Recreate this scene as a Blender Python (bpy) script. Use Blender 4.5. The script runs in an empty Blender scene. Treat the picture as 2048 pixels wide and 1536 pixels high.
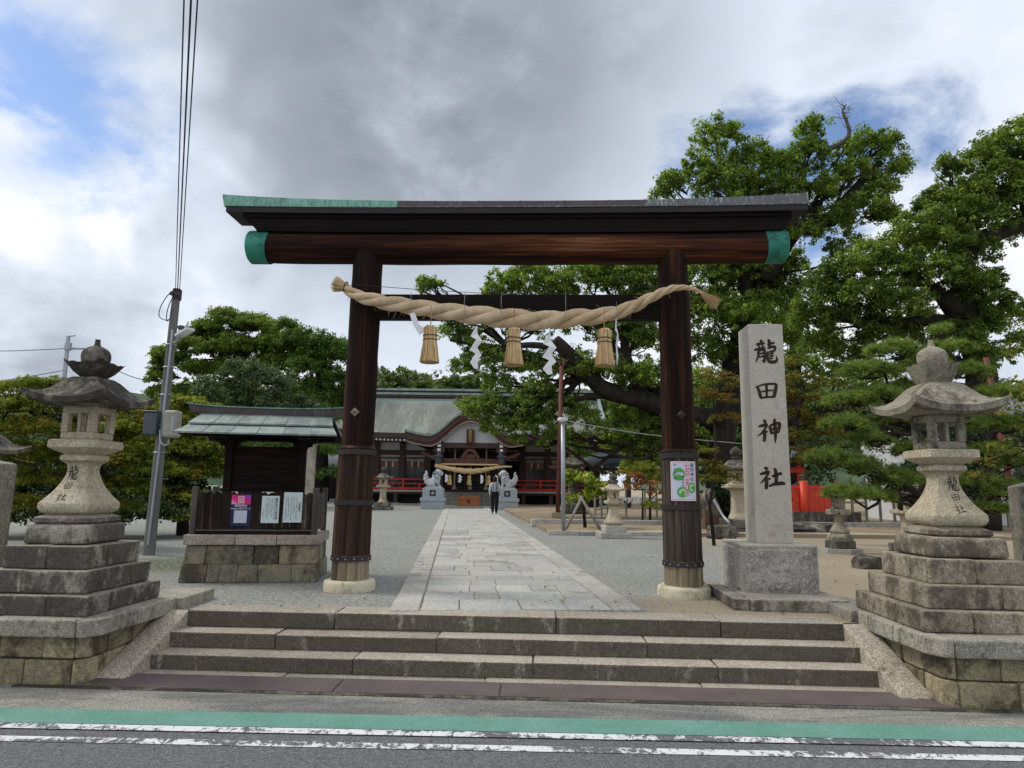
import bpy, bmesh, math, random
import numpy as np
from mathutils import Vector, Matrix, noise as mnoise

S = bpy.context.scene
C = S.collection
R = math.radians
rng = random.Random(7)

# ------------------------------------------------------------------ camera
F = 1340.0
PITCH = math.atan(207 / F)
ROLL = R(.73)
EYE = Vector((0, 0, 1.2))
cam = bpy.data.cameras.new('camera')
cam.sensor_width = 36
cam.lens = F / 2048 * 36
cam.clip_end = 3000
camo = bpy.data.objects.new('camera', cam)
C.objects.link(camo)
camo.rotation_euler = (Matrix.Rotation(math.pi / 2 + PITCH, 3, 'X') @ Matrix.Rotation(ROLL, 3, 'Z')).to_euler()
camo.location = EYE
S.camera = camo
_RM = Matrix.Rotation(math.pi / 2 + PITCH, 3, 'X') @ Matrix.Rotation(ROLL, 3, 'Z')


def ray(u, v):
    return _RM @ Vector(((u - 1024) / F, -(v - 768) / F, -1))


def P(u, v, Y):
    """the place in the world seen at photo position u, v at distance Y"""
    a = ray(u, v)
    return EYE + a * (Y / a.y)


def DIR(u, v):
    return ray(u, v).normalized()


# ------------------------------------------------------------------ light
SUN_EL, SUN_AZ = R(52), R(-75)          # azimuth from +Y towards +X
sd = Vector((math.sin(SUN_AZ) * math.cos(SUN_EL), math.cos(SUN_AZ) * math.cos(SUN_EL), math.sin(SUN_EL)))
sun = bpy.data.lights.new('sun', 'SUN')
sun.energy = 1.9
sun.angle = R(14)
sun.color = (1, .95, .87)
suno = bpy.data.objects.new('sun', sun)
C.objects.link(suno)
suno.rotation_euler = sd.to_track_quat('Z', 'Y').to_euler()

W = bpy.data.worlds.new('World')
S.world = W
W.use_nodes = True
S.view_settings.view_transform = 'Standard'
S.view_settings.look = 'None'
S.view_settings.exposure = 0.10
S.view_settings.gamma = 1
S.cycles.max_bounces = 5
S.cycles.diffuse_bounces = 3
S.cycles.glossy_bounces = 2
S.cycles.transmission_bounces = 3


class NT:
    """small node-tree writer"""

    def __init__(s, tree):
        s.t = tree
        s.n = tree.nodes
        s.l = tree.links

    def put(s, sock, val):
        if isinstance(val, bpy.types.NodeSocket):
            s.l.new(val, sock)
        elif val is not None:
            if sock.type == 'RGBA' and len(val) == 3:
                val = (*val, 1)
            sock.default_value = val

    def node(s, typ, **kw):
        n = s.n.new(typ)
        for k, v in kw.items():
            setattr(n, k, v)
        return n

    def coord(s, kind='Object', rnd=False, scale=None):
        v = s.node('ShaderNodeTexCoord').outputs[kind]
        if rnd:
            oi = s.node('ShaderNodeObjectInfo').outputs['Random']
            m = s.math('MULTIPLY', oi, 37.0)
            c = s.node('ShaderNodeCombineXYZ')
            for i in range(3):
                s.put(c.inputs[i], m)
            a = s.node('ShaderNodeVectorMath', operation='ADD')
            s.put(a.inputs[0], v)
            s.put(a.inputs[1], c.outputs[0])
            v = a.outputs[0]
        if scale:
            v = s.vscale(v, scale)
        return v

    def vscale(s, v, sc):
        m = s.node('ShaderNodeVectorMath', operation='MULTIPLY')
        s.put(m.inputs[0], v)
        m.inputs[1].default_value = sc
        return m.outputs[0]

    def noise(s, vec, scale, detail=4, rough=.55, dist=0):
        n = s.node('ShaderNodeTexNoise')
        s.put(n.inputs['Vector'], vec)
        n.inputs['Scale'].default_value = scale
        n.inputs['Detail'].default_value = detail
        n.inputs['Roughness'].default_value = rough
        n.inputs['Distortion'].default_value = dist
        return n.outputs[0]

    def voro(s, vec, scale, feature='F1', out='Distance'):
        n = s.node('ShaderNodeTexVoronoi', feature=feature)
        s.put(n.inputs['Vector'], vec)
        n.inputs['Scale'].default_value = scale
        return n.outputs[out]

    def ramp(s, fac, stops):
        n = s.node('ShaderNodeValToRGB')
        s.put(n.inputs[0], fac)
        e = n.color_ramp.elements
        while len(e) < len(stops):
            e.new(.5)
        for i, (p, c) in enumerate(stops):
            e[i].position = p
            e[i].color = (*c, 1) if len(c) == 3 else c
        return n.outputs[0]

    def mp(s, fac, a, b, c=0.0, d=1.0):
        n = s.node('ShaderNodeMapRange', interpolation_type='SMOOTHSTEP')
        s.put(n.inputs[0], fac)
        for i, x in zip((1, 2, 3, 4), (a, b, c, d)):
            n.inputs[i].default_value = x
        return n.outputs[0]

    def mix(s, fac, a, b, mode='MIX'):
        n = s.node('ShaderNodeMix', data_type='RGBA', blend_type=mode)
        s.put(n.inputs[0], fac)
        s.put(n.inputs[6], a)
        s.put(n.inputs[7], b)
        return n.outputs[2]

    def math(s, op, a, b=None, c=None):
        n = s.node('ShaderNodeMath', operation=op)
        s.put(n.inputs[0], a)
        if b is not None:
            s.put(n.inputs[1], b)
        if c is not None:
            s.put(n.inputs[2], c)
        return n.outputs[0]

    def vm(s, op, a, b=None, out=0):
        n = s.node('ShaderNodeVectorMath', operation=op)
        s.put(n.inputs[0], a)
        if b is not None:
            s.put(n.inputs[1], b)
        return n.outputs[out]

    def sep(s, v):
        n = s.node('ShaderNodeSeparateXYZ')
        s.put(n.inputs[0], v)
        return n.outputs

    def bump(s, h, strength, dist):
        n = s.node('ShaderNodeBump')
        n.inputs['Strength'].default_value = strength
        n.inputs['Distance'].default_value = dist
        s.put(n.inputs['Height'], h)
        return n.outputs[0]


# ---- sky: clear-sky light seen through a broken cloud deck
w = NT(W.node_tree)
w.n.clear()
vdir = w.coord('Generated')
sky = w.node('ShaderNodeTexSky', sky_type='NISHITA')
sky.sun_disc = False
sky.sun_elevation = SUN_EL
sky.sun_rotation = SUN_AZ
sky.air_density = 1.0
sky.dust_density = .6
sky.ozone_density = 1.6
x, y, z = w.sep(vdir)
zz = w.math('ADD', w.math('MAXIMUM', z, 0.0), .26)
cx = w.math('DIVIDE', x, zz)
cy = w.math('DIVIDE', y, zz)
cc = w.node('ShaderNodeCombineXYZ')
w.put(cc.inputs[0], cx)
w.put(cc.inputs[1], cy)
pl = cc.outputs[0]
big = w.noise(w.vm('ADD', pl, (3.1, 1.7, .3)), .85, 3, .5, .4)
det = w.noise(w.vm('ADD', pl, (8.2, 5.1, 2.0)), 2.2, 10, .60, .5)
det2 = w.noise(w.vm('ADD', vdir, (1.2, 5.1, 2.0)), 3.4, 10, .62, .3)


def blob(u, v, r0, r1):
    """soft mask around the sky direction of one cloud or gap"""
    d = w.vm('DISTANCE', vdir, tuple(DIR(u, v)), out='Value')
    j = w.math('MULTIPLY_ADD', w.math('SUBTRACT', det, .5), .50, d)
    j = w.math('MULTIPLY_ADD', w.math('SUBTRACT', det2, .5), .45, j)
    return w.mp(j, r0, r1, 1.0, 0.0)


gap = blob(50, 60, -.02, .15)
for b in ((190, 270, -.03, .13), (110, 180, -.03, .10), (270, 350, -.05, .06), (1690, 290, -.05, .07),
          (1880, 290, -.05, .08), (1500, 320, -.07, .06), (1640, 480, -.06, .07)):
    gap = w.math('MAXIMUM', gap, blob(*b))
cover = w.math('MULTIPLY', w.mp(big, .28, .46), 1.0)
front = w.mp(y, .1, .4)
cover = w.math('MAXIMUM', cover, front)
cover = w.math('MULTIPLY', cover, w.math('SUBTRACT', 1.0, w.math('MULTIPLY', gap, .97)))
wc = w.node('ShaderNodeTexNoise')
w.put(wc.inputs['Vector'], vdir)
wc.inputs['Scale'].default_value = 5
wc.inputs['Detail'].default_value = 4
wd = w.vm('ADD', vdir, w.vscale(wc.outputs['Color'], (.22, .22, .22)))
puff = w.voro(wd, 7.0, 'SMOOTH_F1')
puff2 = w.voro(wd, 17.0, 'SMOOTH_F1')
side = w.math('MULTIPLY', w.mp(x, -.05, -.5, .15, 1.0), w.mp(z, .75, .45))
bil = w.math('MULTIPLY', w.math('ADD', w.math('MULTIPLY', w.math('SUBTRACT', puff, .42), .30), w.math('MULTIPLY', w.math('SUBTRACT', puff2, .42), .16)), side)
tex = w.math('ADD', w.math('ADD', w.math('MULTIPLY', det, .5), w.math('MULTIPLY', det2, .5)), bil)
# thickness of the cloud: dark where the deck is thick
dark = blob(860, 130, .10, .55)
dark = w.math('MAXIMUM', dark, w.math('MULTIPLY', blob(600, 80, .05, .30), .7))
dark = w.math('MAXIMUM', dark, w.math('MULTIPLY', blob(1150, 60, .05, .42), .75))
dark = w.math('MAXIMUM', dark, w.math('MULTIPLY', blob(260, 560, .0, .2), .22))
dark = w.math('MAXIMUM', dark, w.math('MULTIPLY', blob(700, 300, .0, .30), .60))
dark = w.math('MAXIMUM', dark, w.math('MULTIPLY', blob(1700, 60, .0, .40), .30))
dark = w.math('MAXIMUM', dark, w.math('MULTIPLY', w.mp(big, .5, .75), .3))
shade = w.math('MULTIPLY_ADD', w.math('SUBTRACT', tex, .5), -2.1, w.math('SUBTRACT', .98, w.math('MULTIPLY', dark, .78)))
ccol = w.ramp(shade, [(0.0, (.185, .215, .245)), (.28, (.315, .355, .41)), (.55, (.51, .565, .65)), (.82, (.69, .75, .85)), (1.0, (.88, .90, .94))])
low = w.mp(z, .0, .35, .88, 1.0)
ccol = w.mix(1.0, ccol, w.math('MULTIPLY', low, 11.0), 'MULTIPLY')
skyc = w.mix(1.0, sky.outputs[0], (1.25, 1.35, 1.5), 'MULTIPLY')
bg = w.node('ShaderNodeBackground')
w.put(bg.inputs['Color'], w.mix(cover, skyc, ccol))
bg.inputs['Strength'].default_value = .1
wo = w.node('ShaderNodeOutputWorld')
w.l.new(bg.outputs[0], wo.inputs[0])


# ------------------------------------------------------------------ materials
def newmat(name, rough=.8, spec=.3, metal=0.0):
    m = bpy.data.materials.new(name)
    m.use_nodes = True
    t = NT(m.node_tree)
    b = m.node_tree.nodes['Principled BSDF']
    b.inputs['Roughness'].default_value = rough
    b.inputs['Specular IOR Level'].default_value = spec
    b.inputs['Metallic'].default_value = metal
    t.b = b
    t.m = m
    return t


def stone(name, c1, c2, stain=(.05, .04, .035), amount=.5, speck=.35, bump=.4, clean=0.0, ss=2.2, rough=.88, lich=None, hue=.12, streak=1.0, btex=60, warm=(1.02, 1.0, .955)):
    t = newmat(name, rough, .25)
    v = t.coord('Object', True)
    base = t.mix(t.mp(t.noise(v, 3, 5, .6), .3, .7), c1, c2)
    sp = t.noise(v, 85, 2, .7)
    base = t.mix(speck, base, t.ramp(sp, [(.3, (.12, .12, .12)), (.5, (.55, .55, .55)), (.68, (1, 1, 1))]), 'OVERLAY')
    sp2 = t.noise(v, 30, 4, .7)
    base = t.mix(min(.6, speck * 1.3), base, t.ramp(sp2, [(.3, (.25, .25, .25)), (.7, (.75, .75, .75))]), 'OVERLAY')
    oi = t.node('ShaderNodeObjectInfo').outputs['Random']
    base = t.mix(1.0, base, t.ramp(oi, [(0, (1 - hue, 1 - hue, 1 - hue * 1.1)), (.5, (1, .99, .97)), (1, (1 + hue, 1 + hue * .95, 1 + hue * .7))]), 'MULTIPLY')
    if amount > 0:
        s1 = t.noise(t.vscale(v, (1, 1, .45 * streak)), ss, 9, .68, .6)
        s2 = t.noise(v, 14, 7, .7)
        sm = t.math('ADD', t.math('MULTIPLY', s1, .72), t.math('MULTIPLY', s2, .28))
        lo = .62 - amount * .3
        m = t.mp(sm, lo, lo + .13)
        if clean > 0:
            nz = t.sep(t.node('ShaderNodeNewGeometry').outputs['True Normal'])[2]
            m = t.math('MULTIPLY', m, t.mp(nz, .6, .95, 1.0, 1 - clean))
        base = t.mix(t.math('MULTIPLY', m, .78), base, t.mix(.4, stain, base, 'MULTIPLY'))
    if lich:
        lm = t.mp(t.noise(v, 7, 8, .7, 1.0), .6, .68)
        base = t.mix(t.math('MULTIPLY', lm, .7), base, lich)
    base = t.mix(1.0, base, warm, 'MULTIPLY')
    t.put(t.b.inputs['Base Color'], base)
    h = t.math('ADD', t.math('MULTIPLY', t.noise(v, btex, 6, .7), .8), t.math('MULTIPLY', t.noise(v, 9, 5, .6), 1.2))
    t.put(t.b.inputs['Normal'], t.bump(h, min(1, bump * 1.3), .03))
    return t.m


M = {}
M['path'] = stone('path_granite', (.40, .385, .355), (.33, .34, .34), (.20, .17, .14), .28, .40, .3, hue=.2, ss=1.2, warm=(1.0, 1, .985))
M['kerb'] = stone('kerb_granite', (.40, .385, .36), (.34, .325, .305), (.16, .14, .12), .3, .6, .4, warm=(1.0, 1, .98))
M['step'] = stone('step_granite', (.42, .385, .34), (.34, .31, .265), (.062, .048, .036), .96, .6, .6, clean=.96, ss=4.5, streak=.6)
M['ramp'] = stone('ramp_granite', (.42, .38, .325), (.36, .325, .27), (.16, .13, .10), .22, .8, .6)
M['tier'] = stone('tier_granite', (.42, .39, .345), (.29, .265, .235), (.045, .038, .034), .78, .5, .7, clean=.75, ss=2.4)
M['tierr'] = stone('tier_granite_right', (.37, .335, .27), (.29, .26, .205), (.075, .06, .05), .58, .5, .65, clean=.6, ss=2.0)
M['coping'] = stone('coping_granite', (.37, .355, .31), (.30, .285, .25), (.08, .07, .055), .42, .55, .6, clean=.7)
M['block'] = stone('wall_block_stone', (.40, .345, .235), (.31, .27, .185), (.06, .048, .036), .48, .45, .7, hue=.24, ss=2.2)
M['lantern'] = stone('lantern_stone', (.47, .42, .325), (.38, .335, .25), (.13, .10, .07), .34, .4, .5, hue=.03)
M['lroof'] = stone('weathered_stone', (.27, .25, .215), (.19, .175, .15), (.035, .03, .027), .72, .4, .8, hue=.05, ss=4)
M['lroofr'] = stone('weathered_stone_pale', (.38, .355, .29), (.29, .27, .22), (.04, .035, .03), .5, .4, .8, hue=.05, ss=4)
M['oldstone'] = stone('old_stone', (.25, .235, .20), (.16, .15, .13), (.04, .035, .03), .7, .4, .7, hue=.15, ss=3)
M['pillar'] = stone('dressed_granite', (.50, .475, .43), (.44, .415, .37), (.26, .22, .17), .25, .18, .2, hue=.02, ss=1.2)
M['roughblk'] = stone('split_face_granite', (.42, .405, .385), (.33, .32, .305), (.16, .14, .12), .25, .6, 1.0, hue=.02, btex=28)
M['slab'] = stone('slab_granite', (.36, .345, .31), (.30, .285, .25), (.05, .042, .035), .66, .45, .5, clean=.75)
M['bbase'] = stone('board_base_stone', (.30, .265, .185), (.20, .195, .17), (.05, .045, .03), .55, .35, .6, hue=.2, ss=1.6)
M['bcap'] = stone('pink_granite', (.38, .335, .30), (.33, .29, .26), (.12, .10, .08), .35, .55, .6)
M['post'] = stone('post_granite', (.31, .295, .26), (.25, .235, .205), (.05, .045, .04), .55, .5, .5)
M['plinth'] = stone('plinth_concrete', (.60, .56, .43), (.52, .48, .36), (.25, .21, .14), .45, .15, .2, hue=.02)
M['lionbase'] = stone('polished_grey_granite', (.36, .40, .44), (.32, .36, .40), (.2, .2, .2), .1, .4, .1, hue=.02, rough=.5, warm=(1, 1, 1))
M['lion'] = stone('pale_carved_granite', (.52, .55, .58), (.44, .47, .50), (.15, .16, .17), .45, .3, .4, hue=.02, ss=6, warm=(1, 1, 1))
M['stele'] = stone('stele_stone', (.36, .34, .29), (.29, .27, .23), (.12, .1, .08), .4, .3, .4)


def plain(name, col, rough=.6, spec=.3, metal=0.0, var=.25, scale=(6, 6, 6), bump=.0, col2=None, det=5):
    t = newmat(name, rough, spec, metal)
    v = t.coord('Object', True, scale)
    c2 = col2 or tuple(x * (1 - var) for x in col)
    n = t.noise(v, 1.0, det, .6, .3)
    t.put(t.b.inputs['Base Color'], t.mix(t.mp(n, .3, .7), col, c2))
    if bump:
        t.put(t.b.inputs['Normal'], t.bump(t.noise(v, 4, 6, .6), bump, .01))
    return t.m


def wood(name, cols, scale, bump=.5, rough=.62, hue=.25):
    """weathered timber; grain runs along the axis with the small scale"""
    t = newmat(name, rough + .12, .12)
    v = t.coord('Object', True)
    g = t.noise(t.vscale(v, scale), 1.0, 8, .65, .4)
    p = t.noise(t.vscale(v, tuple(s * .12 for s in scale)), 1.0, 5, .6, .9)
    c = t.ramp(t.math('ADD', t.math('MULTIPLY', g, .45), t.math('MULTIPLY', p, .62)), [(.44, cols[0]), (.545, cols[1]), (.63, cols[2]), (.73, cols[3])])
    oi = t.node('ShaderNodeObjectInfo').outputs['Random']
    c = t.mix(1.0, c, t.ramp(oi, [(0, (1 - hue,) * 3), (1, (1 + hue,) * 3)]), 'MULTIPLY')
    t.put(t.b.inputs['Base Color'], c)
    t.put(t.b.inputs['Normal'], t.bump(g, bump, .012))
    return t.m


DW = [(.006, .0035, .003), (.017, .0070, .005), (.060, .021, .010), (.19, .082, .038)]
M['wood_v'] = wood('pillar_timber', DW, (22, 22, .9))
M['wood_h'] = wood('beam_timber', [(.008, .004, .003), (.022, .008, .005), (.095, .030, .011), (.30, .15, .07)], (.8, 22, 22))
M['wood_dark'] = wood('blackened_timber', [(.004, .003, .003), (.007, .0045, .004), (.012, .006, .005), (.030, .014, .010)], (.9, 16, 16))
M['stave'] = wood('stave_timber', [(.020, .013, .010), (.050, .029, .018), (.105, .062, .038), (.24, .15, .085)], (22, 22, .9), .7)
M['stave_r'] = wood('stave_timber_grey', [(.028, .022, .019), (.062, .048, .040), (.12, .092, .074), (.25, .19, .14)], (22, 22, .9), .7)
M['stave_low'] = wood('bleached_stave', [(.12, .095, .065), (.21, .17, .115), (.28, .23, .16), (.36, .31, .23)], (26, 26, .9), .8)
M['fence'] = wood('charred_board', [(.012, .009, .008), (.022, .016, .013), (.055, .038, .028), (.22, .13, .07)], (30, 30, 2.0), .6)
M['fencepost'] = wood('grey_post', [(.05, .045, .042), (.09, .08, .072), (.13, .115, .10), (.18, .155, .13)], (30, 30, 2.0), .6)
M['shelter'] = wood('shelter_timber', [(.007, .005, .005), (.014, .009, .008), (.030, .014, .010), (.055, .022, .014)], (3, 20, 30), .4)
M['hallwood'] = plain('hall_timber', (.075, .042, .036), .6, .3, 0, .3, (1, 6, 6))
M['hallwood2'] = plain('hall_carved_timber', (.13, .055, .042), .6, .3, 0, .3, (3, 6, 6))
M['plaster'] = plain('white_plaster', (.50, .50, .51), .85, .2, 0, .08)
M['white'] = plain('white_paint', (.8, .8, .8), .6, .3, 0, .05)
M['red'] = plain('vermilion_paint', (.62, .022, .018), .45, .4, 0, .15)
M['orange'] = plain('orange_vermilion_paint', (.62, .045, .014), .45, .4, 0, .12)
M['redpole'] = plain('rusty_red_pole', (.15, .045, .038), .6, .3, 0, .35, (8, 8, 2))
M['offer'] = plain('offering_box_wood', (.36, .12, .035), .5, .4, 0, .35, (1, 8, 8))
M['stonegrey'] = plain('hall_base_stone', (.30, .30, .27), .85, .2, 0, .2, (2, 2, 3))
M['deck'] = plain('deck_edge', (.42, .39, .34), .8, .2, 0, .15)
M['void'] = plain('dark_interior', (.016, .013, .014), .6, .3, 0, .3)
M['glass'] = plain('window_glass', (.018, .02, .022), .12, .5, 0, .4, (.6, .6, .6))
M['curtain'] = plain('reed_blind', (.22, .13, .085), .8, .2, 0, .3, (1, 1, 40))
M['gold'] = plain('gold_lettering', (.62, .40, .08), .4, .5, .5, .1)
M['steel'] = plain('iron_strap', (.055, .042, .042), .55, .4, .4, .4, (8, 8, 8), .2)
M['galv'] = plain('galvanised_steel', (.36, .39, .41), .45, .4, .5, .15, (5, 5, 2))
M['concrete'] = plain('pole_concrete', (.17, .165, .155), .85, .2, 0, .3, (8, 8, 1.2), .2)
M['cable'] = plain('black_cable', (.025, .027, .03), .6, .3)
M['wirew'] = plain('pale_wire', (.30, .30, .30), .5, .3)
M['greybox'] = plain('grey_green_cabinet', (.33, .33, .27), .5, .4, 0, .2, (4, 4, 4))
M['darkbox'] = plain('slate_cabinet', (.075, .085, .105), .5, .4, 0, .2)
M['lampw'] = plain('lamp_housing', (.62, .64, .64), .4, .4, 0, .1)
M['paper'] = plain('white_paper', (.80, .80, .82), .8, .2, 0, .03)
M['ink'] = plain('black_ink', (.02, .02, .022), .7, .2, 0, .1)
M['carve'] = plain('carved_shadow_paint', (.060, .045, .034), .9, .1, 0, .45, (14, 14, 14))
M['carve2'] = plain('worn_carving', (.12, .10, .075), .9, .1, 0, .5, (30, 30, 30))
M['skin'] = plain('skin', (.45, .26, .18), .6, .3)
M['blouse'] = plain('white_blouse', (.60, .62, .66), .8, .2)
M['trouser'] = plain('black_trousers', (.012, .013, .017), .8, .2)
M['hair'] = plain('black_hair', (.009, .008, .008), .5, .3)
M['bark'] = plain('bark', (.040, .032, .026), .9, .15, 0, .55, (5, 5, 2.2), 1.0)
M['barkp'] = plain('dark_pine_bark', (.05, .038, .032), .9, .15, 0, .5, (12, 12, 5), 1.0)
M['deadwood'] = plain('dead_wood', (.13, .11, .095), .85, .2, 0, .4, (8, 8, 3), .4)
M['pot'] = plain('brown_pot', (.17, .115, .075), .7, .3, 0, .3, (3, 3, 6))
M['housew'] = plain('pale_house_wall', (.60, .61, .62), .85, .2, 0, .08)
M['rooft'] = plain('grey_tile', (.19, .20, .215), .6, .3, 0, .25, (4, 4, 12))
M['bamboo'] = plain('weathered_bamboo', (.28, .26, .22), .7, .3, 0, .3, (10, 10, 3))
M['pinkp'] = None


def grad(name, c):
    return plain(name, c, .45, .4, 0, .05)


M['navy'] = grad('poster_navy', (.016, .014, .10))
M['postgreen'] = grad('poster_green', (.09, .36, .07))
M['postgreen2'] = grad('poster_pale_green', (.42, .68, .40))
M['postred'] = grad('poster_red', (.85, .08, .04))
M['postpink'] = grad('poster_border', (.80, .25, .25))
M['postbg'] = grad('poster_paper', (.62, .64, .78))
M['notice'] = grad('notice_paper', (.62, .72, .72))
M['qrgrey'] = grad('blank_label', (.55, .56, .66))

t = newmat('poster_gradient', .45, .4)
v = t.coord('Generated')
sx, sy, sz = t.sep(v)
gcol = t.ramp(t.math('ADD', t.math('MULTIPLY', sx, .55), t.math('MULTIPLY', sz, .45)), [(0, (.80, .45, .62)), (.28, (.76, .02, .22)), (.62, (.66, .012, .15)), (.8, (.35, .03, .40)), (1, (.06, .07, .55))])
t.put(t.b.inputs['Base Color'], gcol)
M['pinkp'] = t.m

# straw rope with fine wrapping weave
t = newmat('straw_rope', .85, .2)
v = t.coord('Object')
n1 = t.noise(t.vscale(v, (1, 1, 1)), 5, 5, .6)
n2 = t.noise(t.vscale(v, (90, 20, 60)), 1, 3, .6)
c = t.mix(t.mp(n1, .35, .65), (.70, .55, .37), (.56, .41, .25))
c = t.mix(.35, c, t.ramp(n2, [(.3, (.15, .15, .15)), (.7, (.85, .85, .85))]), 'OVERLAY')
wv = t.node('ShaderNodeTexWave', wave_type='BANDS', bands_direction='X')
t.put(wv.inputs['Vector'], v)
wv.inputs['Scale'].default_value = 24
wv.inputs['Distortion'].default_value = 1.5
c = t.mix(t.mp(wv.outputs[0], .0, .25, .35, 0), c, (.22, .13, .07))
t.put(t.b.inputs['Base Color'], c)
t.put(t.b.inputs['Normal'], t.bump(t.math('ADD', wv.outputs[0], n2), .35, .006))
M['rope'] = t.m
t = newmat('broom_straw', .8, .2)
v = t.coord('Object', True)
rpi = t.node('ShaderNodeNewGeometry').outputs['Random Per Island']
c = t.ramp(rpi, [(0, (.34, .22, .10)), (.5, (.60, .43, .22)), (1, (.78, .61, .37))])
t.put(t.b.inputs['Base Color'], c)
M['straw'] = t.m
M['cord'] = plain('brown_cord', (.10, .065, .045), .8, .2)
M['strawcord'] = plain('straw_cord', (.42, .27, .13), .8, .2)

# copper sheets
def copper(name, c1, c2, c3, mscale=(40, 40, 2.5), thr=(.4, .62)):
    t = newmat(name, .55, .35, .15)
    v = t.coord('Object', True)
    s1 = t.noise(t.vscale(v, mscale), 1, 4, .7)
    s2 = t.noise(v, 2.5, 5, .6)
    c = t.mix(t.mp(s1, thr[0], thr[1]), c1, c2)
    c = t.mix(t.mp(s2, .45, .7), c, c3)
    t.put(t.b.inputs['Base Color'], c)
    t.put(t.b.inputs['Normal'], t.bump(s1, .15, .005))
    return t.m


M['cu_green'] = copper('verdigris_copper', (.19, .40, .30), (.09, .19, .14), (.24, .46, .36))
M['cu_cap'] = copper('green_copper_cap', (.025, .19, .14), (.012, .085, .065), (.045, .27, .20), (9, 9, 14))
M['cu_brown'] = copper('brown_copper', (.075, .058, .058), (.15, .12, .115), (.055, .043, .043), thr=(.5, .7))
M['cu_grey'] = copper('grey_streaked_copper', (.12, .125, .13), (.40, .48, .47), (.10, .10, .105), thr=(.54, .66))
M['cu_pale'] = copper('pale_copper_roof', (.23, .285, .255), (.15, .18, .165), (.30, .36, .32), (6, 1, 6))
M['fascia'] = plain('bronze_fascia', (.026, .021, .022), .6, .3, .1, .2)

# hall roof: sheet-copper courses too far off to tell apart
t = newmat('hall_copper_roof', .7, .3)
v = t.coord('Object')
st = t.noise(t.vscale(v, (1.6, .25, .25)), 1, 6, .7)
ft = t.noise(t.vscale(v, (12, .5, 3)), 1, 4, .6)
c = t.ramp(t.math('ADD', t.math('MULTIPLY', st, .6), t.math('MULTIPLY', ft, .4)), [(.35, (.115, .125, .105)), (.5, (.165, .18, .15)), (.62, (.25, .285, .235))])
c = t.mix(t.mp(t.sep(v)[2], 6.9, 7.7), c, (.24, .31, .28))
wv = t.node('ShaderNodeTexWave', wave_type='BANDS', bands_direction='Z', wave_profile='SAW')
t.put(wv.inputs['Vector'], v)
wv.inputs['Scale'].default_value = 2.1
c = t.mix(t.mp(wv.outputs[0], .75, 1.0, 0, .55), c, (.05, .05, .045))
t.put(t.b.inputs['Base Color'], c)
t.put(t.b.inputs['Normal'], t.bump(wv.outputs[0], .4, .05))
M['hallroof'] = t.m
M['hallgreen'] = copper('hall_copper_trim', (.26, .33, .30), (.18, .21, .19), (.31, .37, .34), (3, 3, 3))

# ground
t = newmat('court_gravel', .95, .15)
v = t.coord('Object')
nb = t.noise(v, .35, 6, .6, .5)
fine = t.noise(v, 42, 4, .8)
mid = t.noise(v, 16, 5, .7)
g = t.mix(t.mp(mid, .36, .64), (.185, .195, .175), (.325, .322, .29))
g = t.mix(.5, g, t.ramp(t.noise(v, 1.1, 6, .7, .6), [(.3, (.38, .38, .38)), (.7, (.62, .62, .62))]), 'OVERLAY')
g = t.mix(.75, g, t.ramp(fine, [(.32, (.1, .1, .1)), (.5, (.5, .5, .5)), (.66, (.95, .95, .95))]), 'OVERLAY')
dirt = t.mix(t.mp(nb, .3, .7), (.37, .31, .215), (.28, .235, .165))
dirt = t.mix(.45, dirt, t.ramp(fine, [(.3, (.15, .15, .15)), (.66, (.85, .85, .85))]), 'OVERLAY')
sx, sy, sz = t.sep(v)
xx = t.math('ADD', t.math('MULTIPLY', t.math('SUBTRACT', nb, .5), 3.0), sx)
m1 = t.mp(t.math('MULTIPLY_ADD', sy, -.10, xx), 2.1, 3.6)
m2 = t.math('MULTIPLY', t.mp(t.math('MULTIPLY_ADD', t.math('SUBTRACT', mid, .5), .7, sy), 8.1, 7.4), t.mp(sx, 1.2, 1.6))
c = t.mix(t.math('MAXIMUM', m1, m2), g, dirt)
moss = t.math('MULTIPLY', t.mp(t.vm('DISTANCE', v, (-5.0, 10.4, 0), 'Value'), .5, 1.6, 1, 0), t.mp(mid, .4, .55))
c = t.mix(moss, c, (.07, .08, .025))
t.put(t.b.inputs['Base Color'], c)
t.put(t.b.inputs['Normal'], t.bump(t.math('ADD', t.math('MULTIPLY', fine, .5), mid), .55, .03))
M['gravel'] = t.m
t = newmat('bare_earth', .95, .15)
v = t.coord('Object')
c = t.mix(t.mp(t.noise(v, .8, 6, .6), .3, .7), (.32, .255, .17), (.21, .165, .11))
c = t.mix(.4, c, t.ramp(t.noise(v, 60, 3, .7), [(.3, (.15, .15, .15)), (.66, (.85, .85, .85))]), 'OVERLAY')
t.put(t.b.inputs['Base Color'], c)
t.put(t.b.inputs['Normal'], t.bump(t.noise(v, 30, 5, .7), .5, .03))
M['earth'] = t.m


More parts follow.
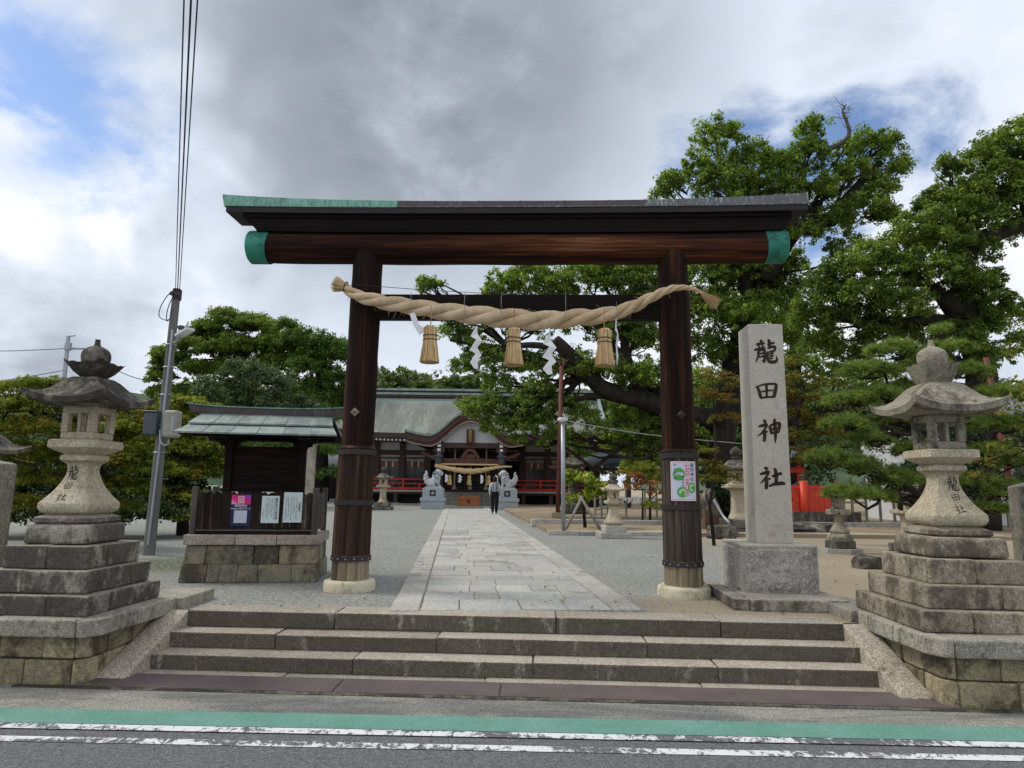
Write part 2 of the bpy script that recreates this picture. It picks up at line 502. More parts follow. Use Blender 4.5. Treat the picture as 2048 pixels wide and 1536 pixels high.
def asphalt_nodes(t, v):
    fine = t.noise(v, 75, 2, .8)
    mid = t.noise(v, 22, 5, .7)
    patch = t.noise(t.vscale(v, (.6, 2.2, 1)), 1.2, 6, .65, .8)
    sy = t.sep(v)[1]
    new = t.mix(t.mp(mid, .3, .7), (.095, .10, .105), (.145, .15, .152))
    old = t.mix(t.mp(patch, .38, .62), (.27, .26, .22), (.135, .137, .128))
    m = t.mp(t.math('MULTIPLY_ADD', t.sep(v)[0], .02, t.math('MULTIPLY_ADD', t.math('SUBTRACT', mid, .5), .06, sy)), 4.98, 5.06)
    c = t.mix(m, new, old)
    c = t.mix(.6, c, t.ramp(fine, [(.32, (.08, .08, .08)), (.5, (.5, .5, .5)), (.68, (1, 1, 1))]), 'OVERLAY')
    cr = t.voro(t.vm('ADD', t.vscale(v, (1, 1, 1)), t.node('ShaderNodeTexNoise').outputs['Color']), 1.6, 'DISTANCE_TO_EDGE')
    c = t.mix(t.math('MULTIPLY', t.mp(cr, .0, .006, .5, 0), m), c, (.03, .03, .028))
    return c, fine, mid


t = newmat('asphalt', .9, .25)
v = t.coord('Object')
c, fine, mid = asphalt_nodes(t, v)
t.put(t.b.inputs['Base Color'], c)
t.put(t.b.inputs['Normal'], t.bump(t.math('ADD', fine, mid), .5, .01))
M['asphalt'] = t.m
t = newmat('green_lane_paint', .8, .25)
v = t.coord('Object')
a, fine, mid = asphalt_nodes(t, v)
g = t.mix(t.mp(t.noise(v, 2, 6, .65), .3, .7), (.105, .25, .19), (.15, .295, .24))
g = t.mix(.3, g, t.ramp(fine, [(.3, (.15, .15, .15)), (.66, (.85, .85, .85))]), 'OVERLAY')
t.put(t.b.inputs['Base Color'], t.mix(t.mp(t.noise(v, 60, 4, .8), .66, .72, 0, .6), g, (.09, .10, .09)))
t.put(t.b.inputs['Normal'], t.bump(t.math('ADD', fine, mid), .4, .01))
M['greenlane'] = t.m
t = newmat('worn_white_line', .75, .25)
v = t.coord('Object')
a, fine, mid = asphalt_nodes(t, v)
wn = t.noise(t.vscale(v, (1.6, 1, 1)), 9, 8, .8, 1.0)
wb = t.noise(t.vscale(v, (.8, 3.0, 1)), 1.9, 3, .5)
wm = t.mp(t.math('ADD', t.math('MULTIPLY', wn, .75), t.math('MULTIPLY', wb, .35)), .545, .575)
t.put(t.b.inputs['Base Color'], t.mix(wm, t.mix(.1, (.72, .73, .73), a), (.12, .122, .125)))
t.put(t.b.inputs['Normal'], t.bump(t.math('ADD', fine, mid), .4, .01))
M['line'] = t.m
t = newmat('chequer_plate', .55, .35, .25)
v = t.coord('Object')
vr = t.node('ShaderNodeVectorRotate', rotation_type='Z_AXIS')
t.put(vr.inputs['Vector'], v)
vr.inputs['Angle'].default_value = R(45)
ck = t.node('ShaderNodeTexChecker')
t.put(ck.inputs['Vector'], vr.outputs[0])
ck.inputs['Scale'].default_value = 55
c = t.mix(t.mp(t.noise(v, 3, 6, .65), .3, .7), (.090, .070, .066), (.14, .112, .104))
c = t.mix(t.math('MULTIPLY', ck.outputs['Fac'], .30), c, (.25, .20, .19))
t.put(t.b.inputs['Base Color'], c)
t.put(t.b.inputs['Normal'], t.bump(ck.outputs['Fac'], .5, .006))
M['plate'] = t.m


def leafmat(name, dark, midc, light, extra=None, trans=.35, pscale=.6, split=(.35, .55, .72)):
    t = newmat(name, .55, .25)
    v = t.coord('Object')
    rpi = t.node('ShaderNodeNewGeometry').outputs['Random Per Island']
    pos = t.noise(v, pscale, 4, .6, .3)
    f = t.math('ADD', t.math('MULTIPLY', rpi, .42), t.math('MULTIPLY', pos, .62))
    c = t.ramp(f, [(split[0], dark), (split[1], midc), (split[2], light)])
    if extra:
        e = t.noise(t.vm('ADD', v, (9, 3, 5)), pscale * 1.3, 3, .5)
        c = t.mix(t.math('MULTIPLY', t.mp(e, .52, .62), t.mp(rpi, .2, .8)), c, extra)
    t.put(t.b.inputs['Base Color'], c)
    tr = t.node('ShaderNodeBsdfTranslucent')
    t.put(tr.inputs['Color'], t.mix(1.0, c, (1.5, 1.6, .8), 'MULTIPLY'))
    mx = t.node('ShaderNodeMixShader')
    mx.inputs[0].default_value = trans
    t.l.new(t.b.outputs[0], mx.inputs[1])
    t.l.new(tr.outputs[0], mx.inputs[2])
    out = [n for n in t.n if n.type == 'OUTPUT_MATERIAL'][0]
    t.l.new(mx.outputs[0], out.inputs[0])
    return t.m


M['camphor'] = leafmat('camphor_leaves', (.06, .10, .03), (.14, .205, .05), (.33, .42, .09), trans=.6)
M['camphor2'] = leafmat('camphor_leaves_dark', (.06, .10, .032), (.13, .19, .05), (.29, .37, .08), trans=.6)
M['zelkova'] = leafmat('bright_tree_leaves', (.08, .125, .025), (.14, .20, .035), (.23, .30, .05), pscale=.35, trans=.45)
M['dkgreen'] = leafmat('dark_evergreen_leaves', (.035, .065, .032), (.07, .11, .045), (.12, .17, .065), pscale=.5)
M['maple'] = leafmat('maple_leaves_turning', (.085, .125, .02), (.17, .205, .028), (.30, .29, .04), (.34, .24, .04), pscale=.9, trans=.45)
M['maple2'] = leafmat('maple_leaves_bronze', (.06, .08, .018), (.13, .14, .025), (.24, .20, .04), (.26, .11, .04), pscale=1.1, trans=.45)
M['yellowg'] = leafmat('yellow_green_leaves', (.08, .12, .015), (.20, .26, .03), (.36, .40, .05), pscale=1.2)
M['redl'] = leafmat('red_turning_leaves', (.10, .06, .02), (.28, .09, .04), (.40, .16, .08), (.3, .22, .05), pscale=1.2)
M['pine'] = leafmat('pine_needles', (.08, .125, .03), (.165, .235, .05), (.31, .39, .09), pscale=1.0, trans=.35)
M['forest'] = leafmat('far_forest_leaves', (.055, .085, .03), (.10, .14, .045), (.16, .20, .06), pscale=.15)
M['zelkova2'] = leafmat('green_tree_leaves', (.05, .10, .02), (.09, .16, .03), (.15, .23, .04), pscale=.35, trans=.4)
M['hedge'] = leafmat('shade_filler_leaves', (.02, .04, .014), (.04, .065, .02), (.07, .10, .03))  # very dark green: under-canopy shade put into the leaf colour
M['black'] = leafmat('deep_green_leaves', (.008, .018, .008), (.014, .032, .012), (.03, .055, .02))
t = newmat('hill_forest', .95, .1)
v = t.coord('Object')
t.put(t.b.inputs['Base Color'], t.mix(t.mp(t.noise(v, .03, 8, .7), .35, .65), (.05, .085, .05), (.10, .135, .085)))
M['hill'] = t.m


# ------------------------------------------------------------------ mesh helpers
ROOTM = {}


def link(name, me, mat, parent=None, label=None, world=False):
    o = bpy.data.objects.new(name, me)
    C.objects.link(o)
    if mat is not None:
        me.materials.append(mat)
    if parent is not None:
        o.parent = parent
        if world:
            o.matrix_parent_inverse = ROOTM[parent.name].inverted()
    if label:
        o['label'] = label
    return o


def mesh(name, vs, fs, smooth=False):
    me = bpy.data.meshes.new(name)
    me.from_pydata([tuple(v) for v in vs], [], fs)
    if smooth:
        me.polygons.foreach_set('use_smooth', [True] * len(me.polygons))
    me.update()
    return me


def obj(name, vf, mat, parent=None, smooth=False, label=None, world=False):
    return link(name, mesh(name, vf[0], vf[1], smooth), mat, parent, label, world)


def thing(name, label, cat, loc=(0, 0, 0), rz=0.0, group=None):
    o = bpy.data.objects.new(name, None)
    C.objects.link(o)
    o.location = loc
    o.rotation_euler = (0, 0, rz)
    o.empty_display_size = .1
    o['label'] = label
    o['category'] = cat
    if group:
        o['group'] = group
    ROOTM[o.name] = Matrix.Translation(loc) @ Matrix.Rotation(rz, 4, 'Z')
    return o


def tag(o, label=None, cat=None, group=None, kind=None):
    if label:
        o['label'] = label
    if cat:
        o['category'] = cat
    if group:
        o['group'] = group
    if kind:
        o['kind'] = kind
    return o


def dup(root, loc, rz, label, group=None, scale=None):
    def cp(o, par):
        c = o.copy()
        C.objects.link(c)
        c.parent = par
        for ch in kids.get(o.name, []):
            cp(ch, c)
        return c
    kids = {}
    for q in C.objects:
        if q.parent:
            kids.setdefault(q.parent.name, []).append(q)
    r = cp(root, None)
    r.location = loc
    r.rotation_euler = (0, 0, rz)
    if scale:
        r.scale = (scale,) * 3
    r['label'] = label
    if group:
        r['group'] = group
    return r


def merge(*vfs):
    V, Fc = [], []
    for vs, fs in vfs:
        b = len(V)
        V += list(vs)
        Fc += [tuple(i + b for i in f) for f in fs]
    return V, Fc


def xf(vf, loc=(0, 0, 0), rz=0, rx=0, ry=0, sc=1):
    m = Matrix.Translation(loc) @ Matrix.Rotation(rz, 4, 'Z') @ Matrix.Rotation(rx, 4, 'X') @ Matrix.Rotation(ry, 4, 'Y') @ Matrix.Scale(sc, 4)
    return [m @ Vector(v) for v in vf[0]], vf[1]


BF = [(0, 3, 2, 1), (4, 5, 6, 7), (0, 1, 5, 4), (1, 2, 6, 5), (2, 3, 7, 6), (3, 0, 4, 7)]


def box(x0, x1, y0, y1, z0, z1, tx=0, ty=0):
    """box; tx, ty draw the top in"""
    return [Vector(p) for p in ((x0, y0, z0), (x1, y0, z0), (x1, y1, z0), (x0, y1, z0),
            (x0 + tx, y0 + ty, z1), (x1 - tx, y0 + ty, z1), (x1 - tx, y1 - ty, z1), (x0 + tx, y1 - ty, z1))], BF


def bev(vf, w, seg=1, jit=0, smooth=False):
    """bevelled copy with slightly uneven corners"""
    bm = bmesh.new()
    vs = [bm.verts.new(Vector(v) + Vector((rng.uniform(-jit, jit), rng.uniform(-jit, jit), rng.uniform(-jit, jit)))) for v in vf[0]]
    for f in vf[1]:
        bm.faces.new([vs[i] for i in f])
    bmesh.ops.bevel(bm, geom=list(bm.edges), offset=w, segments=seg, affect='EDGES', profile=.5)
    bm.verts.index_update()
    r = ([v.co.copy() for v in bm.verts], [tuple(v.index for v in f.verts) for f in bm.faces])
    bm.free()
    return r


def tube(pts, rad, seg=8, cap=True):
    pts = [Vector(p) for p in pts]
    n = len(pts)
    if not hasattr(rad, '__len__'):
        rad = [rad] * n
    V, Fc = [], []
    up = Vector((0, 0, 1))
    prev = None
    for i, p in enumerate(pts):
        d = (pts[min(i + 1, n - 1)] - pts[max(i - 1, 0)]).normalized()
        if prev is None:
            a = d.cross(up)
            if a.length < .1:
                a = d.cross(Vector((1, 0, 0)))
        else:
            a = prev - d * prev.dot(d)
        a.normalize()
        prev = a
        b = d.cross(a)
        for k in range(seg):
            t_ = 2 * math.pi * k / seg
            V.append(p + (a * math.cos(t_) + b * math.sin(t_)) * rad[i])
    for i in range(n - 1):
        for k in range(seg):
            k2 = (k + 1) % seg
            Fc.append((i * seg + k, i * seg + k2, (i + 1) * seg + k2, (i + 1) * seg + k))
    if cap:
        Fc.append(tuple(reversed(range(seg))))
        Fc.append(tuple(range((n - 1) * seg, n * seg)))
    return V, Fc


def loft(prof, seg=32, sq=0.0, corner=None, cap=True, rot=0):
    """rings (z, half width) stacked; sq=0 round .. 1 square"""
    V, Fc = [], []
    for z_, r_ in prof:
        for k in range(seg):
            a = 2 * math.pi * (k + .5) / seg + rot
            c_, s_ = math.cos(a), math.sin(a)
            if sq > 0:
                m_ = max(abs(c_), abs(s_))
                f_ = (1 - sq) + sq / m_
            else:
                f_ = 1
            V.append(Vector((c_ * r_ * f_, s_ * r_ * f_, z_)))
    n = len(prof)
    for i in range(n - 1):
        for k in range(seg):
            k2 = (k + 1) % seg
            Fc.append((i * seg + k, i * seg + k2, (i + 1) * seg + k2, (i + 1) * seg + k))
    if cap:
        Fc.append(tuple(reversed(range(seg))))
        Fc.append(tuple(range((n - 1) * seg, n * seg)))
    return V, Fc


def autosmooth(o, ang=35):
    me = o.data
    me.polygons.foreach_set('use_smooth', [True] * len(me.polygons))
    try:
        me.set_sharp_from_angle(angle=R(ang))
    except Exception:
        pass
    return o


def spline(pts, n):
    """Catmull-Rom through tuples of any length"""
    pts = [tuple(map(float, p)) for p in pts]
    q = [pts[0]] + pts + [pts[-1]]
    out = []
    m = len(pts) - 1
    for i in range(n):
        t_ = i / (n - 1) * m
        k = min(int(t_), m - 1)
        f_ = t_ - k
        a, b, c_, d = q[k], q[k + 1], q[k + 2], q[k + 3]
        out.append(tuple(.5 * ((2 * b[j]) + (c_[j] - a[j]) * f_ + (2 * a[j] - 5 * b[j] + 4 * c_[j] - d[j]) * f_ ** 2 + (3 * b[j] - a[j] - 3 * c_[j] + d[j]) * f_ ** 3) for j in range(len(a))))
    return out


def txt(s, size, mat, parent, loc, rx=math.pi / 2, rz=0, name='lettering', ext=.001, align='CENTER', world=False):
    cu = bpy.data.curves.new(name, 'FONT')
    cu.body = s
    cu.size = size
    cu.extrude = ext
    cu.align_x = align
    cu.align_y = 'CENTER'
    cu.resolution_u = 2
    o = bpy.data.objects.new('tmp', cu)
    C.objects.link(o)
    dg = bpy.context.evaluated_depsgraph_get()
    me = bpy.data.meshes.new_from_object(o.evaluated_get(dg))
    bpy.data.objects.remove(o)
    me.materials.clear()
    o = link(name, me, mat, parent, None, world)
    o.location = loc
    o.rotation_euler = (rx, 0, rz)
    return o


def vtxt(s, size, mat, parent, loc, step=None, **k):
    """vertical line of characters as one mesh"""
    step = step or size * 1.08
    return txt('\n'.join(s), size, mat, parent, loc, **k)


# brush-written characters as variable-width strokes in a 100 x 100 box
GLYPH = {
    'ryu': [[(28, 0, 5), (34, 6, 8), (36, 12, 5)], [(10, 20, 6), (28, 17, 7), (50, 13, 4)], [(20, 24, 4), (25, 34, 5)],
            [(42, 20, 5), (35, 34, 4)], [(0, 44, 5), (26, 38, 6), (52, 34, 4)], [(20, 46, 7), (17, 70, 6), (6, 97, 3)],
            [(22, 48, 4), (44, 43, 7), (46, 68, 7), (43, 95, 6), (35, 88, 3)], [(22, 61, 4), (42, 57, 5)], [(20, 75, 4), (42, 71, 5)],
            [(66, -4, 6), (70, 10, 8), (68, 30, 6)], [(60, 20, 5), (82, 14, 6), (94, 12, 4)], [(60, 36, 5), (80, 30, 7), (94, 30, 6), (90, 46, 6), (66, 52, 5)],
            [(62, 50, 7), (58, 74, 8), (66, 94, 8), (90, 95, 8), (100, 86, 6), (98, 70, 3)], [(68, 63, 4), (86, 57, 5)], [(67, 72, 4), (86, 68, 5)], [(66, 82, 4), (82, 79, 5)]],
    'den': [[(4, 20, 8), (14, 44, 9), (22, 84, 9), (26, 92, 6)], [(10, 22, 5), (48, 10, 7), (90, 8, 8), (98, 18, 9), (93, 48, 10), (84, 88, 9)],
            [(52, 14, 7), (52, 50, 7), (50, 86, 6)], [(24, 54, 6), (58, 47, 6), (84, 44, 5)], [(24, 90, 7), (54, 84, 7), (82, 84, 7)]],
    'jin': [[(28, 0, 6), (34, 8, 9), (38, 13, 5)], [(4, 32, 5), (24, 26, 8), (40, 22, 8), (32, 42, 6), (18, 60, 5), (0, 76, 2)],
            [(28, 46, 8), (30, 74, 9), (26, 100, 7)], [(36, 50, 4), (42, 58, 7)], [(54, 26, 8), (57, 44, 8), (62, 66, 7)],
            [(56, 26, 5), (78, 18, 7), (96, 17, 9), (94, 40, 8), (88, 60, 7)], [(62, 44, 5), (90, 37, 5)], [(62, 62, 5), (88, 56, 5)],
            [(76, -6, 7), (77, 40, 9), (77, 80, 7), (74, 106, 2)]],
    'sha': [[(22, 2, 6), (30, 10, 9), (34, 14, 5)], [(0, 36, 5), (20, 30, 8), (36, 24, 8), (30, 42, 6), (16, 62, 5), (0, 78, 2)],
            [(26, 48, 8), (27, 74, 9), (24, 104, 7)], [(36, 52, 5), (42, 60, 6)], [(64, 6, 7), (68, 40, 9), (66, 76, 7)],
            [(50, 46, 6), (72, 36, 7), (92, 30, 8)], [(36, 90, 5), (60, 80, 8), (88, 76, 10), (104, 78, 6)]],
}


def brush(keys, x0, z0, w_, h_, pitch, y, thick=.004, taper=0.0, bold=1.0):
    """glyphs stacked downward on the plane y; returns raised stroke ribbons"""
    V, Fc = [], []
    for gi, k in enumerate(keys):
        for st in GLYPH[k]:
            n = max(6, len(st) * 5)
            sp = spline(st, n)
            base = len(V)
            for i, (a, b, wd) in enumerate(sp):
                a2, b2 = sp[min(i + 1, n - 1)][:2]
                a1, b1 = sp[max(i - 1, 0)][:2]
                d = Vector((a2 - a1, -(b2 - b1)))
                if d.length < 1e-6:
                    d = Vector((1, 0))
                d.normalize()
                nn = Vector((-d.y, d.x))
                hw = wd * .5 * bold * (0.55 if i in (0, n - 1) else 1)
                px, pz = a, -b
                for sg in (1, -1):
                    gx = (px + nn.x * hw * sg) / 100 * w_
                    gz = (pz + nn.y * hw * sg) / 100 * h_
                    gz -= gi * pitch
                    yy = y(x0 + gx, z0 + gz) if callable(y) else y
                    V.append(Vector((x0 + gx, yy - thick, z0 + gz)))
            for i in range(n - 1):
                Fc.append((base + 2 * i, base + 2 * i + 1, base + 2 * i + 3, base + 2 * i + 2))
    return V, Fc


# ------------------------------------------------------------------ foliage
def leaf_mesh(name, cen, rad, per, size, seed, flat=.7, asp=.5, upb=.7, outc=None):
    r = np.random.default_rng(seed)
    cen = np.asarray(cen, float)
    n = len(cen) * per
    ci = np.repeat(np.arange(len(cen)), per)
    off = r.normal(size=(n, 3))
    off /= np.linalg.norm(off, axis=1)[:, None] + 1e-9
    off *= (r.random(n) ** .45)[:, None]
    off[:, 2] *= flat
    p = cen[ci] + off * np.asarray(rad)[ci][:, None]
    nm = r.normal(size=(n, 3)) * .55 + off * .6
    nm[:, 2] += upb
    nm /= np.linalg.norm(nm, axis=1)[:, None]
    tg = np.cross(nm, r.normal(size=(n, 3)))
    tg /= np.linalg.norm(tg, axis=1)[:, None] + 1e-9
    tg[:, 2] -= .25
    bt = np.cross(nm, tg)
    s = size * (.6 + .8 * r.random(n))[:, None]
    v = np.empty((n, 4, 3))
    v[:, 0] = p - tg * s * .5
    v[:, 1] = p + bt * s * asp * .5 + nm * s * .1
    v[:, 2] = p + tg * s * .5
    v[:, 3] = p - bt * s * asp * .5 + nm * s * .1
    me = bpy.data.meshes.new(name)
    me.vertices.add(n * 4)
    me.vertices.foreach_set('co', v.reshape(-1))
    me.loops.add(n * 4)
    me.loops.foreach_set('vertex_index', np.arange(n * 4, dtype=np.int32))
    me.polygons.add(n)
    me.polygons.foreach_set('loop_start', np.arange(0, n * 4, 4, dtype=np.int32))
    me.update(calc_edges=True)
    return me


def lobe_clusters(lobes, dens, seed, cr=.30, squash=1.0):
    """clusters over the shells of ellipsoid lobes (centre, rx, ry, rz)"""
    r = np.random.default_rng(seed)
    cen, rad = [], []
    for (c_, rx_, ry_, rz_) in lobes:
        area = (rx_ * rz_ + rx_ * ry_ + ry_ * rz_) * 4
        n = max(6, int(area * dens))
        d = r.normal(size=(n, 3))
        d /= np.linalg.norm(d, axis=1)[:, None]
        d[:, 2] = np.where(d[:, 2] < -.35, -d[:, 2] * .6, d[:, 2])
        q = .52 + .56 * r.random(n) ** .75
        q = np.where(r.random(n) < .10, q + .28 * r.random(n), q)
        sc = np.array([rx_, ry_, rz_])
        p = np.array(c_) + d * q[:, None] * sc
        cen.append(p)
        rad.append(np.full(n, cr) * (.55 + .75 * r.random(n)))
    return np.concatenate(cen), np.concatenate(rad)


def limb(p0, p1, r0, r1, seed=0, wob=.12, n=9, seg=7, sag=.0):
    p0, p1 = Vector(p0), Vector(p1)
    L = (p1 - p0).length
    rr = random.Random(seed)
    o = Vector((rr.uniform(0, 50), rr.uniform(0, 50), 0))
    pts, rad = [], []
    for i in range(n):
        t_ = i / (n - 1)
        q = p0.lerp(p1, t_)
        w_ = math.sin(math.pi * t_) * L * wob
        q = q + Vector((mnoise.noise(o + Vector((t_ * 3, 0, 0))), mnoise.noise(o + Vector((0, t_ * 3, 5))), mnoise.noise(o + Vector((9, t_ * 3, 0))) - sag)) * w_ * 2
        pts.append(q)
        rad.append(r0 + (r1 - r0) * t_)
    return tube(pts, rad, seg)


def tree(name, label, cat, base, trunk, lobes, mat, leaf, dens, per, seed, bark='bark', cr=.3, group=None, flat=.7, asp=.5, trunkr=.3, upb=.7, limbs=True, extra=None, limbr=.1):
    """trunk: list of (point, radius); lobes: list of (u, v, Y, rpx[, rpz]) seen from the street"""
    rt = thing(name, label, cat, base, 0, group)
    L = []
    for lb in lobes:
        u, v_, Y, rp = lb[:4]
        rz_ = lb[4] if len(lb) > 4 else rp
        m = Y / F
        L.append((P(u, v_, Y), rp * m, rp * m * 1.15, rz_ * m))
    cen, rad = lobe_clusters(L, dens, seed, cr)
    me = leaf_mesh('crown', cen, rad, per, leaf, seed + 1, flat, asp, upb)
    link('crown', me, mat, rt, None, True)
    parts = []
    if trunk:
        parts.append(tube([p for p, _ in trunk], [q for _, q in trunk], 12))
        if limbs:
            tp = [Vector(p) for p, _ in trunk]
            for i, (c_, rx_, ry_, rz_) in enumerate(L):
                c_ = Vector(c_)
                cand = min(tp[1:], key=lambda q: (q - c_).length + max(0, (q.z - c_.z)) * 2)
                d_ = (cand - c_).length
                r_ = min(limbr * 1.6, limbr * .35 + d_ * .012)
                parts.append(limb(cand, c_, r_, r_ * .3, seed * 100 + i, .14, 8, 6))
                rr = random.Random(seed * 31 + i)
                for k in range(3):
                    e = c_ + Vector((rr.uniform(-1, 1) * rx_, rr.uniform(-1, .3) * ry_, rr.uniform(-.3, .9) * rz_)) * .85
                    parts.append(limb(c_.lerp(cand, .25), e, r_ * .45, r_ * .15, seed * 77 + i * 5 + k, .15, 6, 5))
    if extra:
        parts += extra
    if parts:
        o = obj('trunk', merge(*parts), M[bark], rt, True, None, True)
    return rt


# ================================================================== SETTING
# road sheet
YAW = R(-2.5)
road = obj('road', ([(-400, -60, -.41), (400, -60, -.41), (400, 6.6, -.41), (-400, 6.6, -.41)], [(0, 1, 2, 3)]), M['asphalt'])
tag(road, kind='structure')
SF = Matrix.Translation((0, 6.5, 0)) @ Matrix.Rotation(YAW, 4, 'Z')     # frame of the stairs


def stair_pt(x_, y_, z_=0):
    return SF @ Vector((x_, y_, z_))


def strip(name, y0, y1, z_, mat, lab=None):
    a = [stair_pt(-60, y0), stair_pt(60, y0), stair_pt(60, y1), stair_pt(-60, y1)]
    a = [Vector((p.x, p.y + 0, z_)) for p in a]
    return tag(obj(name, (a, [(0, 1, 2, 3)]), mat), kind='structure')


yaw2 = 0


def roadstrip(name, c0, c1, z_, mat):
    """band across the road; c0, c1 = distance at x=0, all bands share one slight skew"""
    sl = -.018
    a = [Vector((x_, c + sl * x_, z_)) for x_, c in ((-60, c0), (60, c0), (60, c1), (-60, c1))]
    return tag(obj(name, (a, [(0, 1, 2, 3)]), mat), kind='structure')


roadstrip('green_lane', 4.76, 5.045, -.406, M['greenlane'])
roadstrip('white_line', 4.645, 4.74, -.402, M['line'])
roadstrip('white_line', 4.43, 4.52, -.406, M['line'])

# court ground to the horizon, behind the steps and terraces
cg = [stair_pt(-3.3, .1), stair_pt(3.3, .1), stair_pt(3.5, .6), stair_pt(9, .6), Vector((700, 7.0, 0)), Vector((700, 900, 0)), Vector((-700, 900, 0)), Vector((-700, 7.4, 0)), stair_pt(-9, .6), stair_pt(-3.5, .6)]
ground = tag(obj('ground', (cg, [tuple(range(10))]), M['gravel']), kind='structure')


# hills
def hill(name, cx_, cy_, w_, d_, h_, seed):
    V, Fc = [], []
    nx, ny = 60, 14
    for j in range(ny):
        for i in range(nx):
            a, b = i / (nx - 1) * 2 - 1, j / (ny - 1) * 2 - 1
            e = max(0, 1 - a * a) ** .8 * max(0, 1 - b * b)
            hh = h_ * e * (1 + .35 * mnoise.noise(Vector((a * 3 + seed, b * 2, 0))) + .10 * mnoise.noise(Vector((a * 30 + seed, b * 12, 3))))
            V.append(Vector((cx_ + a * w_, cy_ + b * d_, hh - 2)))
    for j in range(ny - 1):
        for i in range(nx - 1):
            k = j * nx + i
            Fc.append((k, k + 1, k + nx + 1, k + nx))
    return tag(obj(name, (V, Fc), M['hill'], None, True), kind='structure')


hill('hills', -300, 620, 330, 120, 78, 3)
hill('hills', 420, 620, 300, 120, 80, 8)

# ---- steps
steps = thing('steps', '', '', (0, 6.5, 0), YAW)
del steps['label'], steps['category']
steps['kind'] = 'structure'


def steprow(joints, y_front, y_back, ztop, h_, hw0, mat='step'):
    xs = [-hw0] + joints + [hw0]
    for a, b in zip(xs[:-1], xs[1:]):
        dz = rng.uniform(-.004, .004)
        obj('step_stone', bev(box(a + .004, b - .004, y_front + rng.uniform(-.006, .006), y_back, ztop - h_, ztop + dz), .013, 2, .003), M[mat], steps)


for a_ in ((.02, .35, -.14), (-.23, .3, -.15), (-.48, .3, -.29), (-.62, .3, -.42)):
    obj('step_core', box(-3.1, 3.1, a_[0], a_[1], -.6, a_[2]), M['earth'], steps)


def sx_(u, yy=6.5):
    return (u - 1024) / F * yy


steprow([sx_(690, 6.6), sx_(1114, 6.5), sx_(1432, 6.4)], 0, .36, .012, .15, 3.06)
steprow([sx_(584, 6.4), sx_(889, 6.3), sx_(1290, 6.2)], -.25, .05, -.137, .137, 3.14)
steprow([sx_(735, 6.1), sx_(1075, 6.05), sx_(1423, 6.0)], -.50, -.2, -.272, .135, 3.22)
steprow([sx_(200, 5.9), sx_(597, 5.9), sx_(985, 5.85), sx_(1400, 5.8)], -.64, -.45, -.402, .05, 3.28)
for sg in (-1, 1):
    nm = 'ramp_stone'
    x0, x1 = 3.05, 3.30
    y0, y1 = .02, -.82
    s0 = .075
    vs = [Vector((sg * x0, y0, .014)), Vector((sg * x1, y0, .014)), Vector((sg * (x1 + s0), y1, -.385)), Vector((sg * (x0 + s0), y1, -.385))]
    lo = [Vector((p.x, p.y, -.46)) for p in vs]
    fs = [(0, 1, 2, 3), (7, 6, 5, 4), (0, 4, 5, 1), (1, 5, 6, 2), (2, 6, 7, 3), (3, 7, 4, 0)]
    if sg > 0:
        fs = [tuple(reversed(f)) for f in fs]
    obj(nm, bev((vs + lo, fs), .015, 2, .002), M['ramp'], steps)
# little drain hole beside the top-left step
# steel gutter covers
pl_lab = ['long brown chequered steel gutter cover plate at the left of the steps foot', 'short brown chequered steel gutter cover plate in the middle of the steps foot', 'long brown chequered steel gutter cover plate at the right of the steps foot']
for (ua, ub, ka, kb), lb in zip(((-3.5, sx_(712, 5.75), .18, .0), (sx_(712, 5.75), sx_(1018, 5.7), 0, 0), (sx_(1018, 5.7), 3.5, 0, -.30)), pl_lab):
    a, b = ua + .004, ub - .004
    vs = [Vector((a, -1.0, -.408)), Vector((b, -1.0, -.408)), Vector((b + kb, -.655, -.403)), Vector((a + ka, -.655, -.403))]
    up = [p + Vector((0, 0, .012)) for p in vs]
    m_ = obj('cover_plate', bev((vs + up, BF), .003), M['plate'])
    m_.matrix_world = SF
    tag(m_, lb, 'drain cover', 'steel gutter covers along the steps')
# concrete gutter lip beyond the plates
a = obj('gutter_lip', bev(box(-3.9, 3.9, -1.06, -1.008, -.45, -.400), .006, 1, .004), M['oldstone'])
a.matrix_world = SF
tag(a, kind='structure')

# ---- paved path
path = thing('stone_path', '', '', (0.09, 6.72, 0), R(4.6))
del path['label'], path['category']
path['kind'] = 'structure'
yy = .10
ri = 0
near, far = [], []
HWI = .95
rr = random.Random(21)
while yy < 30.5:
    dpt = (.62 if ri == 0 else rr.uniform(.42, .56))
    n = rr.choice([3, 4, 4, 5]) if ri else 4
    cuts = [-HWI] + sorted([(-HWI + 2 * HWI * (i + 1) / n + rr.uniform(-.13, .13)) for i in range(n - 1)]) + [HWI]
    for a, b in zip(cuts[:-1], cuts[1:]):
        zt = .022 + rr.uniform(-.003, .004)
        vf = box(a + .006, b - .006, yy + .006, yy + dpt - .006, -.05, zt)
        if yy < 11.5:
            obj('paving_stone', bev(vf, .009, 1, .004), M['path'], path)
        else:
            far.append(vf)
    yy += dpt
    ri += 1
for sg in (-1, 1):
    yy = .05 - (.0)
    while yy < 30.5:
        L_ = rr.uniform(1.1, 1.9)
        a, b = sorted((sg * (HWI + .006), sg * (HWI + .29)))
        vf = box(a, b, yy + .005, yy + L_ - .005, -.06, .030 + rr.uniform(-.002, .003))
        if yy < 12:
            obj('kerb_stone', bev(vf, .010, 1, .003), M['kerb'], path)
        else:
            far.append(vf)
        yy += L_
tag(obj('far_paving', merge(*far), M['path'], path), kind='stuff')
obj('path_bed', box(-1.0, 1.0, .1, 30.4, -.1, .008), M['earth'], path)


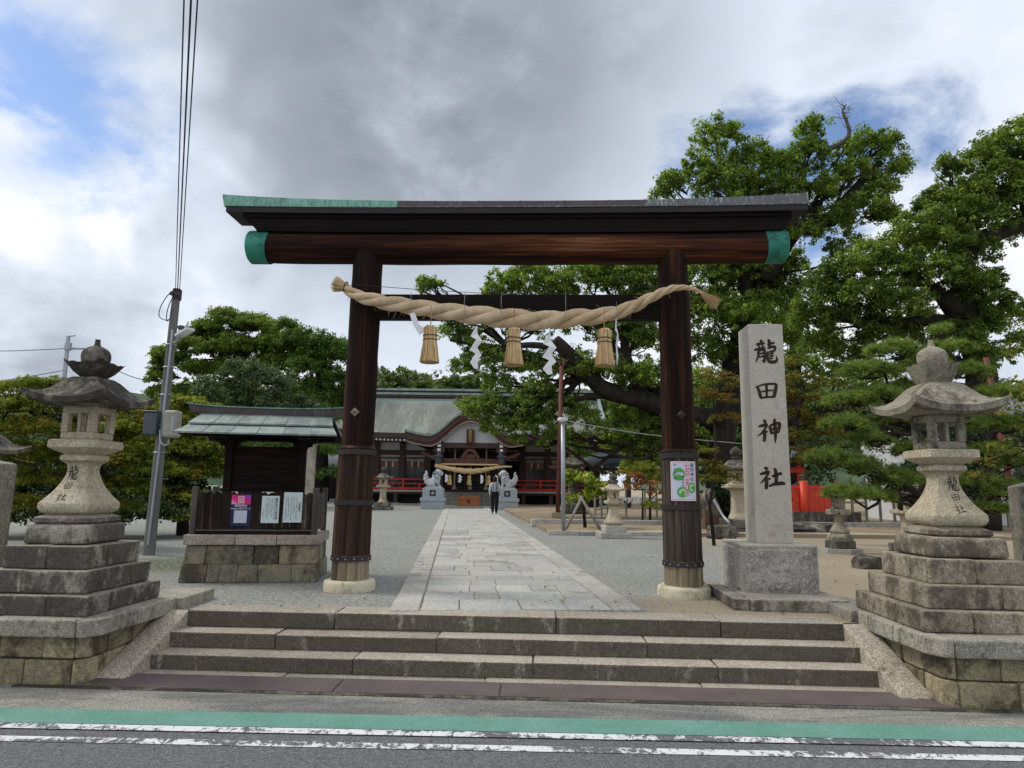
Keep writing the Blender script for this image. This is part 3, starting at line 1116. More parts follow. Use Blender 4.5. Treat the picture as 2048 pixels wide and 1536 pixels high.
# ---- terraces with lanterns (built for the left, mirrored for the right)
def terrace(sg, label, mats):
    rt = thing('retaining_wall', label, 'retaining wall', (0, 6.5, -.41), YAW)
    I = lambda vf: ([Vector((sg * v.x, v.y, v.z + .41)) for v in vf[0]], vf[1] if sg > 0 else [tuple(reversed(f)) for f in vf[1]])
    xi = 3.37
    # front courses
    for ci, (z0, z1, off) in enumerate(((-.43, -.215, .10), (-.21, -.035, -.05))):
        x = xi + .09
        first = True
        while x < 9:
            w_ = rng.uniform(.29, .42) + (off if first else 0)
            b = .012 * ci
            obj('wall_block', I(bev(box(x + .003, x + w_ - .003, -1.0 + b + rng.uniform(-.006, .01), -.75, z0 + .003, z1 - .002), .014, 2, .004)), M[mats[0]], rt)
            x += w_
            first = False
        # chamfered corner block and return side
        b = .012 * ci
        c0 = [Vector((xi + .085, -1.0 + b, z0 + .003)), Vector((xi + .085, -.7, z0 + .003)), Vector((xi - .005, -.7, z0 + .003)), Vector((xi - .005, -.92 + b, z0 + .003))]
        c1 = [Vector((p.x, p.y, z1 - .002)) for p in c0]
        vf = (c0 + c1, [(0, 1, 2, 3), (7, 6, 5, 4), (0, 4, 5, 1), (1, 5, 6, 2), (2, 6, 7, 3), (3, 7, 4, 0)])
        vf = (vf[0], [tuple(reversed(f)) for f in vf[1]])
        obj('wall_block', I(bev(vf, .014, 2, .003)), M[mats[0]], rt)
        y = -.695
        while y < .5:
            w_ = rng.uniform(.28, .42)
            obj('wall_block', I(bev(box(xi - .06 * (y + .7) - .01, xi + .3, y + .003, y + w_ - .003, z0 + .003, z1 - .002), .014, 2, .004)), M[mats[0]], rt)
            y += w_
    # coping: front pieces, corner piece, return pieces
    zt, zb = .105, -.033
    x = xi + .05
    for i, w_ in enumerate((.72, .95, 1.2, 1.3, 1.5)):
        obj('coping_stone', I(bev(box(x + .003, x + w_ - .003, -1.06, -.45, zb, zt + rng.uniform(-.003, .003)), .016, 2, .003)), M[mats[1]], rt)
        x += w_
    c0 = [Vector((xi + .047, -1.06, zb)), Vector((xi + .047, -.5, zb)), Vector((xi - .13, -.5, zb)), Vector((xi - .11, -.93, zb)), Vector((xi - .03, -1.045, zb))]
    c1 = [Vector((p.x, p.y, zt)) for p in c0]
    n = 5
    fs = [tuple(range(n)), tuple(reversed(range(n, 2 * n)))] + [(i, i + n, (i + 1) % n + n, (i + 1) % n) for i in range(n)]
    fs = [tuple(reversed(f)) for f in fs]
    obj('coping_stone', I(bev((c0 + c1, fs), .016, 2, .002)), M[mats[1]], rt)
    for ya, yb, xa in ((-.495, .12, -.135), (.125, .75, -.20)):
        obj('coping_stone', I(bev(box(xi + xa, xi + .25, ya, yb, zb, zt), .014, 2, .003)), M[mats[1]], rt)
    obj('terrace_fill', I(box(xi + .05, 9, -.8, .7, -.4, .07)), M['earth'], rt)
    return rt


terrace(-1, 'low wall of beige stone blocks with granite coping, left of the steps', ('block', 'coping'))
terrace(1, 'low wall of yellowish stone blocks with granite coping, right of the steps', ('block', 'coping'))


def ringbox(h_out, h_in, z0, z1):
    """square frame (tube of square section)"""
    V = []
    for z_ in (z0, z1):
        for h_ in (h_out, h_in):
            V += [Vector((-h_, -h_, z_)), Vector((h_, -h_, z_)), Vector((h_, h_, z_)), Vector((-h_, h_, z_))]
    Fc = []
    for i in range(4):
        j = (i + 1) % 4
        Fc += [(i, j, 8 + j, 8 + i), (4 + j, 4 + i, 12 + i, 12 + j), (j, i, 4 + i, 4 + j), (8 + i, 8 + j, 12 + j, 12 + i)]
    return V, Fc


def curved_roof(h_, z0, z1, top, lift, thick=.10, nseg=12):
    """square stone roof with upswept corners; from eave half-width h_ to top half-width"""
    prof = [(1.0, 0.0), (.90, .07), (.78, .22), (.66, .42), (.54, .66), (.44, .86), (.36, .96), (top / h_, 1.0)]
    V, Fc = [], []
    per = nseg * 4

    def ring(hw, z_, k, l_):
        for s in range(4):
            for i in range(nseg):
                t_ = -1 + 2 * i / nseg
                p = Vector((t_ * hw, -hw, 0))
                q = Matrix.Rotation(s * math.pi / 2, 3, 'Z') @ p
                c_ = (abs(t_) ** 2.6) * l_
                q2 = q * (1 + .06 * c_ / max(l_, 1e-6) * k) if l_ > 0 else q
                V.append(Vector((q2.x, q2.y, z_ + c_)))
    ring(h_ * .30, z0 + thick * .1, 0, 0)
    ring(h_ * .55, z0 - .012, 0, 0)
    ring(h_ * .97, z0, 1, lift * .85)
    for i, (f_, g_) in enumerate(prof):
        ring(h_ * f_, z0 + thick * (1 if i == 0 else 1) + (z1 - z0 - thick) * g_, max(0, 1 - i * .5), lift * max(0, 1 - i / 3.2) ** 1.5)
    n = len(V) // per
    for i in range(n - 1):
        for k in range(per):
            k2 = (k + 1) % per
            Fc.append((i * per + k, i * per + k2, (i + 1) * per + k2, (i + 1) * per + k))
    Fc.append(tuple(reversed(range(per))))
    Fc.append(tuple(range((n - 1) * per, n * per)))
    return V, Fc


def petals(h0, h1, z0, z1, lift):
    """square lotus dish with scalloped rim and raised corner tips"""
    V, Fc = [], []
    N_ = 48
    for f_, g_, l_ in ((h0, 0, 0), ((h0 + h1) / 2, .45, .2), (h1, 1, 1), (h1 * .7, .92, .1), (h1 * .4, .9, 0)):
        for k in range(N_):
            a = 2 * math.pi * (k + .5) / N_ + math.pi / 4
            c_, s_ = math.cos(a), math.sin(a)
            m_ = max(abs(c_), abs(s_))
            sq = .55 + .45 / m_
            V.append(Vector((c_ * f_ * sq, s_ * f_ * sq, z0 + (z1 - z0) * g_ + l_ * (lift * abs(math.sin(a * 2 )) ** 6 + .018 * abs(math.sin(a * 6))))))
    for i in range(4):
        for k in range(N_):
            k2 = (k + 1) % N_
            Fc.append((i * N_ + k, i * N_ + k2, (i + 1) * N_ + k2, (i + 1) * N_ + k))
    Fc.append(tuple(reversed(range(N_))))
    Fc.append(tuple(range(4 * N_, 5 * N_)))
    return V, Fc


def big_lantern(label, loc, rz, right):
    rt = thing('stone_lantern', label, 'stone lantern', loc, rz, 'tall stone lanterns flanking the steps')
    tm = M['tierr' if right else 'tier']
    sm, rm = M['lantern'], M['lroofr' if right else 'lroof']
    sgn = -1 if right else 1
    # stepped pedestal, each course of four stones
    for i, (h_, z0, z1) in enumerate(((.58, .105, .272), (.49, .274, .458), (.40, .46, .655)) if right else ((.53, .105, .272), (.455, .274, .458), (.38, .46, .655))):
        jx = (.18, -.12, .02)[i] * sgn
        jy = (-.32, .05, -.2)[i]
        for xa, xb in ((-h_, jx), (jx, h_)):
            for ya, yb in ((-h_, jy + .1), (jy + .1, h_)):
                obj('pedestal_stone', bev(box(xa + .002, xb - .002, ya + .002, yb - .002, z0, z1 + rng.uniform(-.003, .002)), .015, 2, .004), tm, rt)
    h_ = .325 if right else .292
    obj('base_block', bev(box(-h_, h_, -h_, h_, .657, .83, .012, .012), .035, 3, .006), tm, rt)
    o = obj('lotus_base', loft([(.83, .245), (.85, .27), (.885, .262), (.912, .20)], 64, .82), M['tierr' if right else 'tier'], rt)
    autosmooth(o)
    # waisted shaft
    pr = spline([(.912, .185), (.93, .215), (.965, .236), (1.005, .236), (1.03, .222), (1.09, .178), (1.16, .138), (1.24, .106), (1.30, .093), (1.35, .098), (1.375, .116), (1.385, .135)], 40)
    o = obj('shaft', loft(pr, 128, .95), sm, rt)
    autosmooth(o, 50)
    o = obj('collar', bev(loft([(1.386, .13), (1.40, .150), (1.435, .150), (1.452, .125)], 64, .9), .001), sm, rt)
    autosmooth(o, 40)
    o = obj('platform', loft([(1.452, .13), (1.462, .145), (1.505, .222), (1.512, .228), (1.575, .226), (1.582, .205)], 8 * 8, .93), sm, rt)
    autosmooth(o, 30)
    # light box: frame with openings
    zb, zt, hb = 1.583, 1.90, .156
    parts = []
    parts.append(bev(box(-hb, hb, -hb, hb, zb, zb + .07), .02, 2))
    parts.append(bev(box(-hb, hb, -hb, hb, zt - .075, zt), .014, 2))
    for a in (-1, 1):
        for b in (-1, 1):
            parts.append(bev(box(a * hb - (.066 if a > 0 else 0), a * hb + (.066 if a < 0 else 0), b * hb - (.066 if b > 0 else 0), b * hb + (.066 if b < 0 else 0), zb + .065, zt - .07), .008, 1))
    parts.append(box(-.013, .013, -hb + .02, -hb + .05, zb + .065, zt - .07))
    parts.append(box(-.013, .013, hb - .05, hb - .02, zb + .065, zt - .07))
    o = obj('light_box', merge(*parts), sm if not right else M['lroofr'], rt)
    # roof
    rz0, rz1 = (1.90, 2.17) if not right else (1.90, 2.19)
    o = obj('roof', curved_roof(.385 if right else .37, rz0, rz1, .12, .085, .055, 16), rm, rt)
    autosmooth(o, 40)
    if right:
        o = obj('finial_neck', petals(.115, .20, rz1 - .01, 2.345, .015), rm, rt)
        autosmooth(o, 40)
        zf = 2.33
    else:
        o = obj('lotus_dish', petals(.08, .225, rz1 - .01, 2.285, .03), rm, rt)
        autosmooth(o, 40)
        zf = 2.275
    pr = spline([(zf, .085), (zf + .03, .112), (zf + .10, .125), (zf + .155, .112), (zf + .19, .07), (zf + .205, .035), (zf + .225, .026), (zf + .27, .022)], 30)
    o = obj('finial_ball', loft(pr, 24), rm, rt)
    autosmooth(o, 60)

    # carved characters on the front face of the shaft, following its curve
    def ysurf(x_, z_):
        rr_ = 0
        for (za, ra), (zb_, rb) in zip(pr2[:-1], pr2[1:]):
            if za <= z_ <= zb_:
                rr_ = ra + (rb - ra) * (z_ - za) / (zb_ - za + 1e-9)
        a = .0
        # half width towards the front (square-ish section)
        for _ in range(4):
            a = math.atan2(abs(x_), rr_)
        f_ = .05 + .95 / max(math.cos(a), .72)
        return -(rr_ * f_ * math.cos(a))
    pr2 = spline([(.912, .185), (.93, .215), (.965, .236), (1.005, .236), (1.03, .222), (1.09, .178), (1.16, .138), (1.24, .106), (1.30, .093), (1.35, .098), (1.375, .116), (1.385, .135)], 40)
    ox = (-.055, .0)[right]
    a = brush(['ryu'], ox - .02, 1.345, .095, .125, .1, ysurf, .003, bold=1.2)
    b = brush(['den'], ox - .015, 1.195, .07, .062, .1, ysurf, .004, bold=1.0)
    c_ = brush(['sha'], ox - .03, 1.105, .095, .078, .1, ysurf, .004, bold=.9)
    for q_ in (a, b, c_):
        obj('carved_character', q_, M['carve'], rt)
    return rt


big_lantern('tall weathered stone lantern with wide lotus dish on stepped pedestal, left of the steps', (-3.96, 6.27, 0), YAW - R(1), 0)
big_lantern('tall pale stone lantern with narrow flared neck on stepped pedestal, right of the steps', (3.88, 6.08, 0), YAW, 1)

# stone fence posts behind the lantern pedestals
for (x_, y_, zt, lb) in ((-4.93, 6.35, 1.42, 'square granite fence post at the left edge beside the left lantern'), (4.83, 6.2, 1.33, 'square granite fence post at the right edge beside the right lantern')):
    rt = thing('fence_post', lb, 'fence post', (x_, y_, 0), YAW, 'granite posts at the ends of the terraces')
    h_ = .17
    vs = box(-h_, h_, -h_, h_, .07, zt - .06)
    V, Fc = list(vs[0]), [f for f in vs[1] if f != (4, 5, 6, 7)]
    V.append(Vector((0, 0, zt)))
    Fc += [(4, 5, 8), (5, 6, 8), (6, 7, 8), (7, 4, 8)]
    obj('shaft', bev((V, Fc), .014, 2, .003), M['post'], rt)

# ================================================================== TORII
TA = R(-2.3)
torii = thing('torii_gate', 'large dark timber torii gate with copper-clad top beam and green end caps', 'torii gate', (.03, 8.02, 0), TA)


def curvex(x_, k=.0):
    return k * (abs(x_) / 3.6) ** 4


def pillar(xb, xt, side):
    z1, z2 = .12, 1.62
    wt = M['wood_v']
    o = obj('pillar', tube([Vector((xb + (xt - xb) * t_ / 12, 0, .15 + 3.95 * t_ / 12)) for t_ in range(13)], [.195 - .010 * t_ / 12 + .004 * math.sin(t_ * 2.1) for t_ in range(13)], 40, False), wt, torii)
    autosmooth(o, 60)

    def staves(za, zb, ra, rb, mat, n, ph):
        for k in range(n):
            a0 = 2 * math.pi * k / n + ph
            a1 = 2 * math.pi * (k + 1) / n + ph - .022
            V = []
            dr = rng.uniform(-.003, .003)
            for z_, r_ in ((za, ra), (zb, rb)):
                xc = xb + (xt - xb) * (z_ - .15) / 3.95
                for j in range(5):
                    a = a0 + (a1 - a0) * j / 4
                    e = -.013 if j in (0, 4) else 0
                    V.append(Vector((xc + math.cos(a) * (r_ + e + dr), math.sin(a) * (r_ + e + dr), z_)))
                for j in (4, 0):
                    a = a0 + (a1 - a0) * j / 4
                    V.append(Vector((xc + math.cos(a) * (r_ - .03), math.sin(a) * (r_ - .03), z_)))
            Fc = [(i, (i + 1) % 7, (i + 1) % 7 + 7, i + 7) for i in range(7)] + [tuple(reversed(range(7))), tuple(range(7, 14))]
            autosmooth(obj('stave', (V, Fc), mat, torii), 25)
    staves(.40, 1.63, .222, .212, M['stave' if side < 0 else 'stave_r'], 11, .1)
    staves(.10, .398, .219, .216, M['stave_low'], 11, .22)
    hs = ((1.59, .060, .0), (1.00, .055, .0), (.365, .055, .0))
    for zc, hh, _ in hs:
        xc = xb + (xt - xb) * (zc - .15) / 3.95
        r_ = .2235 + (1.63 - zc) * .005
        V, Fc = [], []
        n = 48
        for rr_, z_ in ((r_ - .01, zc - hh / 2), (r_ + .004, zc - hh / 2), (r_ + .004, zc + hh / 2), (r_ - .01, zc + hh / 2)):
            for k in range(n):
                a = 2 * math.pi * k / n
                V.append(Vector((xc + math.cos(a) * rr_, math.sin(a) * rr_, z_)))
        for i in range(3):
            for k in range(n):
                Fc.append((i * n + k, i * n + (k + 1) % n, (i + 1) * n + (k + 1) % n, (i + 1) * n + k))
        autosmooth(obj('iron_strap', (V, Fc), M['steel'], torii), 40)
        for k in range(9):
            a = -math.pi / 2 + (k - 4) * .42
            obj('strap_rivet', xf(loft([(0, .009), (.004, .008), (.006, .003)], 8), (xc + math.cos(a) * (r_ + .003), math.sin(a) * (r_ + .003), zc), a + math.pi / 2, math.pi / 2), M['galv' if zc < .5 else 'steel'], torii)
    # ledge ring above the top strap
    autosmooth(obj('stave_rim', xf(loft([(1.632, .218), (1.655, .216), (1.665, .196)], 40, cap=False), (xb + (xt - xb) * .37, 0, 0)), M['stave'], torii), 40)
    # plinth
    o = obj('plinth', loft([(-.06, .295), (.0, .30), (.085, .298), (.112, .285), (.12, .262), (.122, .2)], 56), M['plinth'], torii)
    o.location = (xb, 0, 0)
    autosmooth(o, 50)
    # diamond washer of the tie bolt
    xc = xb + (xt - xb) * .48
    dz = 2.06
    d = .055
    vf = ([Vector((0, 0, -d)), Vector((d, 0, 0)), Vector((0, 0, d)), Vector((-d, 0, 0)), Vector((0, -.018, -d * .6)), Vector((d * .6, -.018, 0)), Vector((0, -.018, d * .6)), Vector((-d * .6, -.018, 0))],
          [(0, 1, 5, 4), (1, 2, 6, 5), (2, 3, 7, 6), (3, 0, 4, 7), (4, 5, 6, 7), (3, 2, 1, 0)])
    rz_ = obj('bolt_washer', vf, M['stave_low' if side < 0 else 'steel'], torii)
    rz_.location = (xc, -.196, dz)
    bb = obj('bolt_head', xf(loft([(0, .013), (.012, .013)], 6), (0, -.018, 0), 0, math.pi / 2), M['steel'], rz_)


pillar(-1.90, -1.86, -1)
pillar(1.97, 1.93, 1)

# round main beam
n = 30
pts = [Vector((-3.14 + 6.26 * i / n, 0, 4.145 + .025 * (abs(i / n * 2 - 1)) ** 3)) for i in range(n + 1)]
autosmooth(obj('main_beam', tube(pts, [.197 + .003 * math.sin(i * .9) for i in range(n + 1)], 40), M['wood_h'], torii), 60)
for sg, nmx in ((-1, 'left'), (1, 'right')):
    x0 = 3.12 if sg < 0 else 3.05
    cp = [Vector((sg * (x0 - .01), 0, 4.167)), Vector((sg * (x0 + .0), 0, 4.168)), Vector((sg * (x0 + .235), 0, 4.17)), Vector((sg * (x0 + .25), 0, 4.17))]
    autosmooth(obj('beam_cap', tube(cp, [.197, .209, .209, .195], 40), M['cu_cap'], torii), 40)


def beamx(x0, x1, y0, y1, zf0, zf1, n=24, e0=0, e1=0, tz=0):
    """long beam following the slight rise of the ends; e0/e1 slant the ends"""
    V, Fc = [], []
    for i in range(n + 1):
        t_ = i / n
        for (yy_, top) in ((y0 + (tz if 0 else 0), 0), (y1, 0), (y1 - tz, 1), (y0 + tz, 1)):
            xx = x0 + (x1 - x0) * t_
            if top:
                xx = (x0 - e0) + (x1 + e1 - x0 + e0) * t_
            z_ = (zf1 if top else zf0)(xx)
            V.append(Vector((xx, yy_, z_)))
    for i in range(n):
        for k in range(4):
            k2 = (k + 1) % 4
            Fc.append((i * 4 + k, i * 4 + k2, (i + 1) * 4 + k2, (i + 1) * 4 + k))
    Fc.append((3, 2, 1, 0))
    Fc.append((n * 4, n * 4 + 1, n * 4 + 2, n * 4 + 3))
    Fc = [tuple(reversed(f)) for f in Fc]
    return V, Fc


rise = lambda k: (lambda x_: k * (abs(x_) / 3.6) ** 2.6)
zf = lambda z_, k: (lambda x_: z_ + k * (abs(x_) / 3.6) ** 2.8)
obj('upper_beam', beamx(-3.24, 3.24, -.17, .17, zf(4.30, .04), zf(4.475, .03), 24, .12, .12), M['wood_dark'], torii)
obj('roof_board', beamx(-3.42, 3.34, -.19, .19, zf(4.477, .03), zf(4.52, .03), 24, .0, .0), M['wood_dark'], torii)
obj('fascia_board', beamx(-3.62, 3.52, -.23, .23, zf(4.525, .03), zf(4.60, .03), 24), M['fascia'], torii)
# copper ridge cover: separate sheets
segs = [(-3.66, -3.30), (-3.30, -2.95), (-2.95, -2.55), (-2.55, -2.12), (-2.12, -1.82), (-1.82, -1.48)]
segs2 = [(-1.48, -1.0), (-1.0, -.45), (-.45, .06), (.06, .6), (.6, 1.15), (1.15, 1.58)]
segs3 = [(1.58, 2.0), (2.0, 2.4), (2.4, 2.85), (2.85, 3.22), (3.22, 3.54)]
for ss, mt in ((segs, 'cu_green'), (segs2, 'cu_brown'), (segs3, 'cu_grey')):
    for a, b in ss:
        e0 = .0
        pr_ = 0
        V = beamx(a + .0015, b - .0015, -.208 + rng.uniform(-.001, .001), .208, zf(4.605, .03), zf(4.70, .095), 3, .045 if a < -3.6 else 0, .0, .02)
        obj('copper_sheet', V, M[mt], torii)
        obj('sheet_seam', beamx(b - .012, b + .006, -.213, .213, zf(4.605, .03), zf(4.703, .095), 1, 0, 0, .02), M[mt], torii)
for (a, b, mt) in ((-3.64, -1.48, 'cu_green'), (-1.48, 3.53, 'cu_grey')):
    obj('drip_edge', beamx(a, b, -.24, .24, zf(4.598, .03), zf(4.612, .03), 16), M[mt], torii)
# tie beam
obj('tie_beam', bev(box(-1.75, 1.82, -.075, .075, 3.235, 3.54), .008, 1), M['wood_dark'], torii)
ToriiM = Matrix.Translation((.03, 8.02, 0)) @ Matrix.Rotation(TA, 4, 'Z')


# ---- straw rope
def toriiL(u, v_, yl):
    """point of the local plane y = yl of the gate seen at u, v"""
    inv = ToriiM.inverted()
    o_ = inv @ EYE
    d_ = inv.to_3x3() @ ray(u, v_)
    t_ = (yl - o_.y) / d_.y
    return o_ + d_ * t_


def twisted(ctrl, nstr, turns, seg=10, n=120, strandf=.56):
    """ctrl: (x, y, z, radius) -> list of strands"""
    sp = spline(ctrl, n)
    out = []
    L = [0]
    for a, b in zip(sp[:-1], sp[1:]):
        L.append(L[-1] + (Vector(b[:3]) - Vector(a[:3])).length / max(.03, (a[3] + b[3]) / 2))
    for s in range(nstr):
        pts, rad = [], []
        for i, (x_, y_, z_, r_) in enumerate(sp):
            p = Vector((x_, y_, z_))
            d_ = (Vector(sp[min(i + 1, n - 1)][:3]) - Vector(sp[max(i - 1, 0)][:3])).normalized()
            e1 = d_.cross(Vector((0, 1, 0))).normalized()
            e2 = d_.cross(e1)
            a = turns * 2 * math.pi * L[i] / L[-1] + 2 * math.pi * s / nstr
            f_ = 1 - strandf
            pts.append(p + (e1 * math.cos(a) + e2 * math.sin(a)) * r_ * f_)
            rad.append(r_ * strandf * (1 + .03 * math.sin(i * 1.7)))
        out.append(tube(pts, rad, seg))
    return out


yr = -.32
ctrl = []
for u, v_, r_ in ((688, 574, .055), (712, 590, .078), (760, 603, .098), (820, 613, .112), (880, 622, .118), (950, 630, .128), (1020, 637, .135), (1090, 641, .130), (1150, 636, .120), (1210, 630, .105), (1262, 615, .088), (1300, 596, .070), (1335, 580, .052), (1362, 575, .04), (1385, 578, .030), (1407, 587, .02)):
    p = toriiL(u, v_, yr + (.10 if 760 < u < 1290 else 0))
    ctrl.append((p.x, p.y, p.z, r_ * .93))
rope = thing('sacred_rope', 'thick twisted straw rope hung across the torii pillars, tapering to the right', 'rope', ToriiM @ Vector((0, yr, 3.2)), 0)
TL = ToriiM


def tow(vf):
    return [TL @ Vector(v) for v in vf[0]], vf[1]


for s_ in twisted(ctrl, 3, -5.8, 14, 170, .50):
    obj('strand', tow(s_), M['rope'], rope, True, None, True)
rr = random.Random(8)
vf = []
spc = spline(ctrl, 200)
for k in range(110):
    x_, y_, z_, r_ = spc[rr.randrange(4, 190)]
    a = rr.uniform(0, 2 * math.pi)
    p_ = Vector((x_, y_ + math.cos(a) * r_ * .9, z_ + math.sin(a) * r_ * .9))
    d_ = Vector((rr.uniform(-1, 1), math.cos(a) * .5, math.sin(a) * .5 - .2)).normalized() * rr.uniform(.03, .08)
    vf.append(tube([p_, p_ + d_ * .5, p_ + d_ + Vector((0, 0, -.008))], .0014, 3, False))
tag(obj('loose_straw', tow(merge(*vf)), M['straw'], rope, False, None, True), kind='stuff')


# frayed ends
def fray(p0, dirv, L_, r0, r1, n, seed, mat_seg=3, thick=.004):
    rr_ = random.Random(seed)
    d_ = Vector(dirv).normalized()
    e1 = d_.cross(Vector((0, 1, 0))).normalized()
    e2 = d_.cross(e1)
    vf = []
    for k in range(n):
        a, q = rr_.uniform(0, 2 * math.pi), math.sqrt(rr_.random())
        o0 = (e1 * math.cos(a) + e2 * math.sin(a)) * q
        l_ = L_ * rr_.uniform(.85, 1.05)
        p_a = Vector(p0) + o0 * r0
        p_b = Vector(p0) + d_ * l_ * .5 + o0 * (r0 * .45 + r1 * .55)
        p_c = Vector(p0) + d_ * l_ + o0 * r1
        vf.append(tube([p_a, p_b, p_c], [thick, thick, thick * .6], 3))
    return merge(*vf)


c0 = Vector(ctrl[0][:3])
obj('frayed_end', tow(fray(c0 + Vector((.02, 0, -.005)), Vector((-1, 0, .33)), .15, .045, .10, 260, 3)), M['straw'], rope, False, None, True)
obj('binding_cord', tow(tube([c0 + Vector((.02 + .058 * math.cos(a) * .3, .058 * math.sin(a), .06 * math.cos(a))) for a in [i * math.pi / 8 for i in range(33)]], .008, 6)), M['cord'], rope, False, None, True)
c1 = Vector(ctrl[-1][:3])
obj('frayed_tail', tow(fray(c1 - Vector((.03, 0, -.01)), Vector((.75, 0, -.6)), .24, .016, .085, 170, 4, thick=.0022)), M['straw'], rope, False, None, True)
wpts = [toriiL(u, v_, -.27) for u, v_ in ((688, 572), (720, 569), (757, 573), (900, 583), (1040, 588), (1180, 584), (1310, 572), (1347, 567))]
w_ = obj('hanging_wire', tube([TL @ Vector(p) for p in [Vector(q) for q in spline(wpts, 30)]], .004, 5), M['cable'], rope, False, None, True)
for u in (823, 930, 1003, 1131):
    a, b = toriiL(u, 584, -.27), toriiL(u, 640, -.36)
    obj('tie_string', tow(tube([a, a.lerp(b, .5) + Vector((0, -.08, 0)), b], .003, 4)), M['wirew'], rope, False, None, True)


# tassels
def tassel_parts(rt, H_=.44, cordlen=.24, seed=1, nst=420):
    rr_ = random.Random(seed)
    vf = []
    prof = [(0, .045), (-.02, .070), (-.12, .073), (-.20, .075), (-.28, .088), (-.44, .108)]
    k_ = H_ / .44
    for k in range(nst):
        a, q = rr_.uniform(0, 2 * math.pi), (1 if rr_.random() < .75 else math.sqrt(rr_.random()))
        l_ = rr_.uniform(.93, 1.0)
        pts = []
        for z_, r_ in prof:
            jit = rr_.uniform(-.004, .004)
            pts.append(Vector((math.cos(a) * (r_ * q * k_ + jit), math.sin(a) * (r_ * q * k_ + jit), z_ * k_ * (l_ if z_ < -.3 else 1))))
        vf.append(tube(pts, [.0055 * k_] * len(pts), 3, False))
    obj('straw_bundle', merge(*vf), M['straw'], rt)
    autosmooth(obj('straw_core', loft([(z_ * k_, r_ * .93 * k_) for z_, r_ in reversed(prof)], 16), M['strawcord'], rt), 50)
    for zc in (-.115, -.165):
        obj('binding_cord', tube([Vector((math.cos(a) * .081 * k_, math.sin(a) * .081 * k_, zc * k_ + .004 * math.sin(a))) for a in [i * math.pi / 12 for i in range(25)]], .006 * k_, 6), M['cord'], rt)
    obj('hanging_cord', tube([Vector((0, 0, 0)), Vector((.006, 0, cordlen * .5)), Vector((0, .0, cordlen))], .006 * k_, 5), M['strawcord'], rt)
    return rt


tl = ['left straw tassel hanging from the thick rope next to a twisted paper streamer', 'middle straw tassel hanging from the centre of the thick rope', 'right straw tassel hanging from the thin side of the rope near the right pillar']
t0 = None
for i, ((u, v_), lb) in enumerate(zip(((861, 652), (1028, 657), (1209, 658)), tl)):
    p = TL @ toriiL(u, v_, -.40)
    if i == 0:
        t0 = thing('straw_tassel', lb, 'tassel', p, 0, 'straw tassels under the gate rope')
        tassel_parts(t0)
    else:
        dup(t0, p, i * 1.3, lb)


def shide(label, u, v_, w_, zig, L_, rz, group='paper streamers under the gate rope', loc=None, name='paper_streamer'):
    """zigzag folded paper strip of four flaps"""
    p = loc if loc is not None else TL @ toriiL(u, v_, -.40)
    V, Fc = [], []
    W_ = w_ * 1.25
    lx = [0, -.72, -.02, -.80, -.05, -.72, -.15]
    lz = [0, -.26, -.33, -.58, -.65, -.86, -1.0]
    wx = [.10, .92, .80, .98, .82, .95, .50]
    dz_ = [-.03, .07, -.03, .07, -.03, .07, .03]
    for i in range(7):
        y_ = .010 * math.sin(i * 2.1)
        a, c_ = lx[i] * W_ * zig, lz[i] * L_
        b_, d_ = (lx[i] * zig + wx[i]) * W_, (lz[i] + dz_[i]) * L_
        V += [Vector((a, y_, c_)), Vector((b_, y_ + .012, d_)), Vector((b_, y_ + .014, d_)), Vector((a, y_ + .002, c_))]
    for i in range(6):
        for k in range(4):
            k2 = (k + 1) % 4
            Fc.append((i * 4 + k, (i + 1) * 4 + k, (i + 1) * 4 + k2, i * 4 + k2))
    Fc += [(0, 1, 2, 3), (27, 26, 25, 24)]
    rt = thing(name, label, 'paper streamer', p, rz, group)
    obj('folded_paper', (V, Fc), M['paper'], rt)
    obj('string', tube([Vector((0, 0, -.01)), Vector((0, .0, L_ * .35))], .002, 4), M['wirew'], rt)
    return rt


shide('zigzag white paper streamer, second from the left under the rope', 953, 650, .075, 1.0, .52, .2)
shide('zigzag white paper streamer hanging lowest under the rope centre', 1099, 665, .085, 1.0, .50, -.1)
shide('thin white paper streamer turned edge-on beside the right tassel', 1233, 636, .055, .45, .56, .9)
# wind-twisted first streamer
rt = thing('paper_streamer', 'white paper streamer blown sideways behind the left tassel', 'paper streamer', TL @ toriiL(828, 628, -.38), 0, 'paper streamers under the gate rope')
sp = [toriiL(u, v_, -.38) - toriiL(828, 628, -.38) for u, v_ in ((824, 626), (833, 650), (845, 664), (862, 652))]
V = []
for i, q in enumerate(sp):
    for dz in ((-.03, .03), (-.034, .03), (-.035, .035), (-.03, .03))[i]:
        V += [Vector((q.x + dz, q.y, q.z + dz * (.3 if i < 2 else 1))), Vector((q.x + dz, q.y + .003, q.z + dz * (.3 if i < 2 else 1)))]
Fc = []
for i in range(3):
    b = i * 4
    Fc += [(b, b + 2, b + 6, b + 4), (b + 1, b + 5, b + 7, b + 3), (b, b + 4, b + 5, b + 1), (b + 2, b + 3, b + 7, b + 6)]
obj('folded_paper', (V, Fc), M['paper'], rt)

# poster on the right pillar, curved round it
pz0, pz1 = 1.075, 1.52
PXC = 1.955
pos = thing('festival_poster', 'white and green festival poster with red lettering wrapped on the right pillar', 'poster', TL @ Vector((PXC, -.235, pz0)), TA)
PR = .232


def curvy(x_, z_=0, d=0):
    return Vector((math.sin(x_ / PR) * (PR + d), .235 - math.cos(x_ / PR) * (PR + d), z_ - pz0))


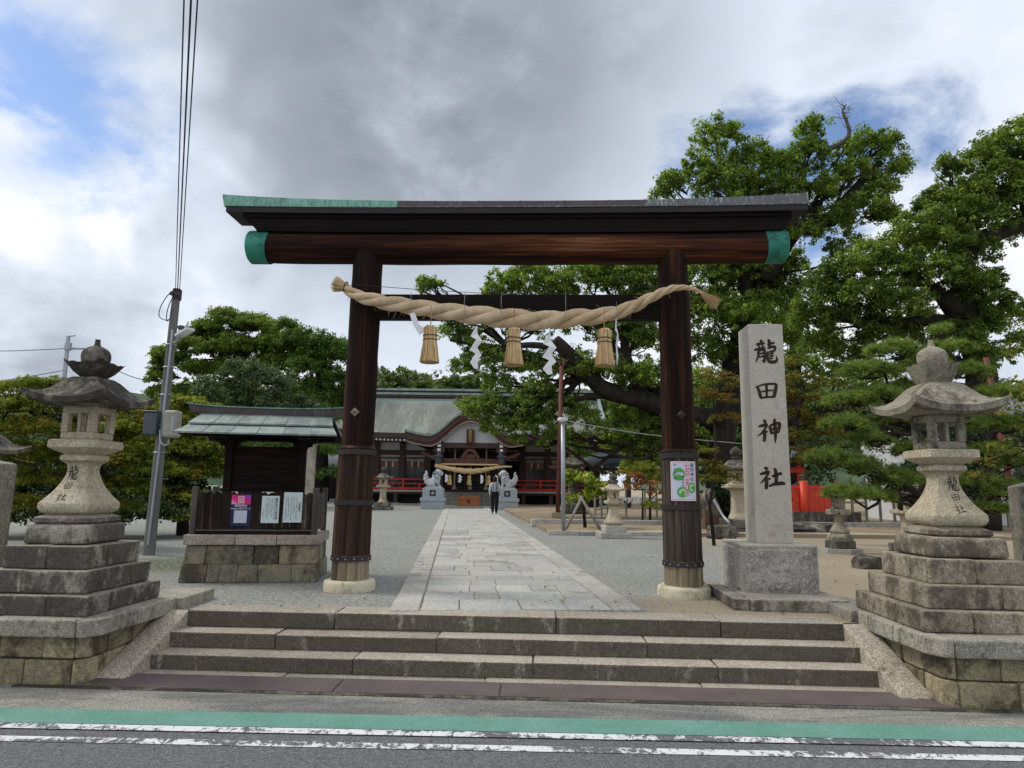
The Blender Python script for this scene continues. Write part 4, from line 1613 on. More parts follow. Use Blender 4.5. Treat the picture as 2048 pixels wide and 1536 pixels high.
def curved_panel(x0, x1, z0, z1, d, mat, name, n=10, skew=0.0):
    V, Fc = [], []
    for i in range(n + 1):
        a = x0 + (x1 - x0) * i / n
        for z_ in (z0, z1):
            V.append(curvy(a + skew * (z_ - pz0), z_, d))
            V.append(curvy(a + skew * (z_ - pz0), z_, d - .001))
    for i in range(n):
        b = i * 4
        Fc += [(b, b + 4, b + 6, b + 2), (b + 1, b + 3, b + 7, b + 5), (b + 2, b + 6, b + 7, b + 3), (b, b + 1, b + 5, b + 4)]
    Fc += [(0, 2, 3, 1), (n * 4, n * 4 + 1, n * 4 + 3, n * 4 + 2)]
    return obj(name, (V, Fc), M[mat], pos)


PW = .150
curved_panel(-PW, PW, pz0, pz1, .002, 'paper', 'poster_sheet')
curved_panel(-PW + .010, PW - .010, pz0 + .010, pz1 - .010, .0035, 'postpink', 'border')
curved_panel(-PW + .016, PW - .016, pz0 + .016, pz1 - .016, .005, 'postbg', 'sheet_face')


def curved_disc(xc, zc, r0, r1, d, mat, half=None, sz=1.0):
    V, Fc = [], []
    n = 40
    a0, a1 = half or (0, 2 * math.pi)
    for k in range(n + 1):
        a = a0 + (a1 - a0) * k / n
        for r_ in (r0, r1):
            V.append(curvy(xc + math.cos(a) * r_, zc + math.sin(a) * r_ * sz, d))
    for k in range(n):
        Fc.append((2 * k, 2 * k + 1, 2 * k + 3, 2 * k + 2))
    return obj('emblem', (V, Fc), M[mat], pos)


curved_disc(-.055, 1.375, 0.0, .066, .0065, 'postgreen', None, 1.1)
curved_disc(-.055, 1.372, .0, .040, .0075, 'postbg', (R(0), R(180)), .55)
curved_disc(-.02, 1.172, .0, .060, .0065, 'postgreen')
curved_disc(-.012, 1.165, .022, .045, .0075, 'postgreen2', (R(-60), R(200)))
curved_disc(.088, 1.222, .0, .046, .0065, 'postgreen', None, 1.35)
curved_disc(.086, 1.222, .012, .032, .0075, 'postgreen2', (R(40), R(300)), 1.3)


def ctext(s, xc, ztop, size, mat, stepz):
    """vertical column of characters bent onto the pillar"""
    for i, ch in enumerate(s):
        o = txt(ch, size, M[mat], pos, (0, 0, 0), name='lettering', ext=.0)
        me = o.data
        for v_ in me.vertices:
            c_ = curvy(xc + v_.co.x, ztop - i * stepz + v_.co.y, .0085)
            v_.co = c_
        o.rotation_euler = (0, 0, 0)


ctext('龍田神社', .096, 1.475, .048, 'ink', .052)
ctext('七五三まいり', .036, 1.462, .074, 'postred', .062)
ctext('十一月中', -.098, 1.478, .046, 'ink', .052)
ctext('毎日受付', -.015, 1.345, .026, 'ink', .034)

# ================================================================== inscription pillar
PY = R(-3.0)
pil = thing('shrine_name_pillar', 'tall square granite pillar carved with large characters on a rough stone block', 'stone pillar', (2.93, 7.75, 0), PY)
# slab of two kerbs and block
obj('slab_stone', bev(box(-.62, -.46, -.74, .65, 0, .115), .014, 2, .004), M['slab'], pil)
obj('slab_stone', bev(box(-.455, .52, -.78, -.2, 0, .118), .018, 2, .005), M['slab'], pil)
obj('slab_stone', bev(box(-.455, .52, -.195, .65, 0, .116), .014, 2, .004), M['slab'], pil)
# rough block: displaced faces framed by a dressed margin
hb = .40


def rough_block():
    V, Fc = [], []
    n = 26

    def face(org, ax, ay, nrm, amp):
        b = len(V)
        for j in range(n + 1):
            for i in range(n + 1):
                a, c_ = i / n, j / n
                p = org + ax * a + ay * c_
                m_ = min(a, 1 - a) * ax.length
                m2 = min(1 - c_, 1) * ay.length
                edge = min(m_ / .05, m2 / .04, 1)
                e = 0 if edge < 1 else 1
                q = mnoise.fractal(p * 9 + nrm * 7, 1.0, 2.0, 5) * amp + .010
                if c_ < .04:
                    q -= .006
                V.append(p + nrm * (q * e))
        for j in range(n):
            for i in range(n):
                k = b + j * (n + 1) + i
                Fc.append((k, k + 1, k + n + 2, k + n + 1))
    z0, z1 = .12, .618
    X, Y_, Z = Vector((1, 0, 0)), Vector((0, 1, 0)), Vector((0, 0, 1))
    H_ = z1 - z0
    face(Vector((-hb, -hb, z0)), X * 2 * hb, Z * H_, -Y_, .020)
    face(Vector((hb, -hb, z0)), Y_ * 2 * hb, Z * H_, X, .016)
    face(Vector((hb, hb, z0)), -X * 2 * hb, Z * H_, Y_, .016)
    face(Vector((-hb, hb, z0)), -Y_ * 2 * hb, Z * H_, -X, .018)
    b = len(V)
    V.extend([Vector((-hb, -hb, z1)), Vector((hb, -hb, z1)), Vector((hb, hb, z1)), Vector((-hb, hb, z1))])
    Fc.append((b, b + 1, b + 2, b + 3))
    return V, Fc


o = obj('base_block', rough_block(), M['roughblk'], pil)
o.location = (.0, .07, 0)
obj('block_margin', bev(box(-hb - .004, hb + .004, -hb - .004, hb + .004, .596, .624), .008, 2), M['pillar'], o)
hp = .205
vs = box(-hp, hp, -hp, hp, .624, 3.12, .005, .005)
V, Fc = list(vs[0]), [f for f in vs[1] if f != (4, 5, 6, 7)]
V.append(Vector((0, 0, 3.165)))
Fc += [(4, 5, 8), (5, 6, 8), (6, 7, 8), (7, 4, 8)]
sh = obj('shaft', bev((V, Fc), .010, 2, .001), M['pillar'], pil)
sh.location = (.02, .06, 0)
for k, zt, wd, ht in (('ryu', 2.93, .255, .27), ('den', 2.43, .235, .20), ('jin', 2.00, .255, .25), ('sha', 1.47, .27, .245)):
    obj('carved_character', brush([k], -.14, zt, wd, ht, 0, lambda x_, z_: -hp + (z_ - .62) / 2.45 * .005, .002, bold=1.8), M['carve'], sh)

# ================================================================== notice board
BR = R(8)
base_loc = (-3.22, 8.58, 0)
nb_ = thing('notice_shelter', 'dark timber notice shelter with green copper roof on a masonry base', 'notice shelter', base_loc, BR)
# masonry base: two courses with battered faces
def battered(xa, xb, za, zb, hw0=.83, hw1=.775, y0a=-.05, ztot=.45):
    f = lambda z_: hw0 + (hw1 - hw0) * z_ / ztot
    g = lambda z_: y0a + .045 * z_ / ztot
    q = []
    for z_ in (za, zb):
        sxa, sxb = xa * f(z_), xb * f(z_)
        q += [Vector((sxa, g(z_), z_)), Vector((sxb, g(z_), z_)), Vector((sxb, g(z_) + .14, z_)), Vector((sxa, g(z_) + .14, z_))]
    return q, BF


for cuts, za, zb in (((-1, -.62, -.18, .12, .62, 1), .0, .215), ((-1, -.68, .04, .42, 1), .217, .447)):
    for a, b in zip(cuts[:-1], cuts[1:]):
        obj('base_stone', bev(battered(a + .003, b - .003, za + .002, zb), .012, 2, .005), M['bbase'], nb_)
    for sg in (-1, 1):
        for ya, yb in ((.09, .38), (.38, .72), (.72, 1.02)):
            hw = .83 - .055 * (zb / .45)
            x0, x1 = sorted((sg * hw, sg * (hw - .2)))
            obj('base_stone', bev(box(x0, x1, ya + .003, yb - .003, za + .002, zb), .012, 2, .005), M['bbase'], nb_)
obj('base_core', box(-.7, .7, .06, 1.0, 0, .44), M['bbase'], nb_)
for a, b in ((-.81, -.2), (-.2, .3), (.3, .81)):
    obj('cap_stone', bev(box(a + .002, b - .002, -.045, .30, .45, .575), .014, 2, .002), M['bcap'], nb_)
for sg in (-1, 1):
    x0, x1 = sorted((sg * .81, sg * .45))
    obj('cap_stone', bev(box(x0, x1, .303, 1.03, .45, .574), .014, 2, .002), M['bcap'], nb_)
obj('cap_core', box(-.448, .448, .303, 1.02, .44, .565), M['bcap'], nb_)


def picket(x_, y_, w_, z0, z1, th=.02, rz=0):
    V = []
    for yy_ in (-th / 2, th / 2):
        V += [Vector((-w_ / 2, yy_, z0)), Vector((w_ / 2, yy_, z0)), Vector((w_ / 2, yy_, z1 - .03)), Vector((w_ * .25, yy_, z1 - .006)), Vector((0, yy_, z1)), Vector((-w_ * .25, yy_, z1 - .006)), Vector((-w_ / 2, yy_, z1 - .03))]
    Fc = [tuple(range(7)), tuple(reversed(range(7, 14)))] + [(i, i + 7, (i + 1) % 7 + 7, (i + 1) % 7) for i in range(7)]
    Fc = [Fc[0]] + [Fc[1]] + [tuple(reversed(f)) if 0 else f for f in Fc[2:]]
    return xf((V, Fc), (x_, y_, 0), rz)


n = 15
for i in range(n):
    x_ = -.66 + 1.32 * i / (n - 1)
    obj('picket', picket(x_, .06, .089, .635, 1.10 + rng.uniform(-.006, .006), .022), M['fence'], nb_)
for sg in (-1, 1):
    for i in range(8):
        obj('picket', picket(sg * .735, .16 + i * .098, .075, .62, 1.10, .02, math.pi / 2), M['fencepost'], nb_)
    for y_ in (.06, .92):
        obj('fence_post', bev(box(sg * .735 - .035, sg * .735 + .035, y_ - .035, y_ + .035, .575, 1.165), .006), M['fencepost'], nb_)
    obj('fence_rail', box(sg * .735 - .03 * (1 if sg > 0 else -1) - .012, sg * .735 - .03 * (1 if sg > 0 else -1) + .012, .1, .88, .98, 1.02), M['shelter'], nb_)
obj('fence_rail', box(-.70, .70, .073, .10, .98, 1.03), M['shelter'], nb_)
obj('fence_rail', box(-.70, .70, .03, .10, .578, .618), M['shelter'], nb_)
obj('concrete_lip', box(-.70, .70, .125, .15, .575, .66), M['paper'], nb_)
# shelter posts, boards, roof
for sg in (-1, 1):
    obj('post', bev(box(sg * .47 - .05, sg * .47 + .05, .42, .52, .575, 1.86), .006), M['shelter'], nb_)
    V = spline([(.33, 1.80), (.36, 1.74), (.42, 1.70), (.45, 1.62)], 6)
    # carved bracket arms
    for sd_ in (-1, 1):
        bx_ = sg * .47 + sd_ * .05
        arr = [(0, 0), (sd_ * .14, 0), (sd_ * .13, -.045), (sd_ * .08, -.05), (sd_ * .07, -.09), (sd_ * .02, -.10), (0, -.14)]
        q = [Vector((bx_ + a, .44, 1.80 + b)) for a, b in arr] + [Vector((bx_ + a, .50, 1.80 + b)) for a, b in arr]
        m_ = len(arr)
        Fc = [tuple(range(m_)), tuple(reversed(range(m_, 2 * m_)))] + [(i, i + m_, (i + 1) % m_ + m_, (i + 1) % m_) for i in range(m_)]
        obj('bracket', (q, Fc), M['shelter'], nb_)
    obj('cross_arm', bev(box(sg * .47 - .04, sg * .47 + .04, .0, .94, 1.79, 1.86), .006), M['shelter'], nb_)
for i in range(6):
    z0 = 1.13 + i * .09
    obj('board', bev(box(-.42, .42, .455, .48, z0 + .002, z0 + .088), .004), M['shelter'], nb_)
obj('board_backing', box(-.42, .42, .482, .50, 1.10, 1.70), M['shelter'], nb_)
obj('board_frame', bev(box(-.42, .42, .44, .50, 1.672, 1.70), .004), M['shelter'], nb_)
obj('board_frame', bev(box(-.42, .42, .44, .50, 1.10, 1.128), .004), M['shelter'], nb_)
obj('eave_beam', bev(box(-.85, .85, .03, .10, 1.80, 1.865), .005), M['shelter'], nb_)
obj('eave_beam', bev(box(-.85, .85, .84, .91, 1.80, 1.865), .005), M['shelter'], nb_)
obj('lintel', bev(box(-.9, .9, .43, .51, 1.865, 1.93), .005), M['shelter'], nb_)
for i in range(15):
    x_ = -.84 + i * .12
    obj('rafter', ([Vector(p) for p in ((x_ - .015, -.02, 1.845), (x_ + .015, -.02, 1.845), (x_ + .015, .47, 2.03), (x_ - .015, .47, 2.03), (x_ - .015, -.02, 1.88), (x_ + .015, -.02, 1.88), (x_ + .015, .47, 2.07), (x_ - .015, .47, 2.07))], BF), M['shelter'], nb_)
# copper roof: two tiers each slope, sheet by sheet
for fb in (1, -1):
    yc = .47
    Yf = lambda y_: yc + fb * (y_ - yc)
    for (ya, za, yb, zb, xa, xb, nm) in ((-.20, 1.835, .10, 1.955, .985, .90, 6), (.06, 1.975, .43, 2.135, .90, .83, 6)):
        for i in range(nm):
            a0, a1 = -xa + 2 * xa * i / nm, -xa + 2 * xa * (i + 1) / nm
            b0, b1 = -xb + 2 * xb * i / nm, -xb + 2 * xb * (i + 1) / nm
            top = [Vector((a0 + .001, Yf(ya), za)), Vector((a1 - .001, Yf(ya), za)), Vector((b1 - .001, Yf(yb), zb)), Vector((b0 + .001, Yf(yb), zb))]
            lo = [p - Vector((0, 0, .02)) for p in top]
            fs = BF if fb > 0 else [tuple(reversed(f)) for f in BF]
            obj('copper_sheet', (lo + top, fs), M['cu_pale'], nb_)
            if i:
                obj('sheet_seam', tube([Vector((a0, Yf(ya), za + .003)), Vector((b0, Yf(yb), zb + .003))], .005, 4), M['cu_pale'], nb_)
    obj('roof_boarding', ([Vector((-.93, Yf(-.17), 1.80)), Vector((.93, Yf(-.17), 1.80)), Vector((.86, Yf(.45), 2.05)), Vector((-.86, Yf(.45), 2.05)), Vector((-.93, Yf(-.17), 1.812)), Vector((.93, Yf(-.17), 1.812)), Vector((.86, Yf(.45), 2.075)), Vector((-.86, Yf(.45), 2.075))], BF), M['shelter'], nb_)
zr = lambda z_, k: (lambda x_: z_ + k * (abs(x_) / 1.1) ** 3)
obj('ridge_beam', beamx(-.98, .98, .39, .55, zr(2.12, .03), zr(2.205, .045), 12, .05, .05), M['cu_brown'], nb_)
obj('ridge_cap', beamx(-1.04, 1.04, .375, .565, zr(2.207, .047), zr(2.222, .05), 12), M['cu_green'], nb_)
NBM = Matrix.Translation(base_loc) @ Matrix.Rotation(BR, 4, 'Z')


def nbl(u, v_, yl):
    inv = NBM.inverted()
    o_ = inv @ EYE
    d_ = inv.to_3x3() @ ray(u, v_)
    return o_ + d_ * ((yl - o_.y) / d_.y)


def paper(name, label, cat, ul, ur, vt, vb, mat, rot=0):
    a, b = nbl(ul, vb, .04), nbl(ur, vt, .04)
    rt = thing(name, label, cat, NBM @ Vector(((a.x + b.x) / 2, .040, a.z)), BR)
    w_, h_ = (b.x - a.x), b.z - a.z
    obj('sheet', bev(box(-w_ / 2, w_ / 2, -.004, .003, 0, h_), .001), M[mat], rt)
    return rt, w_, h_


rt, w_, h_ = paper('social_media_poster', 'pink and navy poster fixed to the picket fence', 'poster', 460, 503, 990, 1052, 'navy')
g = obj('gradient_panel', box(-w_ / 2, w_ / 2, -.006, -.0045, h_ * .70, h_), M['pinkp'], rt)
obj('logo', merge(ringbox(.035, .027, -.0075, -.0065)), M['paper'], rt)
lg = rt.children[-1] if rt.children else None
C.objects.get('logo').location = (0, 0, h_ * .86)
C.objects.get('logo').rotation_euler = (math.pi / 2, 0, 0)
for vsx in C.objects.get('logo').data.vertices:
    vsx.co.z = .0065 + (.0012 if vsx.co.z > -.007 else 0)
rn = []
for k in range(25):
    a = 2 * math.pi * k / 24
    rn += [Vector((math.cos(a) * .010, -.0078, h_ * .86 + math.sin(a) * .010)), Vector((math.cos(a) * .016, -.0078, h_ * .86 + math.sin(a) * .016))]
obj('logo_ring', (rn, [(2 * k, 2 * k + 1, 2 * k + 3, 2 * k + 2) for k in range(24)]), M['paper'], rt)
txt('Instagram', .022, M['paper'], rt, (0, -.0085, h_ * .745))
txt('龍田神社', .038, M['paper'], rt, (0, -.0065, h_ * .645))
txt('Instagram始めました', .0275, M['paper'], rt, (0, -.0065, h_ * .56))
obj('blank_label', box(-.078, .078, -.006, -.0045, h_ * .10, h_ * .50), M['qrgrey'], rt)


def fake_columns(rt, w_, h_, cols, seed, size):
    """columns of small brush marks too small to read in the photograph"""
    rr_ = random.Random(seed)
    V, Fc = [], []
    for (xc, z0, z1) in cols:
        z_ = z0
        while z_ > z1:
            for k in range(3):
                a = xc + rr_.uniform(-.5, .5) * size
                b_ = z_ + rr_.uniform(-.4, .4) * size
                l_, t_ = rr_.uniform(.25, .55) * size, size * .11
                if rr_.random() < .5:
                    l_, t_ = t_, l_
                b = len(V)
                V += [Vector((a - l_, -.0052, b_ - t_)), Vector((a + l_, -.0052, b_ - t_)), Vector((a + l_, -.0052, b_ + t_)), Vector((a - l_, -.0052, b_ + t_))]
                Fc.append((b, b + 1, b + 2, b + 3))
            z_ -= size * rr_.uniform(1.15, 1.6)
    tag(obj('small_writing', (V, Fc), M['ink'], rt), kind='stuff')


rt, w_, h_ = paper('shrine_notice', 'pale notice with many fine vertical lines, left of the two white notices', 'notice', 521, 560, 992, 1046, 'notice')
txt('\n'.join('龍田神社の御神徳'), .034, M['ink'], rt, (w_ * .34, -.0055, h_ * .93))
fake_columns(rt, w_, h_, [(w_ * (.20 - .105 * i), h_ * .90, h_ * (.12 + .1 * (i % 3))) for i in range(5)] + [(-w_ * .38, h_ * .5, h_ * .15)], 5, .012)
rt, w_, h_ = paper('caution_notice', 'larger white notice with bolder lines of writing, right of the two notices', 'notice', 565, 606, 985, 1045, 'notice')
txt('\n'.join('注意事項'), .030, M['ink'], rt, (w_ * .36, -.0055, h_ * .68))
fake_columns(rt, w_, h_, [(w_ * (.20 - .14 * i), h_ * .82, h_ * (.1 + .1 * (i % 2))) for i in range(5)], 6, .015)
for q in C.objects:
    if q.name.startswith('lettering') and q.parent and q.parent.name in ('shrine_notice', 'caution_notice'):
        # vertical text starts at its top line
        zs = [v_.co.y for v_ in q.data.vertices]
        if zs:
            off = max(zs)
            for v_ in q.data.vertices:
                v_.co.y -= off

# ================================================================== HALL
HX, HY = -2.45, 46.0
hall = thing('shrine_hall', 'wide shrine hall with grey copper roof, curved porch gable and dark timber front', 'shrine hall', (HX, HY, 0), 0)


def hp_(u, v_, Y):
    p = P(u, v_, Y)
    return Vector((p.x - HX, p.y - HY, p.z))


def hbox(name, x0, x1, y0, y1, z0, z1, mat, b=0):
    vf = box(x0, x1, y0, y1, z0, z1)
    return obj(name, bev(vf, b) if b else vf, M[mat], hall)


# main roof: hipped skirt with upper gable, concave slope
V, Fc = [], []
prof = [(-2.4, 4.62, 9.55), (-1.4, 5.05, 9.4), (-.2, 5.62, 9.1), (1.2, 6.4, 8.8), (2.6, 7.25, 8.75), (3.6, 7.80, 8.75)]
nx = 40
for side in (0, 1):
    for (y_, z_, hw) in prof:
        yy_ = y_ if side == 0 else 7.2 - y_
        for i in range(nx + 1):
            a = -1 + 2 * i / nx
            lift = .42 * abs(a) ** 6 * max(0, 1 - (y_ + 2.4) / 3)
            V.append(Vector((a * hw, yy_ - lift * .2, z_ + lift)))
m_ = nx + 1
for side in (0, 1):
    b0 = side * len(prof) * m_
    for j in range(len(prof) - 1):
        for i in range(nx):
            k = b0 + j * m_ + i
            f = (k, k + 1, k + m_ + 1, k + m_)
            Fc.append(f if side == 0 else tuple(reversed(f)))
for e in (0, nx):
    a = [j * m_ + e for j in range(len(prof))]
    b = [len(prof) * m_ + j * m_ + e for j in range(len(prof))]
    for j in range(len(prof) - 1):
        f = (a[j], a[j + 1], b[j + 1], b[j])
        Fc.append(f if e == 0 else tuple(reversed(f)))
roofo = obj('roof', (V, Fc), M['hallroof'], hall, True)
# eave thickness: dark fascia following the eave
V, Fc = [], []
for i in range(nx + 1):
    a = -1 + 2 * i / nx
    lift = .42 * abs(a) ** 6
    for dy, dz in ((-.02, 0.0), (-.02, -.30), (.55, -.36), (.55, 0.0)):
        V.append(Vector((a * 9.55, -2.4 + dy, 4.60 + lift + dz)))
for i in range(nx):
    for k in range(4):
        k2 = (k + 1) % 4
        Fc.append((i * 4 + k, (i + 1) * 4 + k, (i + 1) * 4 + k2, i * 4 + k2))
obj('eave_fascia', (V, Fc), M['hallwood'], roofo)
hbox('soffit', -9.3, 9.3, -1.9, .1, 4.15, 4.22, 'hallwood')
for k in range(72):
    x_ = -9.2 + 18.4 * k / 71
    if -3.3 < x_ < 3.3:
        continue
    lift = .42 * abs(x_ / 9.55) ** 6
    obj('rafter_end', box(x_ - .055, x_ + .055, -2.28, -1.7, 4.12 + lift, 4.24 + lift), M['white'], hall)
# ridge layers
for (hw, y0, y1, z0, z1, mt) in ((8.7, 3.2, 4.0, 7.72, 7.90, 'hallwood'), (8.75, 3.12, 4.08, 7.90, 8.06, 'hallgreen'), (8.7, 3.2, 4.0, 8.06, 8.2, 'hallwood'), (8.8, 3.05, 4.15, 8.2, 8.36, 'hallgreen')):
    hbox('ridge_course', -hw, hw, y0, y1, z0, z1, mt)
# gable ends of upper roof + descending ridges
for sg in (-1, 1):
    V = [Vector((sg * 8.76, -.3, 5.7)), Vector((sg * 8.76, 3.6, 7.85)), Vector((sg * 8.76, 7.5, 5.7))]
    obj('gable_end', (V + [v_ + Vector((sg * .05, 0, 0)) for v_ in V], [(0, 1, 2), (5, 4, 3), (0, 3, 4, 1), (1, 4, 5, 2)]), M['plaster'], hall)
    obj('barge_board', tube([Vector((sg * 8.85, -.5, 5.55)), Vector((sg * 8.85, 1.5, 6.6)), Vector((sg * 8.85, 3.6, 8.0))], .14, 6), M['hallgreen'], hall)
# walls
hbox('wall_panel', -8.4, 8.4, .0, .1, 3.0, 4.18, 'plaster')
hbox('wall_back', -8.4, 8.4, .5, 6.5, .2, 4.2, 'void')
post_x = [-8.3, -6.7, -4.95, -3.2, 3.2, 4.95, 6.7, 8.3]
for x_ in post_x:
    hbox('post', x_ - .2, x_ + .2, -.16, .1, .95, 4.15, 'hallwood', .02)
hbox('wall_beam', -8.4, 8.4, -.1, .05, 3.30, 3.62, 'hallwood', .01)
hbox('wall_beam', -8.4, 8.4, -.13, .02, 3.06, 3.16, 'hallwood', .01)
for x0, x1 in ((-8.1, -6.9), (-6.5, -5.15), (-4.75, -3.4), (3.4, 4.75), (5.15, 6.5), (6.9, 8.1)):
    wn_ = obj('window', box(x0, x1, .02, .06, 1.0, 3.06), M['glass'], hall)
    obj('window_frame', merge(box(x0, x0 + .07, -.03, .02, 1.0, 3.06), box(x1 - .07, x1, -.03, .02, 1.0, 3.06), box((x0 + x1) / 2 - .035, (x0 + x1) / 2 + .035, -.03, .02, 1.0, 3.06), box(x0, x1, -.03, .02, 1.0, 1.12)), M['hallwood'], wn_)
    obj('reed_blind', box(x0 + .08, x1 - .08, -.02, .015, 2.42, 2.98), M['curtain'], wn_)
    for q in (.33, .67):
        xx = x0 + (x1 - x0) * q
        obj('blind_band', box(xx - .03, xx + .03, -.035, -.022, 2.50, 2.95), M['paper'], wn_)
    obj('blind_band', box(x0 + .08, x1 - .08, -.035, -.022, 2.88, 2.98), M['deck'], wn_)
# veranda
hbox('veranda_floor', -8.9, -2.1, -1.6, .1, .84, .96, 'deck')
hbox('veranda_floor', 2.1, 8.9, -1.6, .1, .84, .96, 'deck')
hbox('veranda_joist', -8.85, 8.85, -1.5, .0, .70, .838, 'hallwood')
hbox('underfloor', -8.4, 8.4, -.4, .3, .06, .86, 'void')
for x_ in (-8.6, -6.9, -5.1, -3.3, 3.3, 5.1, 6.9, 8.6):
    hbox('floor_post', x_ - .13, x_ + .13, -1.48, -1.22, .12, .70, 'hallwood')
    hbox('footing_stone', x_ - .3, x_ + .3, -1.65, -1.05, .0, .12, 'deck')
hbox('stone_platform', -9.6, 9.6, -2.0, 6.6, .0, .055, 'stonegrey')
hbox('platform_edge', -9.7, 9.7, -2.15, -2.0, .0, .10, 'deck')
# vermilion railing
for (x0, x1) in ((-8.9, -2.2), (2.2, 8.9)):
    hbox('railing_bar', x0, x1, -1.56, -1.46, 1.62, 1.70, 'red')
    hbox('railing_bar', x0, x1, -1.55, -1.48, 1.34, 1.41, 'red')
    hbox('railing_bar', x0, x1, -1.58, -1.44, 1.0, 1.13, 'red')
    k = 0
    x_ = x0 + .1
    while x_ < x1 - .05:
        hbox('railing_post', x_ - .06, x_ + .06, -1.57, -1.45, .96, 1.66 if k % 2 == 0 else 1.36, 'red')
        x_ += 1.05
        k += 1
# porch (karahafu)
PY0, PY1 = -6.2, -1.9


def kara(t_):
    """porch gable curve: t in -1..1"""
    a = abs(t_)
    x_ = t_ * 3.9
    if a < .62:
        z_ = 4.30 + 1.50 * (math.cos(a / .62 * math.pi) * .5 + .5) ** .85
    else:
        z_ = 4.30 + .13 * ((a - .62) / .38) ** 1.6 * 2.2
    return x_, z_


def sweep(off_top, off_bot, y0, y1, inset=1.0):
    V, Fc = [], []
    n = 48
    for i in range(n + 1):
        x_, z_ = kara(-1 + 2 * i / n)
        for (y_, dz) in ((y0, off_top), (y1, off_top), (y1, off_bot), (y0, off_bot)):
            V.append(Vector((x_ * inset, y_, z_ + dz)))
    for i in range(n):
        for k in range(4):
            k2 = (k + 1) % 4
            Fc.append((i * 4 + k, (i + 1) * 4 + k, (i + 1) * 4 + k2, i * 4 + k2))
    Fc += [(0, 1, 2, 3), (n * 4 + 3, n * 4 + 2, n * 4 + 1, n * 4)]
    return V, Fc


autosmooth(obj('porch_roof', sweep(.0, -.14, PY0, .6), M['hallgreen'], hall), 50)
autosmooth(obj('porch_barge_board', sweep(-.142, -.50, PY0 + .08, PY0 + .35), M['hallwood'], hall), 50)
autosmooth(obj('porch_barge_trim', sweep(-.50, -.70, PY0 + .2, PY0 + .55, .985), M['hallwood2'], hall), 50)
autosmooth(obj('porch_barge_edge', sweep(-.70, -.74, PY0 + .17, PY0 + .3, .98), M['deck'], hall), 50)
obj('porch_ridge', tube([Vector((0, PY0 - .08, 5.86)), Vector((0, 1.2, 5.9))], .16, 8), M['hallgreen'], hall)
orn = [(0, .55), (.18, .42), (.45, .40), (.32, .2), (.40, 0), (-.40, 0), (-.32, .2), (-.45, .40), (-.18, .42)]
q = [Vector((a, PY0 - .14, 5.72 + b)) for a, b in orn] + [Vector((a, PY0 + .02, 5.72 + b)) for a, b in orn]
m_ = len(orn)
obj('ridge_ornament', (q, [tuple(reversed(range(m_))), tuple(range(m_, 2 * m_))] + [(i, (i + 1) % m_, (i + 1) % m_ + m_, i + m_) for i in range(m_)]), M['fascia'], hall)
# porch gable infill
V = []
n = 30
for i in range(n + 1):
    x_, z_ = kara(-.58 + 1.16 * i / n)
    V.append(Vector((x_ * .97, PY0 + .6, max(z_ - .68, 3.80))))
V += [Vector((2.2, PY0 + .6, 3.8)), Vector((-2.2, PY0 + .6, 3.8))]
obj('gable_plaster', (V + [v_ + Vector((0, .08, 0)) for v_ in V], [tuple(reversed(range(len(V)))), tuple(range(len(V), 2 * len(V)))]), M['plaster'], hall)
for sg in (-1, 1):
    x_ = sg * 1.86
    hbox('porch_post', x_ - .20, x_ + .20, PY0 + .55, PY0 + .95, .12, 3.9, 'hallwood2' if 0 else 'hallwood', .02)
    hbox('post_footing', x_ - .32, x_ + .32, PY0 + .42, PY0 + 1.08, .0, .12, 'deck')
    hbox('bracket_block', x_ - .32, x_ + .32, PY0 + .48, PY0 + 1.0, 3.25, 3.5, 'hallwood')
    # white capped nosings above the lanterns
    for z_ in (3.3, 3.55, 3.78):
        hbox('bracket_end', x_ - .10, x_ + .10, PY0 + .35, PY0 + .5, z_, z_ + .15, 'white')
    # hanging lanterns
    lm_ = thing('hanging_lantern', ('left' if sg < 0 else 'right') + ' dark metal hanging lantern on the porch post of the hall', 'lantern', (HX + x_ * 1.0, HY + PY0 + .28, 2.55), 0, 'hanging lanterns on the porch posts')
    autosmooth(obj('lantern_roof', loft([(.42, .32), (.46, .30), (.56, .10), (.66, .06), (.7, .02)], 6), M['darkbox'], lm_), 30)
    obj('lantern_body', loft([(.0, .14), (.03, .17), (.40, .19), (.42, .19)], 6), M['darkbox'], lm_)
    for k in range(6):
        a = math.pi / 3 * (k + .5)
        obj('lantern_bar', tube([Vector((math.cos(a) * .165, math.sin(a) * .165, .0)), Vector((math.cos(a) * .195, math.sin(a) * .195, .42))], .018, 4), M['darkbox'], lm_)
    # curved ties to the hall and side wings
    wing = [(0, 0), (.95, .42), (.85, .52), (.25, .30), (0, .34)]
    q = [Vector((sg * (2.05 + a), PY0 + .7, 2.75 + b)) for a, b in wing] + [Vector((sg * (2.05 + a), PY0 + .85, 2.75 + b)) for a, b in wing]
    m_ = 5
    obj('carved_nosing', (q, [tuple(range(m_)), tuple(reversed(range(m_, 2 * m_)))] + [(i, i + m_, (i + 1) % m_ + m_, (i + 1) % m_) for i in range(m_)]), M['hallwood2'], hall)
hbox('porch_beam', -2.25, 2.25, PY0 + .52, PY0 + .98, 3.50, 3.82, 'hallwood', .02)
hbox('porch_beam', -1.7, 1.7, PY0 + .60, PY0 + .85, 2.55, 2.88, 'hallwood2', .03)
V = [(-.62, 2.9), (-.22, 3.48), (.22, 3.48), (.62, 2.9), (.42, 2.9), (.12, 3.30), (-.12, 3.30), (-.42, 2.9)]
q = [Vector((a, PY0 + .62, b)) for a, b in V] + [Vector((a, PY0 + .78, b)) for a, b in V]
